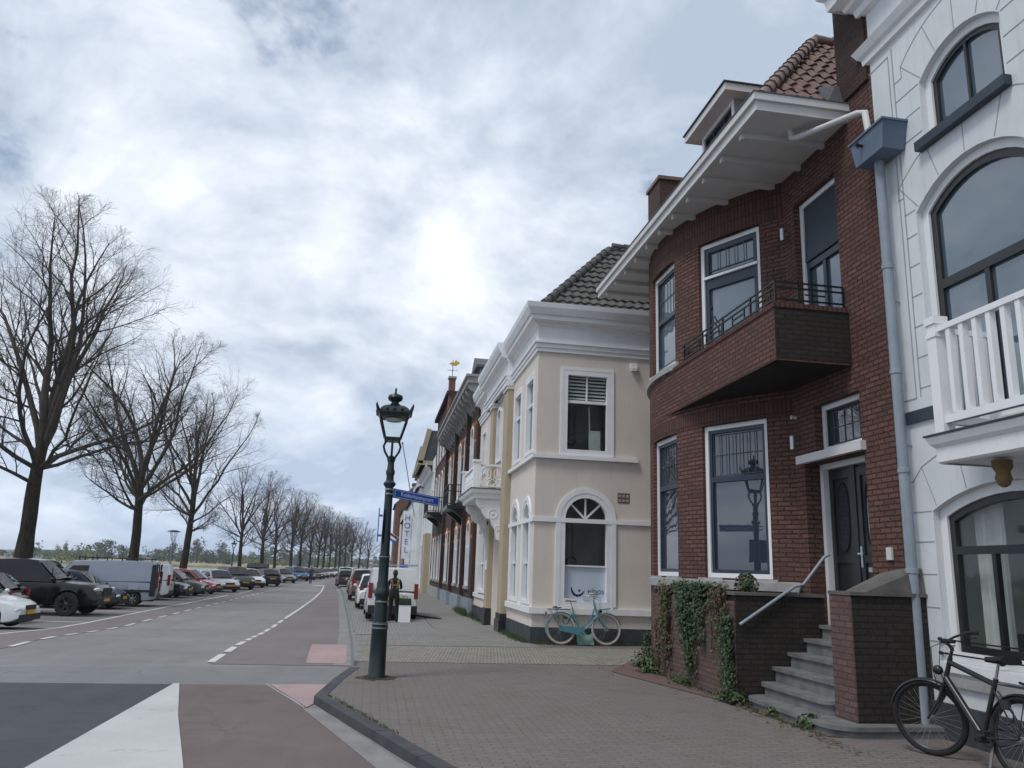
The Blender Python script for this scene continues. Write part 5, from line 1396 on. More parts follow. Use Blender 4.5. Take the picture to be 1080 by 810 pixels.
# ================================================================== lamp posts
def make_lantern_lamp(label, loc, group=None, world=False):
    t = thing('street_lamp', label, 'street lamp', loc, group=group)
    mb = MB()
    mb.lathe([(.150, -.3), (.150, .02), (.130, .05), (.124, .40), (.120, .70), (.128, .715), (.128, .735), (.121, .745), (.121, .765), (.128, .775), (.128, .795), (.108, .815), (.104, 1.0), (.100, 1.09), (.108, 1.10), (.108, 1.12), (.100, 1.13), (.100, 1.17), (.116, 1.20), (.120, 1.24), (.116, 1.28), (.098, 1.31), (.092, 1.34), (.092, 1.38), (.080, 1.42), (.078, 1.75), (.084, 1.77), (.084, 1.80), (.074, 1.84), (.066, 2.40), (.062, 2.86), (.095, 2.90), (.098, 2.93), (.062, 2.97), (.058, 3.05), (.070, 3.08), (.072, 3.12), (.055, 3.16), (.050, 3.30), (.056, 3.32), (.056, 3.35), (.03, 3.37), (.0, 3.38)], 24)
    post = mb.build('post', M['lamp_green'], t, smooth=35)
    mb = MB()
    for z in (.725, .785, 1.11, 1.785): mb.lathe([(.1285 if z < 1 else .1085 if z < 1.5 else .0845, z - .006), (.130 if z < 1 else .110 if z < 1.5 else .086, z), (.1285 if z < 1 else .1085 if z < 1.5 else .0845, z + .006)], 24)
    mb.build('worn_ring', M['zinc'], post, smooth=40)
    mb = MB()
    for s in ((1, 0), (-1, 0), (0, 1), (0, -1)):
        mb.tube([(s[0] * .03, s[1] * .03, 3.24), (s[0] * .055, s[1] * .055, 3.34), (s[0] * .115, s[1] * .115, 3.44), (s[0] * .135, s[1] * .135, 3.52), (s[0] * .105, s[1] * .105, 3.60)], .02, 6)
    mb.cyl((0, 0, 3.36), (0, 0, 3.62), .012, 6)
    mb.build('cradle', M['lamp_green'], post, smooth=50)
    q = PI / 4
    LT = thing('lantern', None, None); LT.parent = t
    mb = MB(); sq = lambda h, z: [(-h, -h, z), (h, -h, z), (h, h, z), (-h, h, z)]
    mb.hexa(sq(.125, 3.60) + sq(.135, 3.66))
    for a, b in zip(sq(.125, 3.66), sq(.215, 3.98)): mb.beam(a, b, .026, .026)
    mb.hexa(sq(.225, 3.98) + sq(.250, 4.04)); mb.hexa(sq(.262, 4.041) + sq(.262, 4.07))
    fr = mb.build('lantern_frame', M['lamp_green'], LT)
    mb = MB(); rows = []
    for h, z in ((.24, 4.071), (.215, 4.12), (.15, 4.17), (.09, 4.19)): rows.append(sq(h, z))
    mb.grid(rows, close=True)
    mb.lathe([(.085, 4.18), (.095, 4.20), (.06, 4.235), (.06, 4.25), (.11, 4.28), (.125, 4.32), (.11, 4.36), (.05, 4.385), (.02, 4.40), (.014, 4.44), (.022, 4.46), (.010, 4.48), (0, 4.50)], 16)
    for p in sq(.262, 4.07):
        k = 1.10
        mb.tube([p, (p[0] * 1.05, p[1] * 1.05, 4.11), (p[0] * k, p[1] * k, 4.15), (p[0] * 1.08, p[1] * 1.08, 4.18)], [.03, .026, .018, .006], 6)
    for s in ((0, -1), (0, 1), (1, 0), (-1, 0)):
        for o in (-.12, 0, .12): mb.blob((s[0] * .26 + s[1] * o, s[1] * .26 + s[0] * o, 4.095), .028, .028, .035, 6)
    mb.build('lantern_roof', M['lamp_green'], LT, smooth=40)
    mb = MB(); mb.grid([sq(.13, 3.662), sq(.213, 3.978)], close=True); mb.build('lantern_glass', M['lamp_glass'], LT)
    mb = MB(); mb.lathe([(.0, 3.92), (.12, 3.93), (.14, 3.97)], 12); mb.build('reflector', M['shutter'], LT)
    return t

L0 = make_lantern_lamp('dark green cast iron lantern on the pavement corner carrying a blue street sign', (.15, 12.47, 0))
L0.scale = (.975, .975, .975)
for i, (x, y, lb) in enumerate(((-16.2, 98, 'nearest of the old lanterns among the riverside trees'), (-16.0, 138, 'second old lantern among the riverside trees, beside the dark container'), (-14.8, 164, 'old lantern farther along, behind the blue cars'), (-10.7, 192, 'farthest old lantern standing under the distant trees'))):
    c = copy_tree(L0); c.location = (x, y, gr(y)); c.scale = (1, 1, 1); tag(c, lb, 'street lamp', 'old lanterns along the river')
L0['group'] = 'old lanterns along the river'
t = thing('street_lamp', 'modern conical street lamp rising behind the parked silver van', 'street lamp', (-14.3, 61, gr(61)))
mb = MB(); mb.lathe([(.08, 0), (.07, 1), (.05, 3.1), (.05, 3.3)], 12); mb.build('post', M['zinc'], t, smooth=40)
mb = MB(); mb.lathe([(.08, 3.3), (.12, 3.32), (.27, 3.95), (.27, 3.97)], 16); mb.build('lamp_shade', M['lamp_glass'], t, smooth=40)
mb = MB(); mb.lathe([(.27, 3.97), (.46, 3.99), (.46, 4.02), (.2, 4.10), (0, 4.12)], 20)
for k in range(6):
    a = k * PI / 3; mb.cyl((.11 * math.cos(a), .11 * math.sin(a), 3.32), (.27 * math.cos(a), .27 * math.sin(a), 3.97), .012, 4)
mb.build('lamp_cap', M['lamp_green'], t, smooth=40)

# street name sign on the lamp post
ang = R(40)
SS = thing('street_sign', 'blue street name sign with white lettering on the lantern post', 'street sign', (.215, 12.50, 2.64), ang)
SS.rotation_euler = (0, R(3.2), ang)
mb = MB(); mb.box(0, 1.0, -.012, .012, 0, .145); SP = mb.build('sign_plate', M['sign_blue'], SS, bevel=.006)
mb = MB()
for (x0, x1, z0, z1) in ((.02, .98, .012, .019), (.02, .98, .126, .133), (.02, .027, .019, .126), (.973, .98, .019, .126)): mb.box(x0, x1, -.0155, -.0125, z0, z1)
mb.build('sign_border', M['sign_white'], SP)
text('Kuidenhavenpoort', 'sign_white', SP, Matrix.Translation((.5, -.0135, .047)) @ Matrix.Rotation(PI / 2, 4, 'X'), .094, .001, align='CENTER')
mb = MB(); mb.box(-.05, 0, -.02, .02, .01, .135); mb.box(-.16, -.05, -.08, .02, .03, .05); mb.box(-.16, -.05, -.08, .02, .10, .12); mb.build('clamp', M['zinc'], SS)
TS = thing('traffic_sign', 'blue traffic sign seen edge on, fixed to the lantern post', 'traffic sign', (.03, 12.45, 1.96))
mb = MB(); mb.hexa([(-.015, -.20, 0), (0, -.20, 0), (0, .20, 0), (-.015, .20, 0), (-.015, -.20, .5), (0, -.20, .5), (0, .20, .5), (-.015, .20, .5)]); mb.build('sign_panel', M['sign_blue'], TS, bevel=.006)
mb = MB(); mb.box(0, .05, -.03, .03, .08, .11); mb.box(0, .05, -.03, .03, .38, .41); mb.build('clamp', M['zinc'], TS)

# ================================================================== cars
def car(spec, paint, name='parked_car'):
    """spec: L length, W width, H height, belt, profile of the deck, cabin corners; +x is the nose"""
    s = spec; L, W, H = s['L'], s['W'], s['H']
    t = thing(name, None, None)
    deck = s['deck']                     # (x, z) along the top of the lower body
    def dz(x):
        for (a, za), (b, zb) in zip(deck, deck[1:]):
            if a <= x <= b:
                f = (x - a) / (b - a); f = f * f * (3 - 2 * f) if s.get('smooth', 1) else f
                return za + (zb - za) * f
        return deck[0][1] if x < deck[0][0] else deck[-1][1]
    rw = s.get('rw', .31); wx = s['wheels']; ra = rw + .055
    def hw(x):
        q = abs(x) / (L / 2)
        return W / 2 * (1 - s.get('taper', .13) * q ** 5)
    xs = set(np.linspace(-L / 2, L / 2, 25).tolist())
    for c in wx: xs |= {c + ra * math.cos(a) for a in np.linspace(0, PI, 13)}
    xs = sorted(x for x in xs if -L / 2 <= x <= L / 2)
    low = s.get('low', .20)
    def zl(x):
        e = low + .10 * max(0, (abs(x) / (L / 2) - .82) / .18) ** 2
        for c in wx:
            if abs(x - c) < ra: e = max(e, rw + math.sqrt(ra * ra - (x - c) ** 2))
        return e
    rows = []
    for x in xs:
        w = hw(x); z1 = dz(x); z0 = min(zl(x), z1 - .09)
        e = min(1, (L / 2 - abs(x)) / .18)            # roundness at both ends
        zm = max(z0 + .02, low + (z1 - low) * .52)
        k = .03 * (1 - e)
        half = [(w - .05 - k, z0), (w - .005 - k, z0 + .03), (w - k, zm), (w - .035 - k, z1 - .07), (w - .10 - k, z1 - .012), (w * .55, z1 + .012), (0, z1 + .022)]
        rows.append([(x, -y, z) for y, z in half] + [(x, y, z) for y, z in reversed(half[:-1])])
    rows0 = rows
    mb = MB(); mb.grid(rows)
    mb.face(rows[0][::-1]); mb.face(rows[-1])
    mb.build('body', paint, t, smooth=32)
    # dark floor and wheel wells
    mb = MB(); mb.box(-L / 2 + .12, L / 2 - .12, -W / 2 + .20, W / 2 - .20, low - .02, low + .35); mb.build('underbody', M['plastic'], t)
    # cabin
    (fx, fz), (tx, tz), (rx, rz), (bx, bz) = s['cabin']; wb = W / 2 - s.get('tumble_b', .07); wr = W / 2 - s.get('tumble_r', .24)
    def P(x, z, side, out=0.0):
        # point on the side glass plane
        zb_ = fz + (bz - fz) * (fx - x) / (fx - bx); zt_ = max(tz, rz)
        f = (z - zb_) / max(zt_ - zb_, .01)
        y = wb + (wr - wb) * min(max(f, 0), 1)
        return (x, side * (y + out), z)
    mb = MB()
    n = 6; prof = [(fx, fz), (tx, tz)] + [(tx + (rx - tx) * i / n, tz + (rz - tz) * i / n + s.get('crown', .05) * math.sin(PI * i / n)) for i in range(1, n)] + [(rx, rz), (bx, bz)]
    rows = []
    for x, z in prof:
        top = z > max(fz, bz) + .05
        y = wr if top else wb
        rows.append([(x, -y, z), (x, -y * .93, z + (.025 if top else 0)), (x, -y * .5, z + (.045 if top else .01)), (x, 0, z + (.05 if top else .015)), (x, y * .5, z + (.045 if top else .01)), (x, y * .93, z + (.025 if top else 0)), (x, y, z)])
    mb.grid(rows)
    for k in (0, -1): mb.face([r[k] for r in rows])
    mb.build('cabin', s.get('roof_paint') or paint, t, smooth=35, bevel=.02)
    # glazing
    def lerp(a, b, f): return a + (b - a) * f
    def screen(a, b, y0, y1, nm, o):
        (xa, za), (xb, zb_) = a, b
        mb = MB(); n_ = Vector((zb_ - za, 0, -(xb - xa))).normalized() * o
        if n_.x * (1 if nm == 'windshield' else -1) < 0: n_ = -n_
        A, B = .08, .93
        pa = [(lerp(xa, xb, A) + n_.x, y, lerp(za, zb_, A) + n_.z + .02) for y in (-y0 + .07, 0, y0 - .07)]; pb = [(lerp(xa, xb, B) + n_.x, y, lerp(za, zb_, B) + n_.z + .02) for y in (-y1 + .06, 0, y1 - .06)]
        pa[1] = (pa[1][0] + n_.x * 1.6, 0, pa[1][2] + n_.z * 1.6 + .02); pb[1] = (pb[1][0] + n_.x * 1.6, 0, pb[1][2] + n_.z * 1.6 + .03)
        mb.grid([pa, pb]); mb.build(nm, M['glass_car'], t)
    screen((fx, fz), (tx, tz), wb, wr, 'windshield', .028)
    if s.get('rear_glass', True): screen((bx, bz), (rx, rz), wb, wr, 'rear_window', .028)
    for side in (-1, 1):
        for poly in s['side_glass']:
            mb = MB(); mb.face([P(x, z, side, .006) for x, z in poly]); mb.build('side_window', M['glass_car'], t)
    # wheels
    for c in wx:
        for side in (-1, 1):
            y = side * (W / 2 - .11)
            mb = MB(); mb.lathe([(rw * .60, -.10), (rw * .93, -.10), (rw, -.065), (rw, .065), (rw * .93, .10), (rw * .60, .10), (rw * .58, 0)], 24, (c, y, rw), 'y'); wo = mb.build('wheel', M['tyre'], t, smooth=40)
            mb = MB(); o = side * .085
            mb.lathe([(rw * .64, o), (rw * .60, o + side * .018), (rw * .56, o)], 24, (c, y, rw), 'y')
            mb.blob((c, y + o, rw), rw * .17, .03, rw * .17, 10)
            for k in range(s.get('spokes', 7)):
                a = 2 * PI * k / s.get('spokes', 7); mb.beam((c + rw * .1 * math.cos(a), y + o, rw + rw * .1 * math.sin(a)), (c + rw * .60 * math.cos(a), y + o, rw + rw * .60 * math.sin(a)), .055, .03, up=(0, 1, 0))
            mb.build('rim', s.get('rim', M['rim']), wo, smooth=40)
            mb = MB(); mb.lathe([(0, side * .02), (rw * .6, side * .02)], 16, (c, y, rw), 'y'); mb.build('brake_disc', M['plastic'], wo)
    # shut lines of the doors and bonnet
    for gx in s.get('gaps', (.78 * fx, -.26 if len(s['side_glass']) > 1 else .28, -1.02 if len(s['side_glass']) > 1 and L < 5 else .28)):
        x = min(xs, key=lambda q: abs(q - gx)); r_ = rows0[xs.index(x)]
        mb = MB()
        for seq in (r_[:5], r_[8:]): mb.tube([(x, p[1] * 1.002, p[2]) for p in seq], .007, 4, False)
        mb.build('shut_line', M['plastic'], t)
    # lamps, plates, bumpers, mirrors
    hf = hw(L / 2) ; xn = L / 2
    for side in (-1, 1):
        zc = s.get('head_z', dz(xn - .1) - .12)
        mb = MB(); mb.blob((xn - s.get('head_x', .10), side * (hf - .20), zc), .10, .20, .075, 12); mb.build('headlight', M['lens'], t, smooth=60)
        zt = s.get('tail_z', .80)
        mb = MB(); q = s.get('tail_h', .13); xb2 = -L / 2 + s.get('tail_x', .03)
        yy = side * (s.get('tail_y', hf - .10))
        mb.box(xb2 - .035, xb2 + .10, yy - .07, yy + .07, zt - q, zt + q); mb.build('taillight', M['red_lens'], t, bevel=.03)
        mb = MB(); mb.blob((fx - .12, side * (wb + .10), fz + .10), .07, .09, .065, 10); mb.cyl((fx - .12, side * wb * .96, fz + .04), (fx - .12, side * (wb + .06), fz + .08), .02, 6); mb.build('wing_mirror', s.get('mirror') or paint, t, smooth=60)
        mb = MB(); mb.box(s.get('handle_x', -.15) - .09, s.get('handle_x', -.15) + .09, side * (W / 2 - .03), side * (W / 2 - .005), dz(0) - .18, dz(0) - .15); mb.build('door_handle', s.get('handle') or paint, t)
    bm_ = s.get('bumper') or M['plastic']
    mb = MB(); mb.box(xn - .22, xn + .02, -hf + .05, hf - .05, low + .03, low + .20); mb.build('bumper', bm_, t, bevel=.05)
    mb = MB(); mb.box(-xn - .02, -xn + .22, -hf + .05, hf - .05, low + .05, low + .24); mb.build('bumper', bm_, t, bevel=.05)
    mb = MB(); mb.box(xn - .02, xn + .022, -hf * .42, hf * .42, s.get('grille_z', .52), s.get('grille_z', .52) + s.get('grille_h', .12)); mb.build('grille', M['plastic'], t, bevel=.015)
    mb = MB(); mb.box(xn + .022, xn + .034, -.26, .26, s.get('plate_z', .40), s.get('plate_z', .40) + .11); mb.build('number_plate', M['plate_y'], t)
    mb = MB(); mb.box(-xn - .034, -xn - .022, -.26, .26, s.get('rplate_z', .62), s.get('rplate_z', .62) + .11); mb.build('number_plate', M['plate_y'], t)
    return t

HATCH = dict(L=4.0, W=1.72, H=1.48, deck=[(-2.0, .74), (-1.9, .90), (-1.2, .93), (.6, .92), (1.1, .86), (1.7, .76), (1.93, .64), (2.0, .52)], wheels=(-1.22, 1.25), cabin=[(1.08, .86), (.30, 1.42), (-1.25, 1.42), (-1.85, .93)],
             side_glass=[[(.86, .93), (.28, 1.34), (-.30, 1.36), (-.30, .95)], [(-.38, .95), (-.38, 1.36), (-1.12, 1.34), (-1.42, .98)]], tail_z=.90, tail_h=.10, tail_x=.10)
SEDAN = dict(L=4.55, W=1.78, H=1.44, deck=[(-2.27, .72), (-2.2, .92), (-1.5, .98), (-.9, .93), (.7, .91), (1.2, .86), (1.95, .75), (2.2, .62), (2.27, .50)], wheels=(-1.38, 1.36), cabin=[(1.12, .86), (.35, 1.38), (-.75, 1.38), (-1.55, .97)],
             side_glass=[[(.90, .93), (.32, 1.31), (-.22, 1.33), (-.22, .95)], [(-.30, .95), (-.30, 1.33), (-.75, 1.31), (-1.22, 1.0)]], tail_z=.82, tail_h=.09)
SUVC = dict(L=4.5, W=1.85, H=1.68, deck=[(-2.25, .86), (-2.15, 1.05), (-1.0, 1.06), (.6, 1.05), (1.1, 1.0), (1.9, .93), (2.18, .78), (2.25, .60)], wheels=(-1.36, 1.36), rw=.35, low=.26, cabin=[(1.15, 1.0), (.45, 1.60), (-1.55, 1.60), (-2.08, 1.06)],
            side_glass=[[(.95, 1.07), (.42, 1.52), (-.2, 1.54), (-.2, 1.09)], [(-.28, 1.09), (-.28, 1.54), (-1.0, 1.54), (-1.0, 1.10)], [(-1.08, 1.10), (-1.08, 1.54), (-1.5, 1.52), (-1.8, 1.14)]], tail_z=1.05, tail_h=.18, plate_z=.5, rplate_z=.75)
ESTATE = dict(L=4.65, W=1.80, H=1.48, deck=[(-2.32, .78), (-2.24, .94), (-1.2, .95), (.7, .92), (1.2, .87), (2.0, .76), (2.25, .62), (2.32, .50)], wheels=(-1.40, 1.40), cabin=[(1.15, .87), (.38, 1.42), (-1.75, 1.40), (-2.2, .95)],
              side_glass=[[(.93, .94), (.36, 1.34), (-.22, 1.36), (-.22, .96)], [(-.30, .96), (-.30, 1.36), (-1.05, 1.36), (-1.05, .98)], [(-1.13, .98), (-1.13, 1.36), (-1.7, 1.33), (-1.95, 1.0)]], tail_z=.95, tail_h=.15)
SMALLVAN = dict(L=4.4, W=1.80, H=1.82, deck=[(-2.2, .90), (-2.15, 1.02), (.8, 1.02), (1.3, .98), (1.9, .88), (2.12, .72), (2.2, .52)], wheels=(-1.35, 1.32), rw=.32, low=.24, cabin=[(1.35, .98), (.62, 1.74), (-2.02, 1.76), (-2.14, 1.02)],
                side_glass=[[(1.12, 1.05), (.60, 1.62), (.0, 1.64), (.0, 1.06)]], tumble_r=.15, crown=.03, tail_z=1.02, tail_h=.26, tail_y=.80, taper=.06, tail_x=.02, rear_glass=False, rplate_z=.72, handle_x=.1)
VAN = dict(L=4.85, W=1.92, H=1.97, deck=[(-2.42, 1.0), (-2.38, 1.08), (1.2, 1.08), (1.65, 1.02), (2.15, .90), (2.36, .70), (2.42, .52)], wheels=(-1.45, 1.50), rw=.33, low=.26, cabin=[(1.75, 1.02), (1.05, 1.84), (-2.28, 1.90), (-2.38, 1.08)],
           side_glass=[[(1.52, 1.10), (1.03, 1.68), (.40, 1.70), (.40, 1.12)]], tumble_r=.14, tumble_b=.05, crown=.03, tail_z=1.16, tail_h=.34, tail_y=.86, taper=.05, tail_x=.02, rplate_z=.55, handle_x=.3)
PICKUP = dict(L=5.55, W=1.98, H=1.90, deck=[(-2.77, 1.08), (-2.7, 1.16), (.9, 1.16), (1.35, 1.16), (2.35, 1.10), (2.70, 1.02), (2.77, .80)], wheels=(-1.75, 1.80), rw=.41, low=.40, cabin=[(1.35, 1.15), (.55, 1.84), (-1.05, 1.84), (-1.30, 1.16)],
              side_glass=[[(1.10, 1.22), (.52, 1.74), (-.08, 1.76), (-.08, 1.24)], [(-.16, 1.24), (-.16, 1.76), (-.85, 1.74), (-1.0, 1.24)]], tail_z=.98, tail_h=.18, taper=.06, grille_z=.68, grille_h=.30, plate_z=.50, head_z=.92, spokes=6)
C = {k: m_car('paint_' + k, v, r, me) for k, (v, r, me) in dict(white=((.68, .70, .71), .3, 0), black=((.004, .004, .005), .14, 0), navy=((.014, .020, .035), .22, .1), silverblue=((.30, .33, .39), .33, .35), silver=((.42, .43, .44), .3, .4), darkgrey=((.05, .053, .058), .28, .3), red=((.26, .025, .03), .25, 0), brownred=((.20, .085, .07), .3, .1), blue=((.03, .07, .20), .25, .1), midgrey=((.16, .165, .17), .3, .3), paleblue=((.20, .25, .33), .3, .3)).items()}
PICKUP['rim'] = M['rim_dark']; PICKUP['mirror'] = M['plastic']
SMALLVAN['mirror'] = M['plastic']; SMALLVAN['handle'] = M['plastic']


def place(o, label, x, y, rz, group=None, cat='car', z=None):
    if group == G1: (x, y), = rs([(x, y)])
    if group == G2: x *= 1.04; y *= 1.04; z = gp(y, x) + .006
    o.location = (x, y, (gr(y) + .008) if z is None else z); o.rotation_euler = (0, 0, R(rz))
    return tag(o, label, cat, group)


def repaint(o, m, rear=None):
    for c in o.children:
        if c.type == 'MESH' and c.data.materials and c.data.materials[0] and c.data.materials[0].name.startswith('paint_'):
            c.material_slots[0].link = 'OBJECT'; c.material_slots[0].material = m


G1 = 'cars parked along the river'; G2 = 'cars parked along the pavement'
# riverside row, nose or tail to the road
c_white = place(car(HATCH, C['white']), 'white hatchback nearest the camera, its nose towards the road', -10.7, 23.4, 0, G1)
c_dark = place(car(HATCH, C['black']), 'black hatchback seen from behind between white hatchback and black pickup', -11.75, 25.55, 180, G1)
c_pick = place(car(PICKUP, C['black'], 'pickup_truck'), 'big black pickup truck with its nose towards the road', -11.25, 29.35, -3, G1, 'pickup truck')
c_moto = place(car(HATCH, C['navy']), 'small dark blue car with its nose showing between pickup and silver van', -11.1, 33.2, 0, G1)
c_van = place(car(VAN, C['silverblue'], 'parked_van'), 'silver blue panel van with a black roof rack, tail to the road', -10.85, 35.3, 180 + 9, G1, 'van')
# roof rack, side mouldings and doors of the van
mb = MB()
for y in (-.70, .70): mb.cyl((-2.1, y, 2.03), (.9, y, 2.03), .022, 6)
for x in (-2.05, -1.45, -.85, -.25, .35, .85): mb.beam((x, -.74, 2.05), (x, .74, 2.05), .05, .03); mb.box(x - .02, x + .02, -.70, -.66, 1.92, 2.03); mb.box(x - .02, x + .02, .66, .70, 1.92, 2.03)
mb.build('roof_rack', M['plastic'], c_van)
mb = MB()
for s_ in (-1, 1): mb.box(-2.2, 1.4, s_ * (.955), s_ * .968, .62, .72); mb.box(-2.36, -2.12, s_ * .86, s_ * .962, .45, 1.80)
mb.build('side_moulding', M['plastic'], c_van, bevel=.02)
mb = MB(); mb.box(-2.46, -2.415, -.012, .012, .5, 1.85); mb.box(-2.45, -2.42, -.82, .82, .46, .50); mb.build('door_gap', M['plastic'], c_van)
c_wvan = place(car(SMALLVAN, C['white'], 'parked_van'), 'white delivery van with its tail showing behind the silver blue van', -11.5, 41.2, 180 + 5, G1, 'van')
mk = lambda src, paint, lb, x, y, rz, grp=G1, cat='car': (lambda o: (repaint(o, paint), place(o, lb, x, y, rz, grp, cat))[1])(copy_tree(src))
c_est = car(ESTATE, C['black']); place(c_est, 'black estate car with its nose out beyond the white delivery van', -11.35, 44.3, -4, G1)
c_sed = car(SEDAN, C['silver']); c_suv = car(SUVC, C['darkgrey'])
mk(c_est, C['darkgrey'], 'dark grey estate car half hidden before the red car', -11.0, 47.0, -6)
mk(c_white, C['red'], 'red hatchback with a pale headlight in the riverside row', -10.6, 50.0, -12)
place(c_sed, 'silver saloon facing the camera just beyond the red hatchback', -9.9, 54.6, -55, G1)
place(c_suv, 'dark grey off road car behind the silver saloon', -9.7, 60.2, -58, G1)
mk(c_white, C['white'], 'white hatchback showing its side beyond the dark grey off road car', -9.5, 65.6, -60)
mk(c_white, C['black'], 'black hatchback seen from behind beside the dark container', -8.9, 70.4, 118)
mk(c_white, C['midgrey'], 'grey hatchback facing the camera just past the dark container', -8.8, 83.0, -62)
rows_ = [(c_white, 'blue', 'blue hatchback beside the standing person', -8.2, 101.5, -62), (c_suv, 'blue', 'blue off road car behind the standing person', -8.6, 94.5, -58), (c_est, 'darkgrey', 'dark estate car in the far riverside row before the pale blue car', -7.9, 108, -62), (c_sed, 'brownred', 'dark red saloon in the far riverside row', -7.8, 114, -62),
         (c_white, 'paleblue', 'pale blue hatchback in the far riverside row', -7.5, 120, -64), (c_sed, 'silver', 'first of the distant silver saloons before the bend', -7.0, 127, -66), (c_white, 'white', 'distant white hatchback before the bend', -6.4, 134, -66), (c_est, 'black', 'distant black estate car before the bend', -5.6, 141, -66), (c_suv, 'midgrey', 'distant grey off road car before the bend', -4.6, 148, -68), (c_sed, 'darkgrey', 'distant dark saloon at the bend', -3.4, 155, -70), (c_white, 'silver', 'last pale hatchback visible at the bend', -2.0, 162, -70)]
for s_, p_, lb, x, y, rz in rows_: mk(s_, C[p_], lb, x, y, rz)
# pavement side row
c_rvan = place(car(SMALLVAN, C['white'], 'parked_van'), 'white van at the kerb with its tail doors facing the camera', .64, 30.15, 92, G2, 'van', gp(30) + .006)
mb = MB()
for y in (-.62, .62): mb.cyl((-1.9, y, 1.90), (.5, y, 1.90), .03, 6)
for x in (-1.8, -.7, .4): mb.beam((x, -.80, 1.91), (x, .80, 1.91), .06, .04); mb.blob((x, .80, 1.93), .05, .04, .05, 8); mb.blob((x, -.80, 1.93), .05, .04, .05, 8)
mb.build('roof_rack', M['steel'], c_rvan)
mb = MB(); mb.box(-2.222, -2.196, -.011, .011, .45, 1.72); mb.build('door_gap', M['plastic'], c_rvan)
mb = MB(); mb.ring((-2.225, .38, 1.12), .15, .018, 'x', 24, 6); mb.box(-2.23, -2.21, .27, .49, 1.09, 1.15); mb.build('round_badge', M['plastic'], c_rvan)
mb = MB(); mb.box(-2.24, -2.10, -.86, .86, .24, .52); mb.build('rear_bumper', M['plastic'], c_rvan, bevel=.05)
mk(c_white, C['white'], 'white hatchback parked ahead of the white van', .10, 37.6, 92, G2)
mk(c_suv, C['brownred'], 'red brown off road car ahead of the white hatchback', -.42, 46.2, 92, G2)
mk(c_est, C['darkgrey'], 'dark grey estate car farther on, standing out into the road', -2.35, 73.8, 95, G2)
mk(c_white, C['silver'], 'silver hatchback at the kerb before the dark grey estate car', -.85, 56, 93, G2)
mk(c_sed, C['midgrey'], 'grey saloon in the far kerbside row', -2.8, 84, 94, G2)
mk(c_suv, C['white'], 'white off road car in the far kerbside row', -3.1, 93, 93, G2)
mk(c_sed, C['white'], 'white saloon last in the kerbside row', -3.0, 104, 90, G2)
# dark container by the river row
t = thing('container', 'dark green rubbish container standing among the riverside cars', 'container', (-11.3, 83.5, gr(83)))
mb = MB(); mb.hexa([(-.8, -.6, .12), (.8, -.6, .12), (.8, .6, .12), (-.8, .6, .12), (-.95, -.7, 1.6), (.95, -.7, 1.6), (.95, .7, 1.6), (-.95, .7, 1.6)]); CT = mb.build('bin_body', M['lamp_green'], t, bevel=.04)
mb = MB(); mb.hexa([(-1, -.75, 1.6), (1, -.75, 1.6), (1, .75, 1.6), (-1, .75, 1.6), (-.95, -.3, 1.95), (.95, -.3, 1.95), (.95, .6, 1.95), (-.95, .6, 1.95)]); mb.build('lid', M['plastic'], t, bevel=.03)
mb = MB()
for x in (-.6, .6):
    for y in (-.4, .4): mb.cyl((x, y - .03, .08), (x, y + .03, .08), .08, 10)
mb.build('castor', M['rubber'], t)

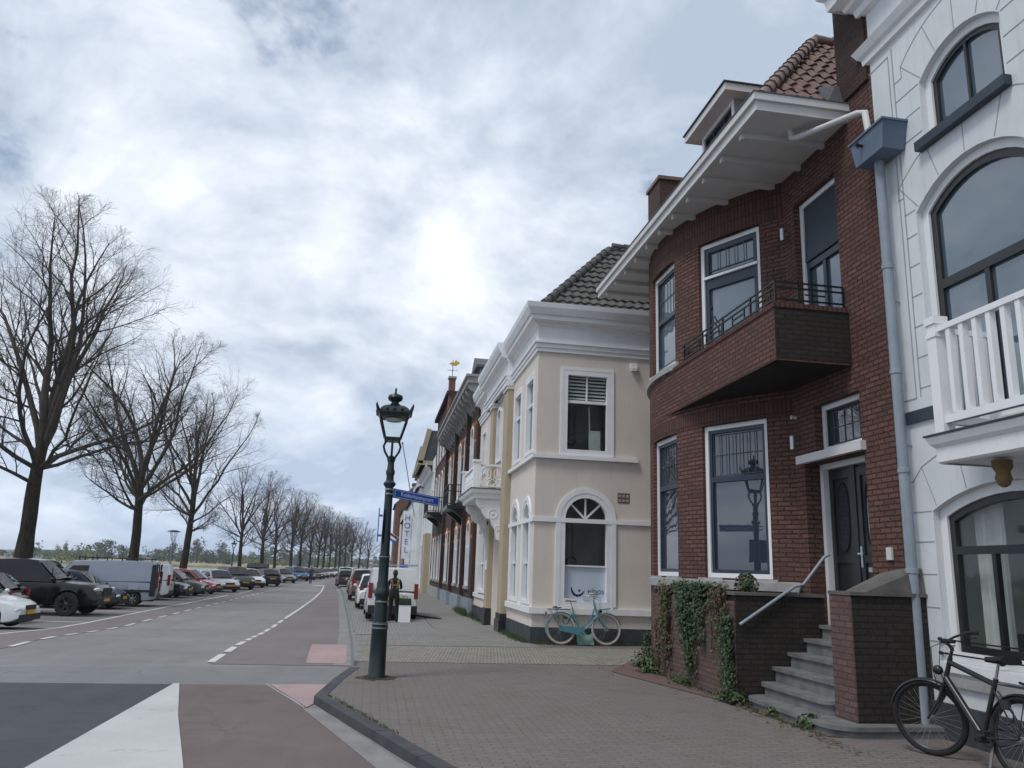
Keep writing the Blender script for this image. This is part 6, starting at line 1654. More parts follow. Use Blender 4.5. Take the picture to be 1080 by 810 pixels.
# ================================================================== bicycles
def bicycle(label, loc, rz, lean, kind, steer=0):
    t = thing('bicycle', label, 'bicycle', loc); t.rotation_euler = (R(lean), 0, R(rz))
    city = kind == 'city'
    fm = M['bike_teal'] if city else M['black_paint']
    rw = .345; fxh = 1.06; z = rw
    bb = Vector((.44, 0, .285)); st = Vector((.27, 0, .80)); ht = Vector((.80, 0, .93)) if not city else Vector((.795, 0, .90)); hb = Vector((.875, 0, .70)) if not city else Vector((.865, 0, .66))
    mb = MB()
    if city:
        mb.tube([hb, (.78, 0, .52), (.62, 0, .36), bb], .023, 9); mb.tube([ht + Vector((.02, 0, -.06)), (.72, 0, .60), (.58, 0, .44), bb + Vector((-.02, 0, .06))], .017, 8)
        mb.tube([bb, st], .017, 8)
    else:
        mb.tube([hb + Vector((-.01, 0, .03)), bb], .034, 10); mb.tube([ht + Vector((.01, 0, -.05)), st + Vector((.015, 0, -.05))], .024, 10); mb.tube([bb, st], .022, 10)
    mb.tube([hb, ht], .022, 10); mb.cyl(bb + Vector((0, -.05, 0)), bb + Vector((0, .05, 0)), .028, 10)
    for s in (-1, 1):
        mb.tube([(0, s * .06, z), (bb.x - .08, s * .035, bb.z)], .010, 6); mb.tube([(0, s * .06, z), (st.x + .01, s * .02, st.z - .10)], .008, 6)
    fr = mb.build('frame', fm, t, smooth=40)
    # fork with steering
    fk = thing('front_fork', None, None); fk.parent = t
    mb = MB(); 
    for s in (-1, 1): mb.tube([(.885, s * .05, .66), (.93, s * .055, .54), (fxh, s * .055, z)], [.018, .017, .011], 8)
    mb.beam((.885, -.06, .68), (.885, .06, .68), .035, .03); mb.tube([ht, ht + (ht - hb).normalized() * .10], .016, 8)
    mb.build('fork', fm, fk, smooth=40)
    for xw, nm in ((0, 'rear_wheel'), (fxh, 'front_wheel')):
        mb = MB(); mb.ring((xw, 0, z), rw - .02, .0215 if city else .026, 'y', 40, 8); w = mb.build(nm, M['tyre_cream'] if city else M['tyre'], t, smooth=60)
        mb = MB(); mb.ring((xw, 0, z), rw - .048, .012, 'y', 40, 5); mb.build('rim', M['steel'] if city else M['rim_dark'], w, smooth=60)
        mb = MB(); mb.cyl((xw, -.05, z), (xw, .05, z), .022 if xw == 0 or not city else .045, 10); mb.build('hub', M['steel'], w, smooth=40)
        mb = MB()
        for k in range(28):
            a = 2 * PI * k / 28; b = a + (.35 if k % 2 else -.35); s = .03 if k % 4 < 2 else -.03
            mb.tube([(xw + .02 * math.cos(b), s, z + .02 * math.sin(b)), (xw + (rw - .055) * math.cos(a), 0, z + (rw - .055) * math.sin(a))], .0013, 3, False)
        mb.build('spokes', M['steel'], w)
        mb = MB(); a0, a1 = (R(20), R(200)) if xw == 0 else (R(15), R(150)); rows = []
        for i in range(19):
            a = a0 + (a1 - a0) * i / 18; rr = rw + .022
            rows.append([(xw + (rr - q) * math.cos(a), y, z + (rr - q) * math.sin(a)) for y, q in ((-.033, .016), (-.02, 0), (.02, 0), (.033, .016))])
        mb.grid(rows); mb.build('mudguard', fm if city else M['black_paint'], w, smooth=60)
        if steer and xw > 0:
            ax = (ht - hb).normalized(); SM = Matrix.Translation(hb) @ Matrix.Rotation(R(steer), 4, ax) @ Matrix.Translation(-hb)
            w.matrix_local = SM; fk.matrix_local = SM
    # bars
    hs = ht + (ht - hb).normalized() * .10
    mb = MB()
    if city: pts = [(.62, -.30, hs.z + .10), (.70, -.30, hs.z + .10), (.82, -.22, hs.z + .09), (.80, -.06, hs.z + .06), (.78, 0, hs.z + .03), (.80, .06, hs.z + .06), (.82, .22, hs.z + .09), (.70, .30, hs.z + .10), (.62, .30, hs.z + .10)]
    else: pts = [(.66, -.31, hs.z + .10), (.73, -.29, hs.z + .10), (.80, -.15, hs.z + .07), (.82, 0, hs.z + .05), (.80, .15, hs.z + .07), (.73, .29, hs.z + .10), (.66, .31, hs.z + .10)]
    mb.tube(pts, .0115, 8); mb.tube([hs - Vector((0, 0, .04)), (.815, 0, hs.z + .05)], .016, 8); HBAR = mb.build('handlebar', M['steel'] if city else M['black_paint'], fk, smooth=50)
    for s in (-1, 1): mb = MB(); mb.tube([(pts[0][0] - .03, s * .31, hs.z + .10), (pts[0][0] + .09, s * .30, hs.z + .10)], .018, 8); mb.tube([(.76, s * .25, hs.z + .08), (.70, s * .27, hs.z + .05), (.64, s * .29, hs.z + .06)], .006, 5); mb.build('grip', M['rubber'] if not city else M['saddle_tan'], HBAR, smooth=50)
    mb = MB(); mb.blob((.93, 0, .80 if not city else .74), .05, .04, .045, 10); mb.build('headlamp', M['black_paint'], fk, smooth=60)
    mb = MB(); mb.tube([(.80, .10, hs.z + .06), (.93, .10, hs.z + .0), (.95, .07, .80), (.93, .04, .62)], .004, 4); mb.tube([(.80, -.10, hs.z + .06), (.92, -.11, hs.z + .02), (.94, -.06, .8), (.90, -.03, .7)], .004, 4); mb.build('cable', M['rubber'], fk)
    # saddle
    sp = st + Vector((-.035, 0, .13))
    mb = MB(); mb.tube([st, sp], .013, 8); mb.build('seat_post', M['steel'], t, smooth=40)
    mb = MB(); rows = []
    for i in range(9):
        f = i / 8; x = sp.x - .14 + .28 * f; w = .10 * (1 - f) ** .7 + .02; h = .05 - .02 * f
        rows.append([(x, w * math.cos(a), sp.z + .02 + h * math.sin(a) * (1 if math.sin(a) > 0 else .6) + .015 * (1 - f) ** 2) for a in [2 * PI * k / 12 for k in range(12)]])
    mb.grid(rows, close=True); mb.face(rows[0]); mb.face(rows[-1]); mb.build('saddle', M['saddle_tan'] if city else M['rubber'], t, smooth=60)
    # rack
    mb = MB()
    for s in (-1, 1):
        mb.tube([(.22, s * .05, .76), (-.30, s * .06, .76)], .006, 5); mb.tube([(0, s * .065, z), (-.10, s * .06, .76)], .005, 5); mb.tube([(0, s * .065, z), (-.26, s * .06, .76)], .005, 5)
    for x in (-.3, -.18, -.05, .08): mb.cyl((x, -.06, .76), (x, .06, .76), .005, 5)
    RK = mb.build('luggage_rack', M['black_paint'], t)
    mb = MB(); mb.tube([(-.05, -.02, .775), (-.12, .03, .83), (-.2, -.02, .80), (-.1, .04, .79), (.02, 0, .80)], .012, 5); mb.build('luggage_strap', M['rubber'], RK, smooth=50)
    mb = MB(); mb.box(-.36, -.33, -.05, .05, .64, .70); mb.build('rear_light', M['red_lens'], t, bevel=.008)
    # drive
    mb = MB(); mb.ring((bb.x, -.055, bb.z), .085, .006, 'y', 20, 4)
    for a in (R(-20), R(160)): s = -.075 if a < 0 else .075; mb.beam((bb.x, s, bb.z), (bb.x + .165 * math.cos(a), s, bb.z + .165 * math.sin(a)), .022, .014, up=(0, 1, 0))
    CR = mb.build('crank', M['steel'] if city else M['rim_dark'], t)
    mb = MB()
    for a in (R(-20), R(160)): s = -.13 if a < 0 else .13; mb.box(bb.x + .165 * math.cos(a) - .045, bb.x + .165 * math.cos(a) + .045, s - .045, s + .045, bb.z + .165 * math.sin(a) - .012, bb.z + .165 * math.sin(a) + .012)
    mb.build('pedal', M['rubber'], CR)
    mb = MB()
    if city: mb.hexa([(-.05, -.065, z - .05), (bb.x + .09, -.065, bb.z - .10), (bb.x + .09, -.045, bb.z - .10), (-.05, -.045, z - .05), (-.05, -.065, z + .05), (bb.x + .10, -.065, bb.z + .09), (bb.x + .10, -.045, bb.z + .09), (-.05, -.045, z + .05)])
    else:
        mb.beam((0, -.055, z + .035), (bb.x, -.055, bb.z + .085), .006, .012); mb.beam((0, -.055, z - .035), (bb.x, -.055, bb.z - .085), .006, .012)
    mb.build('chain_guard', M['bike_teal'] if city else M['rubber'], t, bevel=.012 if city else None)
    mb = MB(); mb.ring((.13, .045, .52), .075, .009, 'y', 24, 5, ); mb.box(.09, .17, .03, .06, .56, .64); mb.build('ring_lock', M['black_paint'], t, smooth=50)
    if city:
        mb = MB(); mb.tube([(.95, -.12, .78), (1.15, -.13, .80), (1.15, .13, .80), (.95, .12, .78)], .007, 5); mb.cyl((.95, -.12, .78), (.95, .12, .78), .007, 5); mb.tube([(1.1, 0, .79), (fxh, .06, z)], .005, 5); mb.build('front_rack', M['bike_teal'], fk)
        mb = MB(); mb.box(.36, .56, -.30, -.16, .05, .17); mb.build('side_bag', M['bike_mint'], t, bevel=.02); bpy.data.objects.remove(bpy.data.objects['side_bag'])
    mb = MB(); mb.beam((.30, .03, .27), (.22, .16, .02), .02, .012); mb.build('kickstand', M['rim_dark'], t)
    return t
M['bike_teal'] = m_plain('teal_bicycle', (.07, .21, .25), .35, .08, 9, spec=.5)
M['bike_mint'] = m_plain('mint_board', (.20, .34, .28), .6, .1, 8)
M['tyre_cream'] = m_plain('cream_tyre', (.44, .39, .34), .8, .12, 9)
M['saddle_tan'] = m_plain('pale_saddle', (.55, .50, .44), .6, .1, 9)
bicycle('black bicycle standing by the white house beside the rain pipe', (5.515, 6.385, .005), 94, 4, 'sport', 30)
bicycle('teal step through bicycle with cream tyres against the cream wall', (4.27, 18.22, gp(18.2) + .03), 0, -7, 'city')
t = thing('board', 'small mint green board on the ground under the teal bicycle', 'board', (4.88, 18.35, gp(18.3) + .02))
mb = MB(); mb.hexa([(-.19, -.02, 0), (.19, -.02, 0), (.19, .0, 0), (-.19, .0, 0), (-.20, .12, .24), (.20, .12, .24), (.20, .14, .24), (-.20, .14, .24)]); mb.build('panel', M['bike_mint'], t, bevel=.008)

# things by the van
t = thing('crate', 'white plastic crate with a dark green box on top behind the white van', 'crate', (1.14, 28.3, gp(28.3, 1.14) + .008))
mb = MB()
mb.box(-.20, .20, -.15, .15, 0, .02)
for a in ((-.20, .20, -.15, -.13), (-.20, .20, .13, .15), (-.20, -.18, -.13, .13), (.18, .20, -.13, .13)): mb.box(*a, .02, .52)
mb.build('crate_body', M['white_paint'], t, bevel=.01)
mb = MB(); mb.box(-.20, .20, -.151, .151, .521, .555); mb.build('rim_band', M['shutter'], t)
t = thing('toolbox', 'dark green toolbox resting on the white crate', 'toolbox', (1.14, 28.3, gp(28.3, 1.14) + .57))
mb = MB(); mb.box(-.21, .21, -.13, .13, 0, .12); mb.build('toolbox_body', M['lamp_green'], t, bevel=.015)
mb = MB(); mb.box(-.20, .20, -.12, .12, .121, .22); mb.build('lid', M['leaf'], t, bevel=.02)
mb = MB(); mb.tube([(-.08, 0, .22), (-.08, 0, .27), (.08, 0, .27), (.08, 0, .22)], .012, 6); mb.build('handle', M['rubber'], t)
t = thing('hose', 'dark hose end lying on the pavement beside the white kerbside van', 'hose', (2.0, 29.8, gp(29.8, 2.0) + .012))
mb = MB(); mb.tube([(-.35, .9, .03), (-.1, .3, .03), (.05, -.2, .03), (.3, -.6, .03), (.45, -.9, .03)], [.03, .03, .035, .05, .03], 7); mb.build('hose_pipe', M['rubber'], t, smooth=50)

# ================================================================== people
def person(label, loc, rz, joints, radii, edges, paint, hair=None, extras=None):
    """one continuous skinned body; paint(co) picks the material for a place on it"""
    t = thing('person', label, 'person', loc, R(rz))
    names = list(joints); me = bpy.data.meshes.new('body')
    me.from_pydata([joints[n] for n in names], [(names.index(a), names.index(b)) for a, b in edges], [])
    o = bpy.data.objects.new('body', me); COL.objects.link(o)
    sk = o.modifiers.new('skin', 'SKIN'); sk.use_smooth_shade = True
    for i, n in enumerate(names):
        r_ = radii[n]; me.skin_vertices[0].data[i].radius = r_ if isinstance(r_, tuple) else (r_, r_)
        me.skin_vertices[0].data[i].use_root = n == 'pelvis'
    ss = o.modifiers.new('sub', 'SUBSURF'); ss.levels = 2; ss.render_levels = 2
    dg = bpy.context.evaluated_depsgraph_get(); dg.update()
    m2 = bpy.data.meshes.new_from_object(o.evaluated_get(dg)); o.modifiers.clear(); o.data = m2
    mats = paint[0]; m2.materials.clear()
    for q in mats: m2.materials.append(M[q])
    for p in m2.polygons: p.material_index = paint[1](p.center); p.use_smooth = True
    o.parent = t
    hd = Vector(joints['head'])
    mb = MB(); mb.blob((hd.x - .012, hd.y, hd.z + .035), .105, .088, .10, 14, k=10); mb.build('hair', M[hair or 'hair'], t, smooth=60)
    mb = MB()
    for s in (-1, 1): mb.blob((hd.x + .088, hd.y + s * .033, hd.z + .01), .012, .012, .009, 8)
    mb.build('eyes', M['person_black'], t)
    mb = MB(); mb.blob((hd.x + .105, hd.y, hd.z - .02), .018, .013, .022, 8); mb.blob((hd.x + .09, hd.y, hd.z - .065), .01, .026, .008, 8)
    for s in (-1, 1): mb.blob((hd.x, hd.y + s * .085, hd.z - .01), .02, .012, .032, 8)
    mb.build('face', M['skin'], t, smooth=60)
    if extras: extras(t)
    return t


def fingers(J, Rr, E, wrist, side, dirv):
    w = Vector(J[wrist]); d = Vector(dirv).normalized(); lat = Vector((0, 1, 0)) if abs(d.y) < .7 else Vector((1, 0, 0))
    lat = (lat - d * lat.dot(d)).normalized()
    J[wrist + 'p'] = tuple(w + d * .07); Rr[wrist + 'p'] = (.036, .02); E.append((wrist, wrist + 'p'))
    for i, L in enumerate((.062, .072, .068, .05)):
        b = w + d * .085 + lat * (-.03 + .02 * i); n1, n2 = f'{wrist}f{i}a', f'{wrist}f{i}b'
        J[n1] = tuple(b + d * L * .5 + Vector((.006, 0, -.004))); J[n2] = tuple(b + d * L + Vector((.022, 0, -.01))); Rr[n1] = .009; Rr[n2] = .008
        E += [(wrist + 'p', n1), (n1, n2)]
    J[wrist + 't'] = tuple(w + d * .05 + lat * -.055 * side + Vector((.02, 0, 0))); Rr[wrist + 't'] = .010; E.append((wrist + 'p', wrist + 't'))


def figure(lean, arm, step):
    """standing figure facing +x; lean bends the trunk forward"""
    J = {}; Rr = {}; E = []
    def add(n, p, r, frm=None):
        J[n] = p; Rr[n] = r
        if frm: E.append((frm, n))
    lx, lz = math.sin(lean), math.cos(lean)
    add('pelvis', (0, 0, .95), (.15, .12)); T = lambda h, y=0: (lx * h, y, .95 + lz * h)
    add('waist', T(.16), (.14, .11), 'pelvis'); add('chest', T(.36), (.165, .125), 'waist'); add('upper', T(.47), (.13, .10), 'chest'); add('neck', T(.55), .055, 'upper')
    hx, hz = T(.55)[0], T(.55)[2]; add('head', (hx + .03 + lx * .05, 0, hz + .15), (.085, .10), 'neck'); add('crown', (hx + .02 + lx * .06, 0, hz + .23), .06, 'head')
    for s, nm in ((1, 'l'), (-1, 'r')):
        add('sh' + nm, T(.45, s * .18), .062, 'upper'); a = arm[nm]
        add('el' + nm, (J['sh' + nm][0] + a[0][0], s * (.18 + a[0][1]), J['sh' + nm][2] + a[0][2]), .045, 'sh' + nm)
        add('wr' + nm, (J['el' + nm][0] + a[1][0], s * (.18 + a[0][1] + a[1][1]), J['el' + nm][2] + a[1][2]), .030, 'el' + nm)
        d = Vector(J['wr' + nm]) - Vector(J['el' + nm]); fingers(J, Rr, E, 'wr' + nm, s, d)
        st_ = step[nm]
        add('hip' + nm, (0, s * .095, .88), .105, 'pelvis'); add('kn' + nm, (st_ * .5 + .03, s * .11, .48), .068, 'hip' + nm); add('an' + nm, (st_, s * .12, .09), .045, 'kn' + nm)
        add('heel' + nm, (st_ - .05, s * .12, .045), .04, 'an' + nm); add('toe' + nm, (st_ + .17, s * .14, .035), .034, 'an' + nm)
    return J, Rr, E
arm = dict(l=((.16, .05, -.24), (.22, -.04, -.06)), r=((.16, .06, -.24), (.22, -.05, -.02)))
J, Rr, E = figure(R(20), arm, dict(l=.05, r=-.06))
def pm(c):
    if c.z > 1.50 and abs(c.y) < .13 and c.x > .2: return 1
    return 1 if c.x > .47 else 0
def stripes(t):
    mb = MB()
    for s in (-1, 1):
        mb.beam((-.03, s * .07, 1.12), (.05, s * .10, 1.40), .045, .012, up=(-1, 0, .3)); mb.beam((.0, s * .13, 1.33), (.05, s * .13, 1.43), .05, .012, up=(-1, 0, .3))
    mb.box(-.045, -.03, -.15, .15, 1.21, 1.25)
    mb.build('reflective_stripe', M['hi_vis'], t)
person('workman in black with yellow reflective stripes, bending into the white van', (.76, 28.4, gp(28.4, .76) + .012), 90, J, Rr, E, (['person_black', 'skin'], pm), 'hair', stripes)
arm = dict(l=((.02, .05, -.28), (.06, .0, -.24)), r=((-.02, .05, -.28), (.08, .0, -.24)))
J, Rr, E = figure(R(3), arm, dict(l=.22, r=-.20))
def pm2(c):
    if c.z > 1.52: return 1
    if c.z < .93 and abs(c.y) < .2: return 2
    return 1 if c.z < .90 else 0
person('person in a navy jacket walking at the edge of the road', (-6.55, 89.5, gr(89) + .008), -100, J, Rr, E, (['jacket_navy', 'skin', 'denim'], pm2))
# ================================================================== bare trees
def gen_tree(seed, H, spread, fork, dens=1.0, trunk_r=.36, lean=(0, 0)):
    rn = random.Random(seed)
    V = [[], []]; Fc = [[], []]
    def seg(which, pts, rad, n):
        mb = MB.__new__(MB); 
        b = len(V[which]); P = [Vector(p) for p in pts]
        ring = []
        x = None
        for i, p in enumerate(P):
            t_ = (P[min(i + 1, len(P) - 1)] - P[max(i - 1, 0)]).normalized()
            if x is None: x = t_.orthogonal().normalized()
            x = x - t_ * x.dot(t_)
            x = x.normalized() if x.length > 1e-5 else t_.orthogonal().normalized()
            y = t_.cross(x)
            for k in range(n):
                a = 2 * PI * k / n
                w = rad[i]
                if which == 0: w *= 1 + .10 * math.sin(3 * a + i * .8) + rn.uniform(-.06, .06)
                V[which].append(tuple(p + x * w * math.cos(a) + y * w * math.sin(a)))
        for i in range(len(P) - 1):
            for k in range(n):
                q = (k + 1) % n
                Fc[which].append((b + i * n + k, b + i * n + q, b + (i + 1) * n + q, b + (i + 1) * n + k))
    cz = fork + (H - fork) * .46; rz_ = (H - fork) * .56
    def room(p, d):
        """distance from p along d to the crown's rounded outline"""
        px, py, pz = p.x / spread, p.y / spread, (p.z - cz) / rz_; dx, dy, dz = d.x / spread, d.y / spread, d.z / rz_
        A = dx * dx + dy * dy + dz * dz; B = px * dx + py * dy + pz * dz; Cc = px * px + py * py + pz * pz - 1
        q = B * B - A * Cc
        return max((-B + math.sqrt(q)) / A, 0) if q > 0 else 0
    def branch(p, d, L, r, lev, upb):
        n = (0, 6, 4, 3, 3)[lev]; ns = (0, 9, 6, 4, 2)[lev]
        pts = [p]; rad = [r]; dd = Vector(d).normalized(); q = Vector(p)
        L = min(L, room(p, dd) * rn.uniform(.86, 1.04) + .25)
        if lev == 1 and L < 1.5: return
        for i in range(ns):
            wob = Vector((rn.gauss(0, 1), rn.gauss(0, 1), rn.gauss(0, .7))) * (.10, .12, .15, .18, .22)[lev]
            dd = (dd + wob + Vector((0, 0, upb))).normalized()
            q = q + dd * (L / ns); pts.append(q.copy()); rad.append(max(r * (1 - .90 * (i + 1) / ns), .0038))
        seg(1, pts, rad, n)
        if lev >= 4: return
        k = int(((0, 13, 10, 6)[lev]) * dens * rn.uniform(.85, 1.15))
        for j in range(k):
            f = (.18, .18, .12, .1)[lev] + (.80 - .0) * (j + rn.random()) / k
            f = min(f, .98); i = min(int(f * ns), ns - 1); g = f * ns - i
            bp = pts[i] + (pts[i + 1] - pts[i]) * g; bd = (pts[i + 1] - pts[i]).normalized()
            side = bd.orthogonal().normalized(); side.rotate(Matrix.Rotation(rn.uniform(0, 2 * PI), 3, bd))
            an = R(rn.uniform(26, 58)); nd = bd * math.cos(an) + side * math.sin(an)
            nl = L * (.50, .46, .46, .5)[lev] * (1.15 - .6 * f) * rn.uniform(.7, 1.25)
            if lev == 3: nl = rn.uniform(.35, .9)
            nr = max(min(r * (1 - .85 * f) * .50, r * .42), .0042)
            branch(bp, nd, nl, nr, lev + 1, (.0, .06, .05, .03)[lev])
    # trunk
    pts = []; rad = []
    N = 12
    for i in range(N + 1):
        f = i / N; z = -.3 + (fork * 1.35 + .3) * f
        pts.append(Vector((lean[0] * z + .10 * math.sin(f * 3 + seed), lean[1] * z + .08 * math.sin(f * 4 + seed * 2), z))); rad.append(trunk_r * (1.30 if i == 0 else 1.12 if i == 1 else 1.0) * (1 - .45 * f))
    seg(0, pts, rad, 12)
    # ascending leaders fan out from the fork, wide limbs below them
    nl = 9
    for k in range(nl):
        a = 2.4 * k + rn.uniform(-.35, .35); tilt = R((3, 10, 15, 20, 25, 30, 35, 40, 46)[k] + rn.uniform(-3, 3))
        zz = fork * (1.33 - .04 * k); i = min(int((zz + .3) / (fork * 1.35 + .3) * N), N)
        branch(pts[i].copy(), Vector((math.sin(tilt) * math.cos(a), math.sin(tilt) * math.sin(a), math.cos(tilt))), H, trunk_r * (.50 - .022 * k), 1, .035)
    for k in range(6):
        a = 2 * PI * (k + rn.uniform(-.35, .35)) / 6; zz = fork * rn.uniform(.80, 1.15); i = min(int((zz + .3) / (fork * 1.35 + .3) * N), N)
        tilt = R(rn.uniform(56, 80)); branch(pts[i].copy(), Vector((math.sin(tilt) * math.cos(a), math.sin(tilt) * math.sin(a), math.cos(tilt))), spread * 1.1, trunk_r * rn.uniform(.22, .30), 1, .05)
    out = []
    for w in (0, 1):
        me = bpy.data.meshes.new(('trunk', 'crown')[w]); vv = np.array(V[w], dtype=np.float32); ff = np.array(Fc[w], dtype=np.int32)
        me.vertices.add(len(vv)); me.vertices.foreach_set('co', vv.ravel()); me.loops.add(ff.size); me.loops.foreach_set('vertex_index', ff.ravel())
        me.polygons.add(len(ff)); me.polygons.foreach_set('loop_start', np.arange(0, ff.size, 4, dtype=np.int32)); me.polygons.foreach_set('loop_total', np.full(len(ff), 4, dtype=np.int32))
        me.update(calc_edges=True); me.polygons.foreach_set('use_smooth', [True] * len(ff)); me.materials.append(M['bark'] if w == 0 else M['twig']); out.append(me)
    return out


def tree_obj(meshes, label, x, y, rz=0, s=1.0, group='bare trees along the river', z=None):
    t = thing('bare_tree', label, 'tree', (x, y, gr(y) if z is None else z), R(rz), group); t.scale = (s, s, s)
    for nm, me in zip(('trunk', 'crown'), meshes):
        o = bpy.data.objects.new(nm, me); COL.objects.link(o); o.parent = t
    return t

TA = gen_tree(3, 18.9, 8.6, 6.0, .98, .42, (.0, 0)); TB = gen_tree(8, 16.8, 7.8, 5.6, .92, .36, (.04, .01)); TC_ = gen_tree(21, 15.9, 7.0, 5.4, .82, .32, (.02, 0)); TD = gen_tree(34, 13.4, 5.8, 4.8, .62, .26)
tree_obj(TA, 'largest bare tree, its trunk rising behind the black pickup', -15.9, 40.6, 20, 1.0)
tree_obj(TB, 'big bare tree rising behind the silver blue van', -15.9, 57.8, 140, 1.06)
tree_obj(TC_, 'bare tree rising beside the modern conical lamp', -15.8, 72.5, 250, 1.06)
tree_obj(TD, 'first bare tree after the wide gap, beside the nearest riverside lantern', -15.8, 101, 30, 1.02)
tree_obj(TC_, 'second bare tree after the wide gap in the row', -15.3, 116, 100, .9)
FAR = [(-.1165, 118), (-.0985, 130), (-.0875, 140), (-.0765, 150), (-.067, 158), (-.060, 166), (-.053, 174), (-.046, 182), (-.041, 190), (-.035, 198), (-.027, 208), (-.018, 218), (-.008, 230)]
for i, (r_, y) in enumerate(FAR):
    lb = 'bare tree standing behind the dark container' if i == 0 else 'bare tree standing behind the blue cars' if i == 1 else 'distant bare tree in the dense row towards the bend'
    y *= 1.09; tree_obj((TD, TC_, TD, TD)[i % 4], lb, r_ * y, y, 47 * i + 11, (1.05, .9, 1.12, 1.08)[i % 4] * (1 if i % 3 else .94))

# ================================================================== leaf plants
def leaf_quad(mb, p, nrm, s, rn, m=0):
    n_ = Vector(nrm) + Vector((rn.gauss(0, .35), rn.gauss(0, .35), rn.gauss(0, .35) + .15)); n_.normalize()
    a = n_.orthogonal().normalized(); a.rotate(Matrix.Rotation(rn.uniform(0, 2 * PI), 3, n_)); b = n_.cross(a)
    p = Vector(p)
    mb.face([p - a * s * .5, p - a * .15 * s + b * s * .42, p + a * s * .6, p - a * .15 * s - b * s * .42], m=m)

rn = random.Random(5)
IV = thing('ivy', 'green and withered ivy hanging down the low brick forecourt wall', 'ivy', (4.83, 12.0, 0), world=True)
cov = MB(); stems = MB()
def strand(y, z0, z1, dens, kinds, width, X=4.83):
    q = y; pts = []
    n = max(2, int(abs(z1 - z0) / .08))
    for i in range(n + 1):
        f = i / n; z = z0 + (z1 - z0) * f; q += rn.gauss(0, .022); pts.append((X - .012 - rn.random() * .02, q, z))
        for k in range(int(dens * 1.7 * (1 - .4 * f) * rn.uniform(.5, 1.5))):
            p = (X - .02 - abs(rn.gauss(0, .05)), q + rn.gauss(0, width), z + rn.gauss(0, .05))
            leaf_quad(cov, p, (-1, rn.gauss(0, .2), .35), rn.uniform(.028, .06), rn, rn.choice(kinds))
    stems.tube(pts, .006, 4)
for i in range(26): strand(rn.uniform(11.35, 12.5), 1.45, 1.45 - abs(rn.gauss(.55, .22)), 7, (0, 0, 0, 1), .05)
for i in range(8): strand(rn.gauss(11.95, .12), 1.3, rn.uniform(.02, .35), 6, (0, 0, 1), .05)
for i in range(13): strand(rn.uniform(10.6, 11.3), 1.44, rn.uniform(.55, 1.15), 3, (2, 2, 1, 0), .04)
for i in range(12): strand(rn.uniform(10.46, 10.75), 1.05, rn.uniform(.02, .15), 6, (0, 0, 1), .045)
for i in range(14): strand(rn.gauss(13.0, .16), 1.42, rn.uniform(.05, .5), 4, (2, 2, 2, 1, 0), .045)
for i in range(4): strand(rn.uniform(13.2, 13.5), .9, .05, 3, (2, 1, 2), .05)
for i in range(1500):
    leaf_quad(cov, (4.83 + rn.uniform(-.06, .22), rn.uniform(11.2, 12.8), 1.43 + abs(rn.gauss(0, .035))), (-.3, 0, 1), rn.uniform(.035, .07), rn, rn.choice((0, 0, 1)))
for i in range(300):
    y = rn.choice((rn.gauss(10.55, .15), rn.gauss(12.1, .2), rn.gauss(13.5, .2))); leaf_quad(cov, (4.78 - abs(rn.gauss(0, .08)), y, abs(rn.gauss(0, .06)) + .02), (-.4, 0, 1), rn.uniform(.035, .07), rn, rn.choice((0, 1)))
cov.build('ivy_leaves', [M['leaf'], M['leaf_pale'], M['leaf_dry']], IV); stems.build('ivy_stems', M['stem'], IV)

def bush(label, loc, r, h, n, mats=(0,), name='small_shrub', s=(.03, .06), stems_n=8, flat=.4, cat='plant', group=None):
    t = thing(name, label, cat, loc, group=group); rn = random.Random(hash(label) % 9999 if False else sum(map(ord, label)))
    mb = MB(); sm = MB()
    for i in range(stems_n):
        a = rn.uniform(0, 2 * PI); q = rn.uniform(.3, .95); tip = (r * q * math.cos(a), r * q * math.sin(a), h * rn.uniform(.5, 1)); sm.tube([(0, 0, -.02), (tip[0] * .4, tip[1] * .4, tip[2] * .6), tip], [.008, .006, .003], 4)
    for i in range(n):
        a = rn.uniform(0, 2 * PI); u = rn.random() ** .6; z = rn.random(); w = r * u * math.sqrt(max(.05, 1 - (z - .35) ** 2 * 2))
        leaf_quad(mb, (w * math.cos(a), w * math.sin(a), z * h + .01), (math.cos(a) * .6, math.sin(a) * .6, flat), rn.uniform(*s), rn, rn.choice(mats))
    mb.build('leaves', [M['leaf'], M['leaf_pale'], M['leaf_dry']], t); sm.build('stems', M['stem'], t)
    return t
bush('dark bushy shrub in the planter below the large bay window', (5.20, 10.80, 1.40), .18, .26, 420, (0, 0, 0, 2))
bush('low rosette weed at the foot of the curved bay wall', (4.95, 14.3, .01), .32, .30, 320, (0, 1), 'weed')
bush('pale broad weed growing beside the withered ivy', (4.72, 13.55, .01), .26, .22, 220, (1, 0), 'weed', (.04, .09))
bush('tall spiky weed against the base of the bay', (5.15, 14.9, .01), .12, .55, 140, (1, 0), 'weed')
bush('bright green weed clump at the corner of the lowest step', (4.93, 8.78, .01), .17, .12, 260, (1, 0), 'weed')
bush('small weed at the corner between forecourt wall and step', (4.80, 10.30, .01), .16, .14, 160, (0, 1), 'weed')
bush('thin weed along the front of the lowest step', (4.86, 9.5, .01), .10, .08, 70, (1, 2), 'weed')
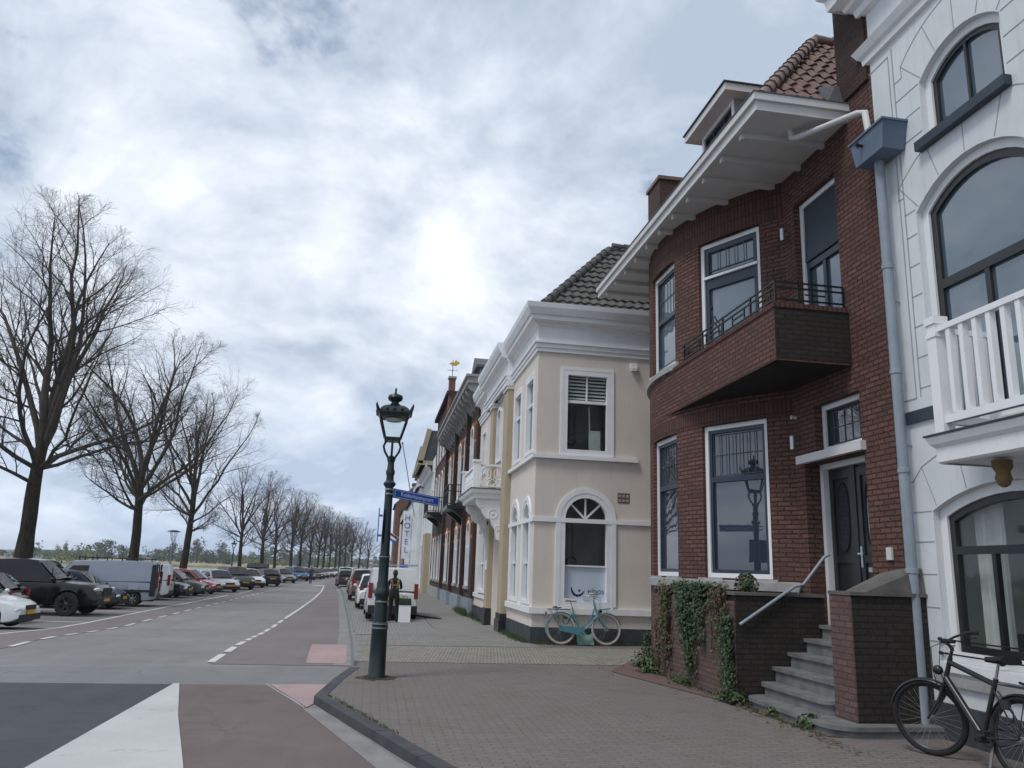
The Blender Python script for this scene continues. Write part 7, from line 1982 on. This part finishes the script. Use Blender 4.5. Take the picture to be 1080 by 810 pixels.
# grass and moss along the foot of the fronts, and dry leaves: too many to count
gm = MB(); rn = random.Random(9)
def tuft(x, y, z, h):
    a = rn.uniform(0, 2 * PI); dx, dy = math.cos(a) * h * .5, math.sin(a) * h * .5; w = .006
    gm.face([(x - w, y, z), (x + w, y, z), (x + dx, y + dy, z + h)])
for i in range(2600):
    y = rn.choice((rn.uniform(18.7, 22), rn.uniform(25.8, 34), rn.gauss(30.5, .8))); tuft(3.62 - abs(rn.gauss(0, .10)) - (.1 if y > 29.6 else 0), y, gp(y), rn.uniform(.03, .12 if y < 28 else .28))
for i in range(900): x = rn.uniform(3.7, 6.3); tuft(x, 18.55 - abs(rn.gauss(0, .06)), gp(18.5), rn.uniform(.02, .08))
for i in range(500): tuft(4.83 - abs(rn.gauss(0, .05)), rn.uniform(8.3, 14), .005, rn.uniform(.02, .06))
for i in range(260): a = rn.uniform(0, 2 * PI); q = rn.uniform(.13, .2); tuft(.15 + q * math.cos(a), 12.47 + q * math.sin(a), .008, rn.uniform(.01, .03))
for i in range(260):
    f = rn.random(); tuft(-.45 + .8 * f + rn.gauss(0, .02), 10.8 - 2.4 * f + rn.gauss(0, .02), .0, rn.uniform(.01, .03))
tag(gm.build('grass', M['leaf_pale']), 'thin grass and moss at the foot of the walls', 'grass', kind='stuff')
lm = MB()
for i in range(260):
    c = rn.choice(((4.6, 12.6, .35, 1.0), (4.7, 9.6, .12, .8), (5.2, 8.0, .5, .25), (4.4, 14.2, .4, .5)))
    x, y = c[0] + rn.gauss(0, c[2]), c[1] + rn.gauss(0, c[3])
    if x > 4.80: x = 4.8 - rn.random() * .15
    leaf_quad(lm, (x, y, .016), (0, 0, 2.4), rn.uniform(.02, .05), rn)
for i in range(500):
    leaf_quad(lm, (rn.uniform(-.1, 6), rn.uniform(6.5, 17), .010 + (.0)), (0, 0, 3), rn.uniform(.008, .022), rn)
tag(lm.build('dry_leaves', M['leaf_dry']), 'scattered dry leaves and bits on the pavement', 'leaves', kind='stuff')

# ================================================================== far bank: separate crowns and a wood that reads as one mass
M['far_leaf'] = m_plain('far_leaf', (.075, .095, .045), 1, .4, .15)
M['far_leaf_pale'] = m_plain('far_leaf_pale', (.15, .16, .07), 1, .35, .15)
M['far_twig'] = m_plain('far_twig', (.085, .08, .065), 1, .3, .15)
def crown(mb, c, rx, rz, n, rn, s, tw=0.0):
    lob = [(rn.gauss(0, .45) * rx, rn.gauss(0, .45) * rx, rz * rn.uniform(.5, 1.5), rn.uniform(.35, .65)) for _ in range(7)]
    for i in range(n):
        l = rn.choice(lob); a = rn.uniform(0, 2 * PI); b = math.asin(rn.uniform(-1, 1)); q = rn.random() ** .4
        p = (c[0] + l[0] + rx * l[3] * q * math.cos(b) * math.cos(a), c[1] + l[1] + rx * l[3] * q * math.cos(b) * math.sin(a), c[2] + l[2] + rz * l[3] * q * math.sin(b))
        leaf_quad(mb, p, (math.cos(a), math.sin(a), .5), s * rn.uniform(.6, 1.3), rn)
protos = []
for k, (mt, rx, rz, n, s) in enumerate((('far_leaf_pale', 9, 4.5, 700, 1.1), ('far_leaf', 7, 6, 700, 1.0), ('far_twig', 6, 8, 600, .9), ('far_leaf', 2.6, 7.5, 420, .8))):
    rn = random.Random(50 + k)
    mb = MB(); crown(mb, (0, 0, 1.0 if k else .2), rx, rz, n, rn, s)
    tr = MB(); tr.tube([(0, 0, -1), (.2, 0, rz * .9), (.1, .1, rz * 1.4)], [.5, .35, .12], 6)
    for q in range(5): a = q * 1.26; tr.tube([(.1, 0, rz * .6), (rx * .4 * math.cos(a), rx * .4 * math.sin(a), rz * 1.2)], [.25, .06], 5)
    protos.append((mb, tr, mt))
pm_ = []
for mb, tr, mt in protos:
    t = thing('far_tree', None, None)
    tr.build('trunk', M['bark'], t); mb.build('crown', M[mt], t); pm_.append(t)
LB = ['pale willow like bush on the far bank', 'round dark tree on the far bank', 'bare spreading tree on the far bank', 'slim dark poplar on the far bank']
items = [(0, -.352, 420), (0, -.337, 410), (3, -.358, 640), (3, -.349, 640), (1, -.300, 520), (0, -.272, 470), (1, -.318, 600), (1, -.247, 560), (2, -.236, 520), (2, -.205, 560), (1, -.195, 520), (2, -.180, 590), (1, -.172, 560), (0, -.14, 560), (1, -.128, 640), (0, -.118, 600), (1, -.103, 640), (0, -.092, 620), (2, -.083, 660), (1, -.07, 650), (0, -.055, 640), (1, -.04, 660)]
seen = [0] * 4
names_ = {}
for i, (k, r_, y) in enumerate(items):
    o = pm_[k] if seen[k] == 0 else copy_tree(pm_[k])
    seen[k] += 1
    o.location = (r_ * y, y, -1.6); o.rotation_euler = (0, 0, i * 1.7); sc_ = (.8, 1.0, .75, .9, 1.1)[i % 5] * (y / 560) ** .6; o.scale = (sc_, sc_, sc_ * (.85 if k == 0 else 1))
    tag(o, LB[k] + ', small with distance', 'tree', 'trees on the far bank')
rn = random.Random(77)
mb = MB()
for i in range(230):
    f = rn.random(); x, y = along(f * (len(SH) - 1) - 1e-6); l = math.hypot(x, y); q = rn.uniform(40, 330)
    crown(mb, (x + x / l * q, y + y / l * q, -1.0), rn.uniform(5, 11), rn.uniform(2.2, 5.0) * (1 + q / 500), 110, rn, 1.7)
tag(mb.build('far_wood', M['far_leaf']), 'low wood and scrub stretching along the far bank', 'wood', kind='stuff')
# a few sheds on the far bank
for i, (r_, y, w, h, mt, lb) in enumerate(((-.268, 560, 9, 3.2, 'white_wall', 'small white shed with a low roof on the far bank'), (-.345, 700, 60, 5, 'zinc', 'long low grey building on the far bank'), (-.088, 640, 14, 6, 'hopper_blue', 'small blue building between the distant trees'))):
    t = thing('far_building', lb, 'building', (r_ * y, y, -1)); mb = MB(); mb.box(-w / 2, w / 2, -4, 4, 0, h); mb.build('wall', M[mt], t)
    mb = MB(); mb.grid([[(-w / 2 - .4, -4.5, h), (w / 2 + .4, -4.5, h)], [(-w / 2 - .4, 0, h + 1.6), (w / 2 + .4, 0, h + 1.6)], [(-w / 2 - .4, 4.5, h), (w / 2 + .4, 4.5, h)]]); mb.build('roof', M['slate'], t)

# ================================================================== the damp river air
mb = MB(); mb.box(-2600, 1400, -260, 2300, -3.9, 24)
hz_ = NT('river_haze'); pv = hz_.n('ShaderNodeVolumePrincipled'); pv.inputs['Color'].default_value = (.80, .86, .94, 1); pv.inputs['Density'].default_value = HAZE; pv.inputs['Anisotropy'].default_value = .2
ho = hz_.n('ShaderNodeOutputMaterial'); hz_.l(pv.outputs[0], ho.inputs['Volume'])
tag(mb.build('haze', hz_.mat), 'thin pale haze over the river and the far bank', 'haze', kind='stuff')
SKY_A = (3.6, 13.2, 0); SKY_B = (6.7, 4.0, 0); CLOUD_DARK = (.40, .475, .585); CLOUD_LIGHT = (.83, .875, .95); SUN_E = 1.4; EXPO = 0.3
# ================================================================== sky, sun, camera
SUN_EL, SUN_AZ = 57.0, -122.0           # azimuth from the street direction (+Y), negative = over the river
W = bpy.data.worlds.new('World'); SC.world = W; W.use_nodes = True
t = NT('', W)
tc = t.n('ShaderNodeTexCoord').outputs['Generated']
sky = t.n('ShaderNodeTexSky'); sky.sky_type = 'NISHITA'; sky.sun_disc = False; sky.sun_elevation = R(SUN_EL); sky.sun_rotation = R(SUN_AZ); sky.air_density = 1.0; sky.dust_density = .6
bg1 = t.n('ShaderNodeBackground'); bg1.inputs['Strength'].default_value = .10; t.l(sky.outputs[0], bg1.inputs[0])
sep = t.n('ShaderNodeSeparateXYZ'); t.l(tc, sep.inputs[0])
zc = t.math('ADD', t.math('MAXIMUM', sep.outputs[2], 0.0), .38)
comb = t.n('ShaderNodeCombineXYZ'); t.l(t.math('DIVIDE', sep.outputs[0], zc), comb.inputs[0]); t.l(t.math('DIVIDE', sep.outputs[1], zc), comb.inputs[1])
def cl(scale, off, detail, rough, dist=.0, rot=0.0, sc=(1, 1, 1)):
    mp = t.n('ShaderNodeMapping'); mp.inputs['Location'].default_value = off; mp.inputs['Rotation'].default_value = (0, 0, rot); mp.inputs['Scale'].default_value = sc; t.l(comb.outputs[0], mp.inputs[0])
    return t.noise(mp.outputs[0], scale, detail, rough, dist)
n1 = cl(1.5, SKY_A, 7, .55, .4, R(-25), (1, .8, 1)); n2 = cl(2.1, SKY_B, 8, .58, .5, R(20), (1, .8, 1)); n3 = cl(6.0, (2, 5, 0), 5, .6, .2)
mask = t.ramp(t.math('ADD', n1, t.math('MULTIPLY', t.math('SUBTRACT', n3, .5), .30)), .30, .385)
shade = t.ramp(t.math('ADD', n2, t.math('MULTIPLY', t.math('SUBTRACT', n3, .5), .40)), .41, .70)
mask_b = t.math('MAXIMUM', mask, t.ramp(sep.outputs[2], .02, .20, (1, 1, 1), (.1, .1, .1)))
ccol = t.mix(shade, CLOUD_DARK, CLOUD_LIGHT)
# low band of bluish cloud near the horizon
hz = t.ramp(sep.outputs[2], .02, .26)
ccol = t.mix(hz, t.mix(shade, (.44, .54, .70), (.70, .78, .90)), ccol)
bg2 = t.n('ShaderNodeBackground'); t.l(ccol, bg2.inputs[0]); bg2.inputs['Strength'].default_value = 1.0
mx = t.n('ShaderNodeMixShader'); t.l(mask_b, mx.inputs[0]); t.l(bg1.outputs[0], mx.inputs[1]); t.l(bg2.outputs[0], mx.inputs[2])
wo = t.n('ShaderNodeOutputWorld'); t.l(mx.outputs[0], wo.inputs[0])

sl = bpy.data.lights.new('sun', 'SUN'); sl.energy = SUN_E; sl.angle = R(16); sl.color = (1, .96, .90)
so = bpy.data.objects.new('sun', sl); COL.objects.link(so)
az, el = R(SUN_AZ), R(SUN_EL)
dirv = Vector((math.sin(az) * math.cos(el), math.cos(az) * math.cos(el), math.sin(el)))
so.rotation_euler = dirv.to_track_quat('Z', 'Y').to_euler(); so.location = (-30, 20, 40)

cam = bpy.data.cameras.new('camera'); cam.sensor_fit = 'HORIZONTAL'; cam.sensor_width = 36; cam.lens = 835 / 1080 * 36; cam.clip_end = 6000; cam.clip_start = .05
co = bpy.data.objects.new('camera', cam); COL.objects.link(co)
p, r, yw = R(13.26), R(1.97), R(9.2)
Fv = Vector((math.sin(yw) * math.cos(p), math.cos(yw) * math.cos(p), math.sin(p))); Rt = Vector((math.cos(yw), -math.sin(yw), 0)); Up = Rt.cross(Fv)
R2 = Rt * math.cos(r) + Up * math.sin(r); U2 = R2.cross(Fv)
co.matrix_world = Matrix(((R2.x, U2.x, -Fv.x, 0), (R2.y, U2.y, -Fv.y, 0), (R2.z, U2.z, -Fv.z, 1.6), (0, 0, 0, 1)))
SC.camera = co
vs = SC.view_settings; vs.view_transform = 'Standard'; vs.look = 'None'; vs.gamma = 1; vs.exposure = EXPO; vs.use_curve_mapping = False
SC.cycles.max_bounces = 8; SC.cycles.transparent_max_bounces = 12
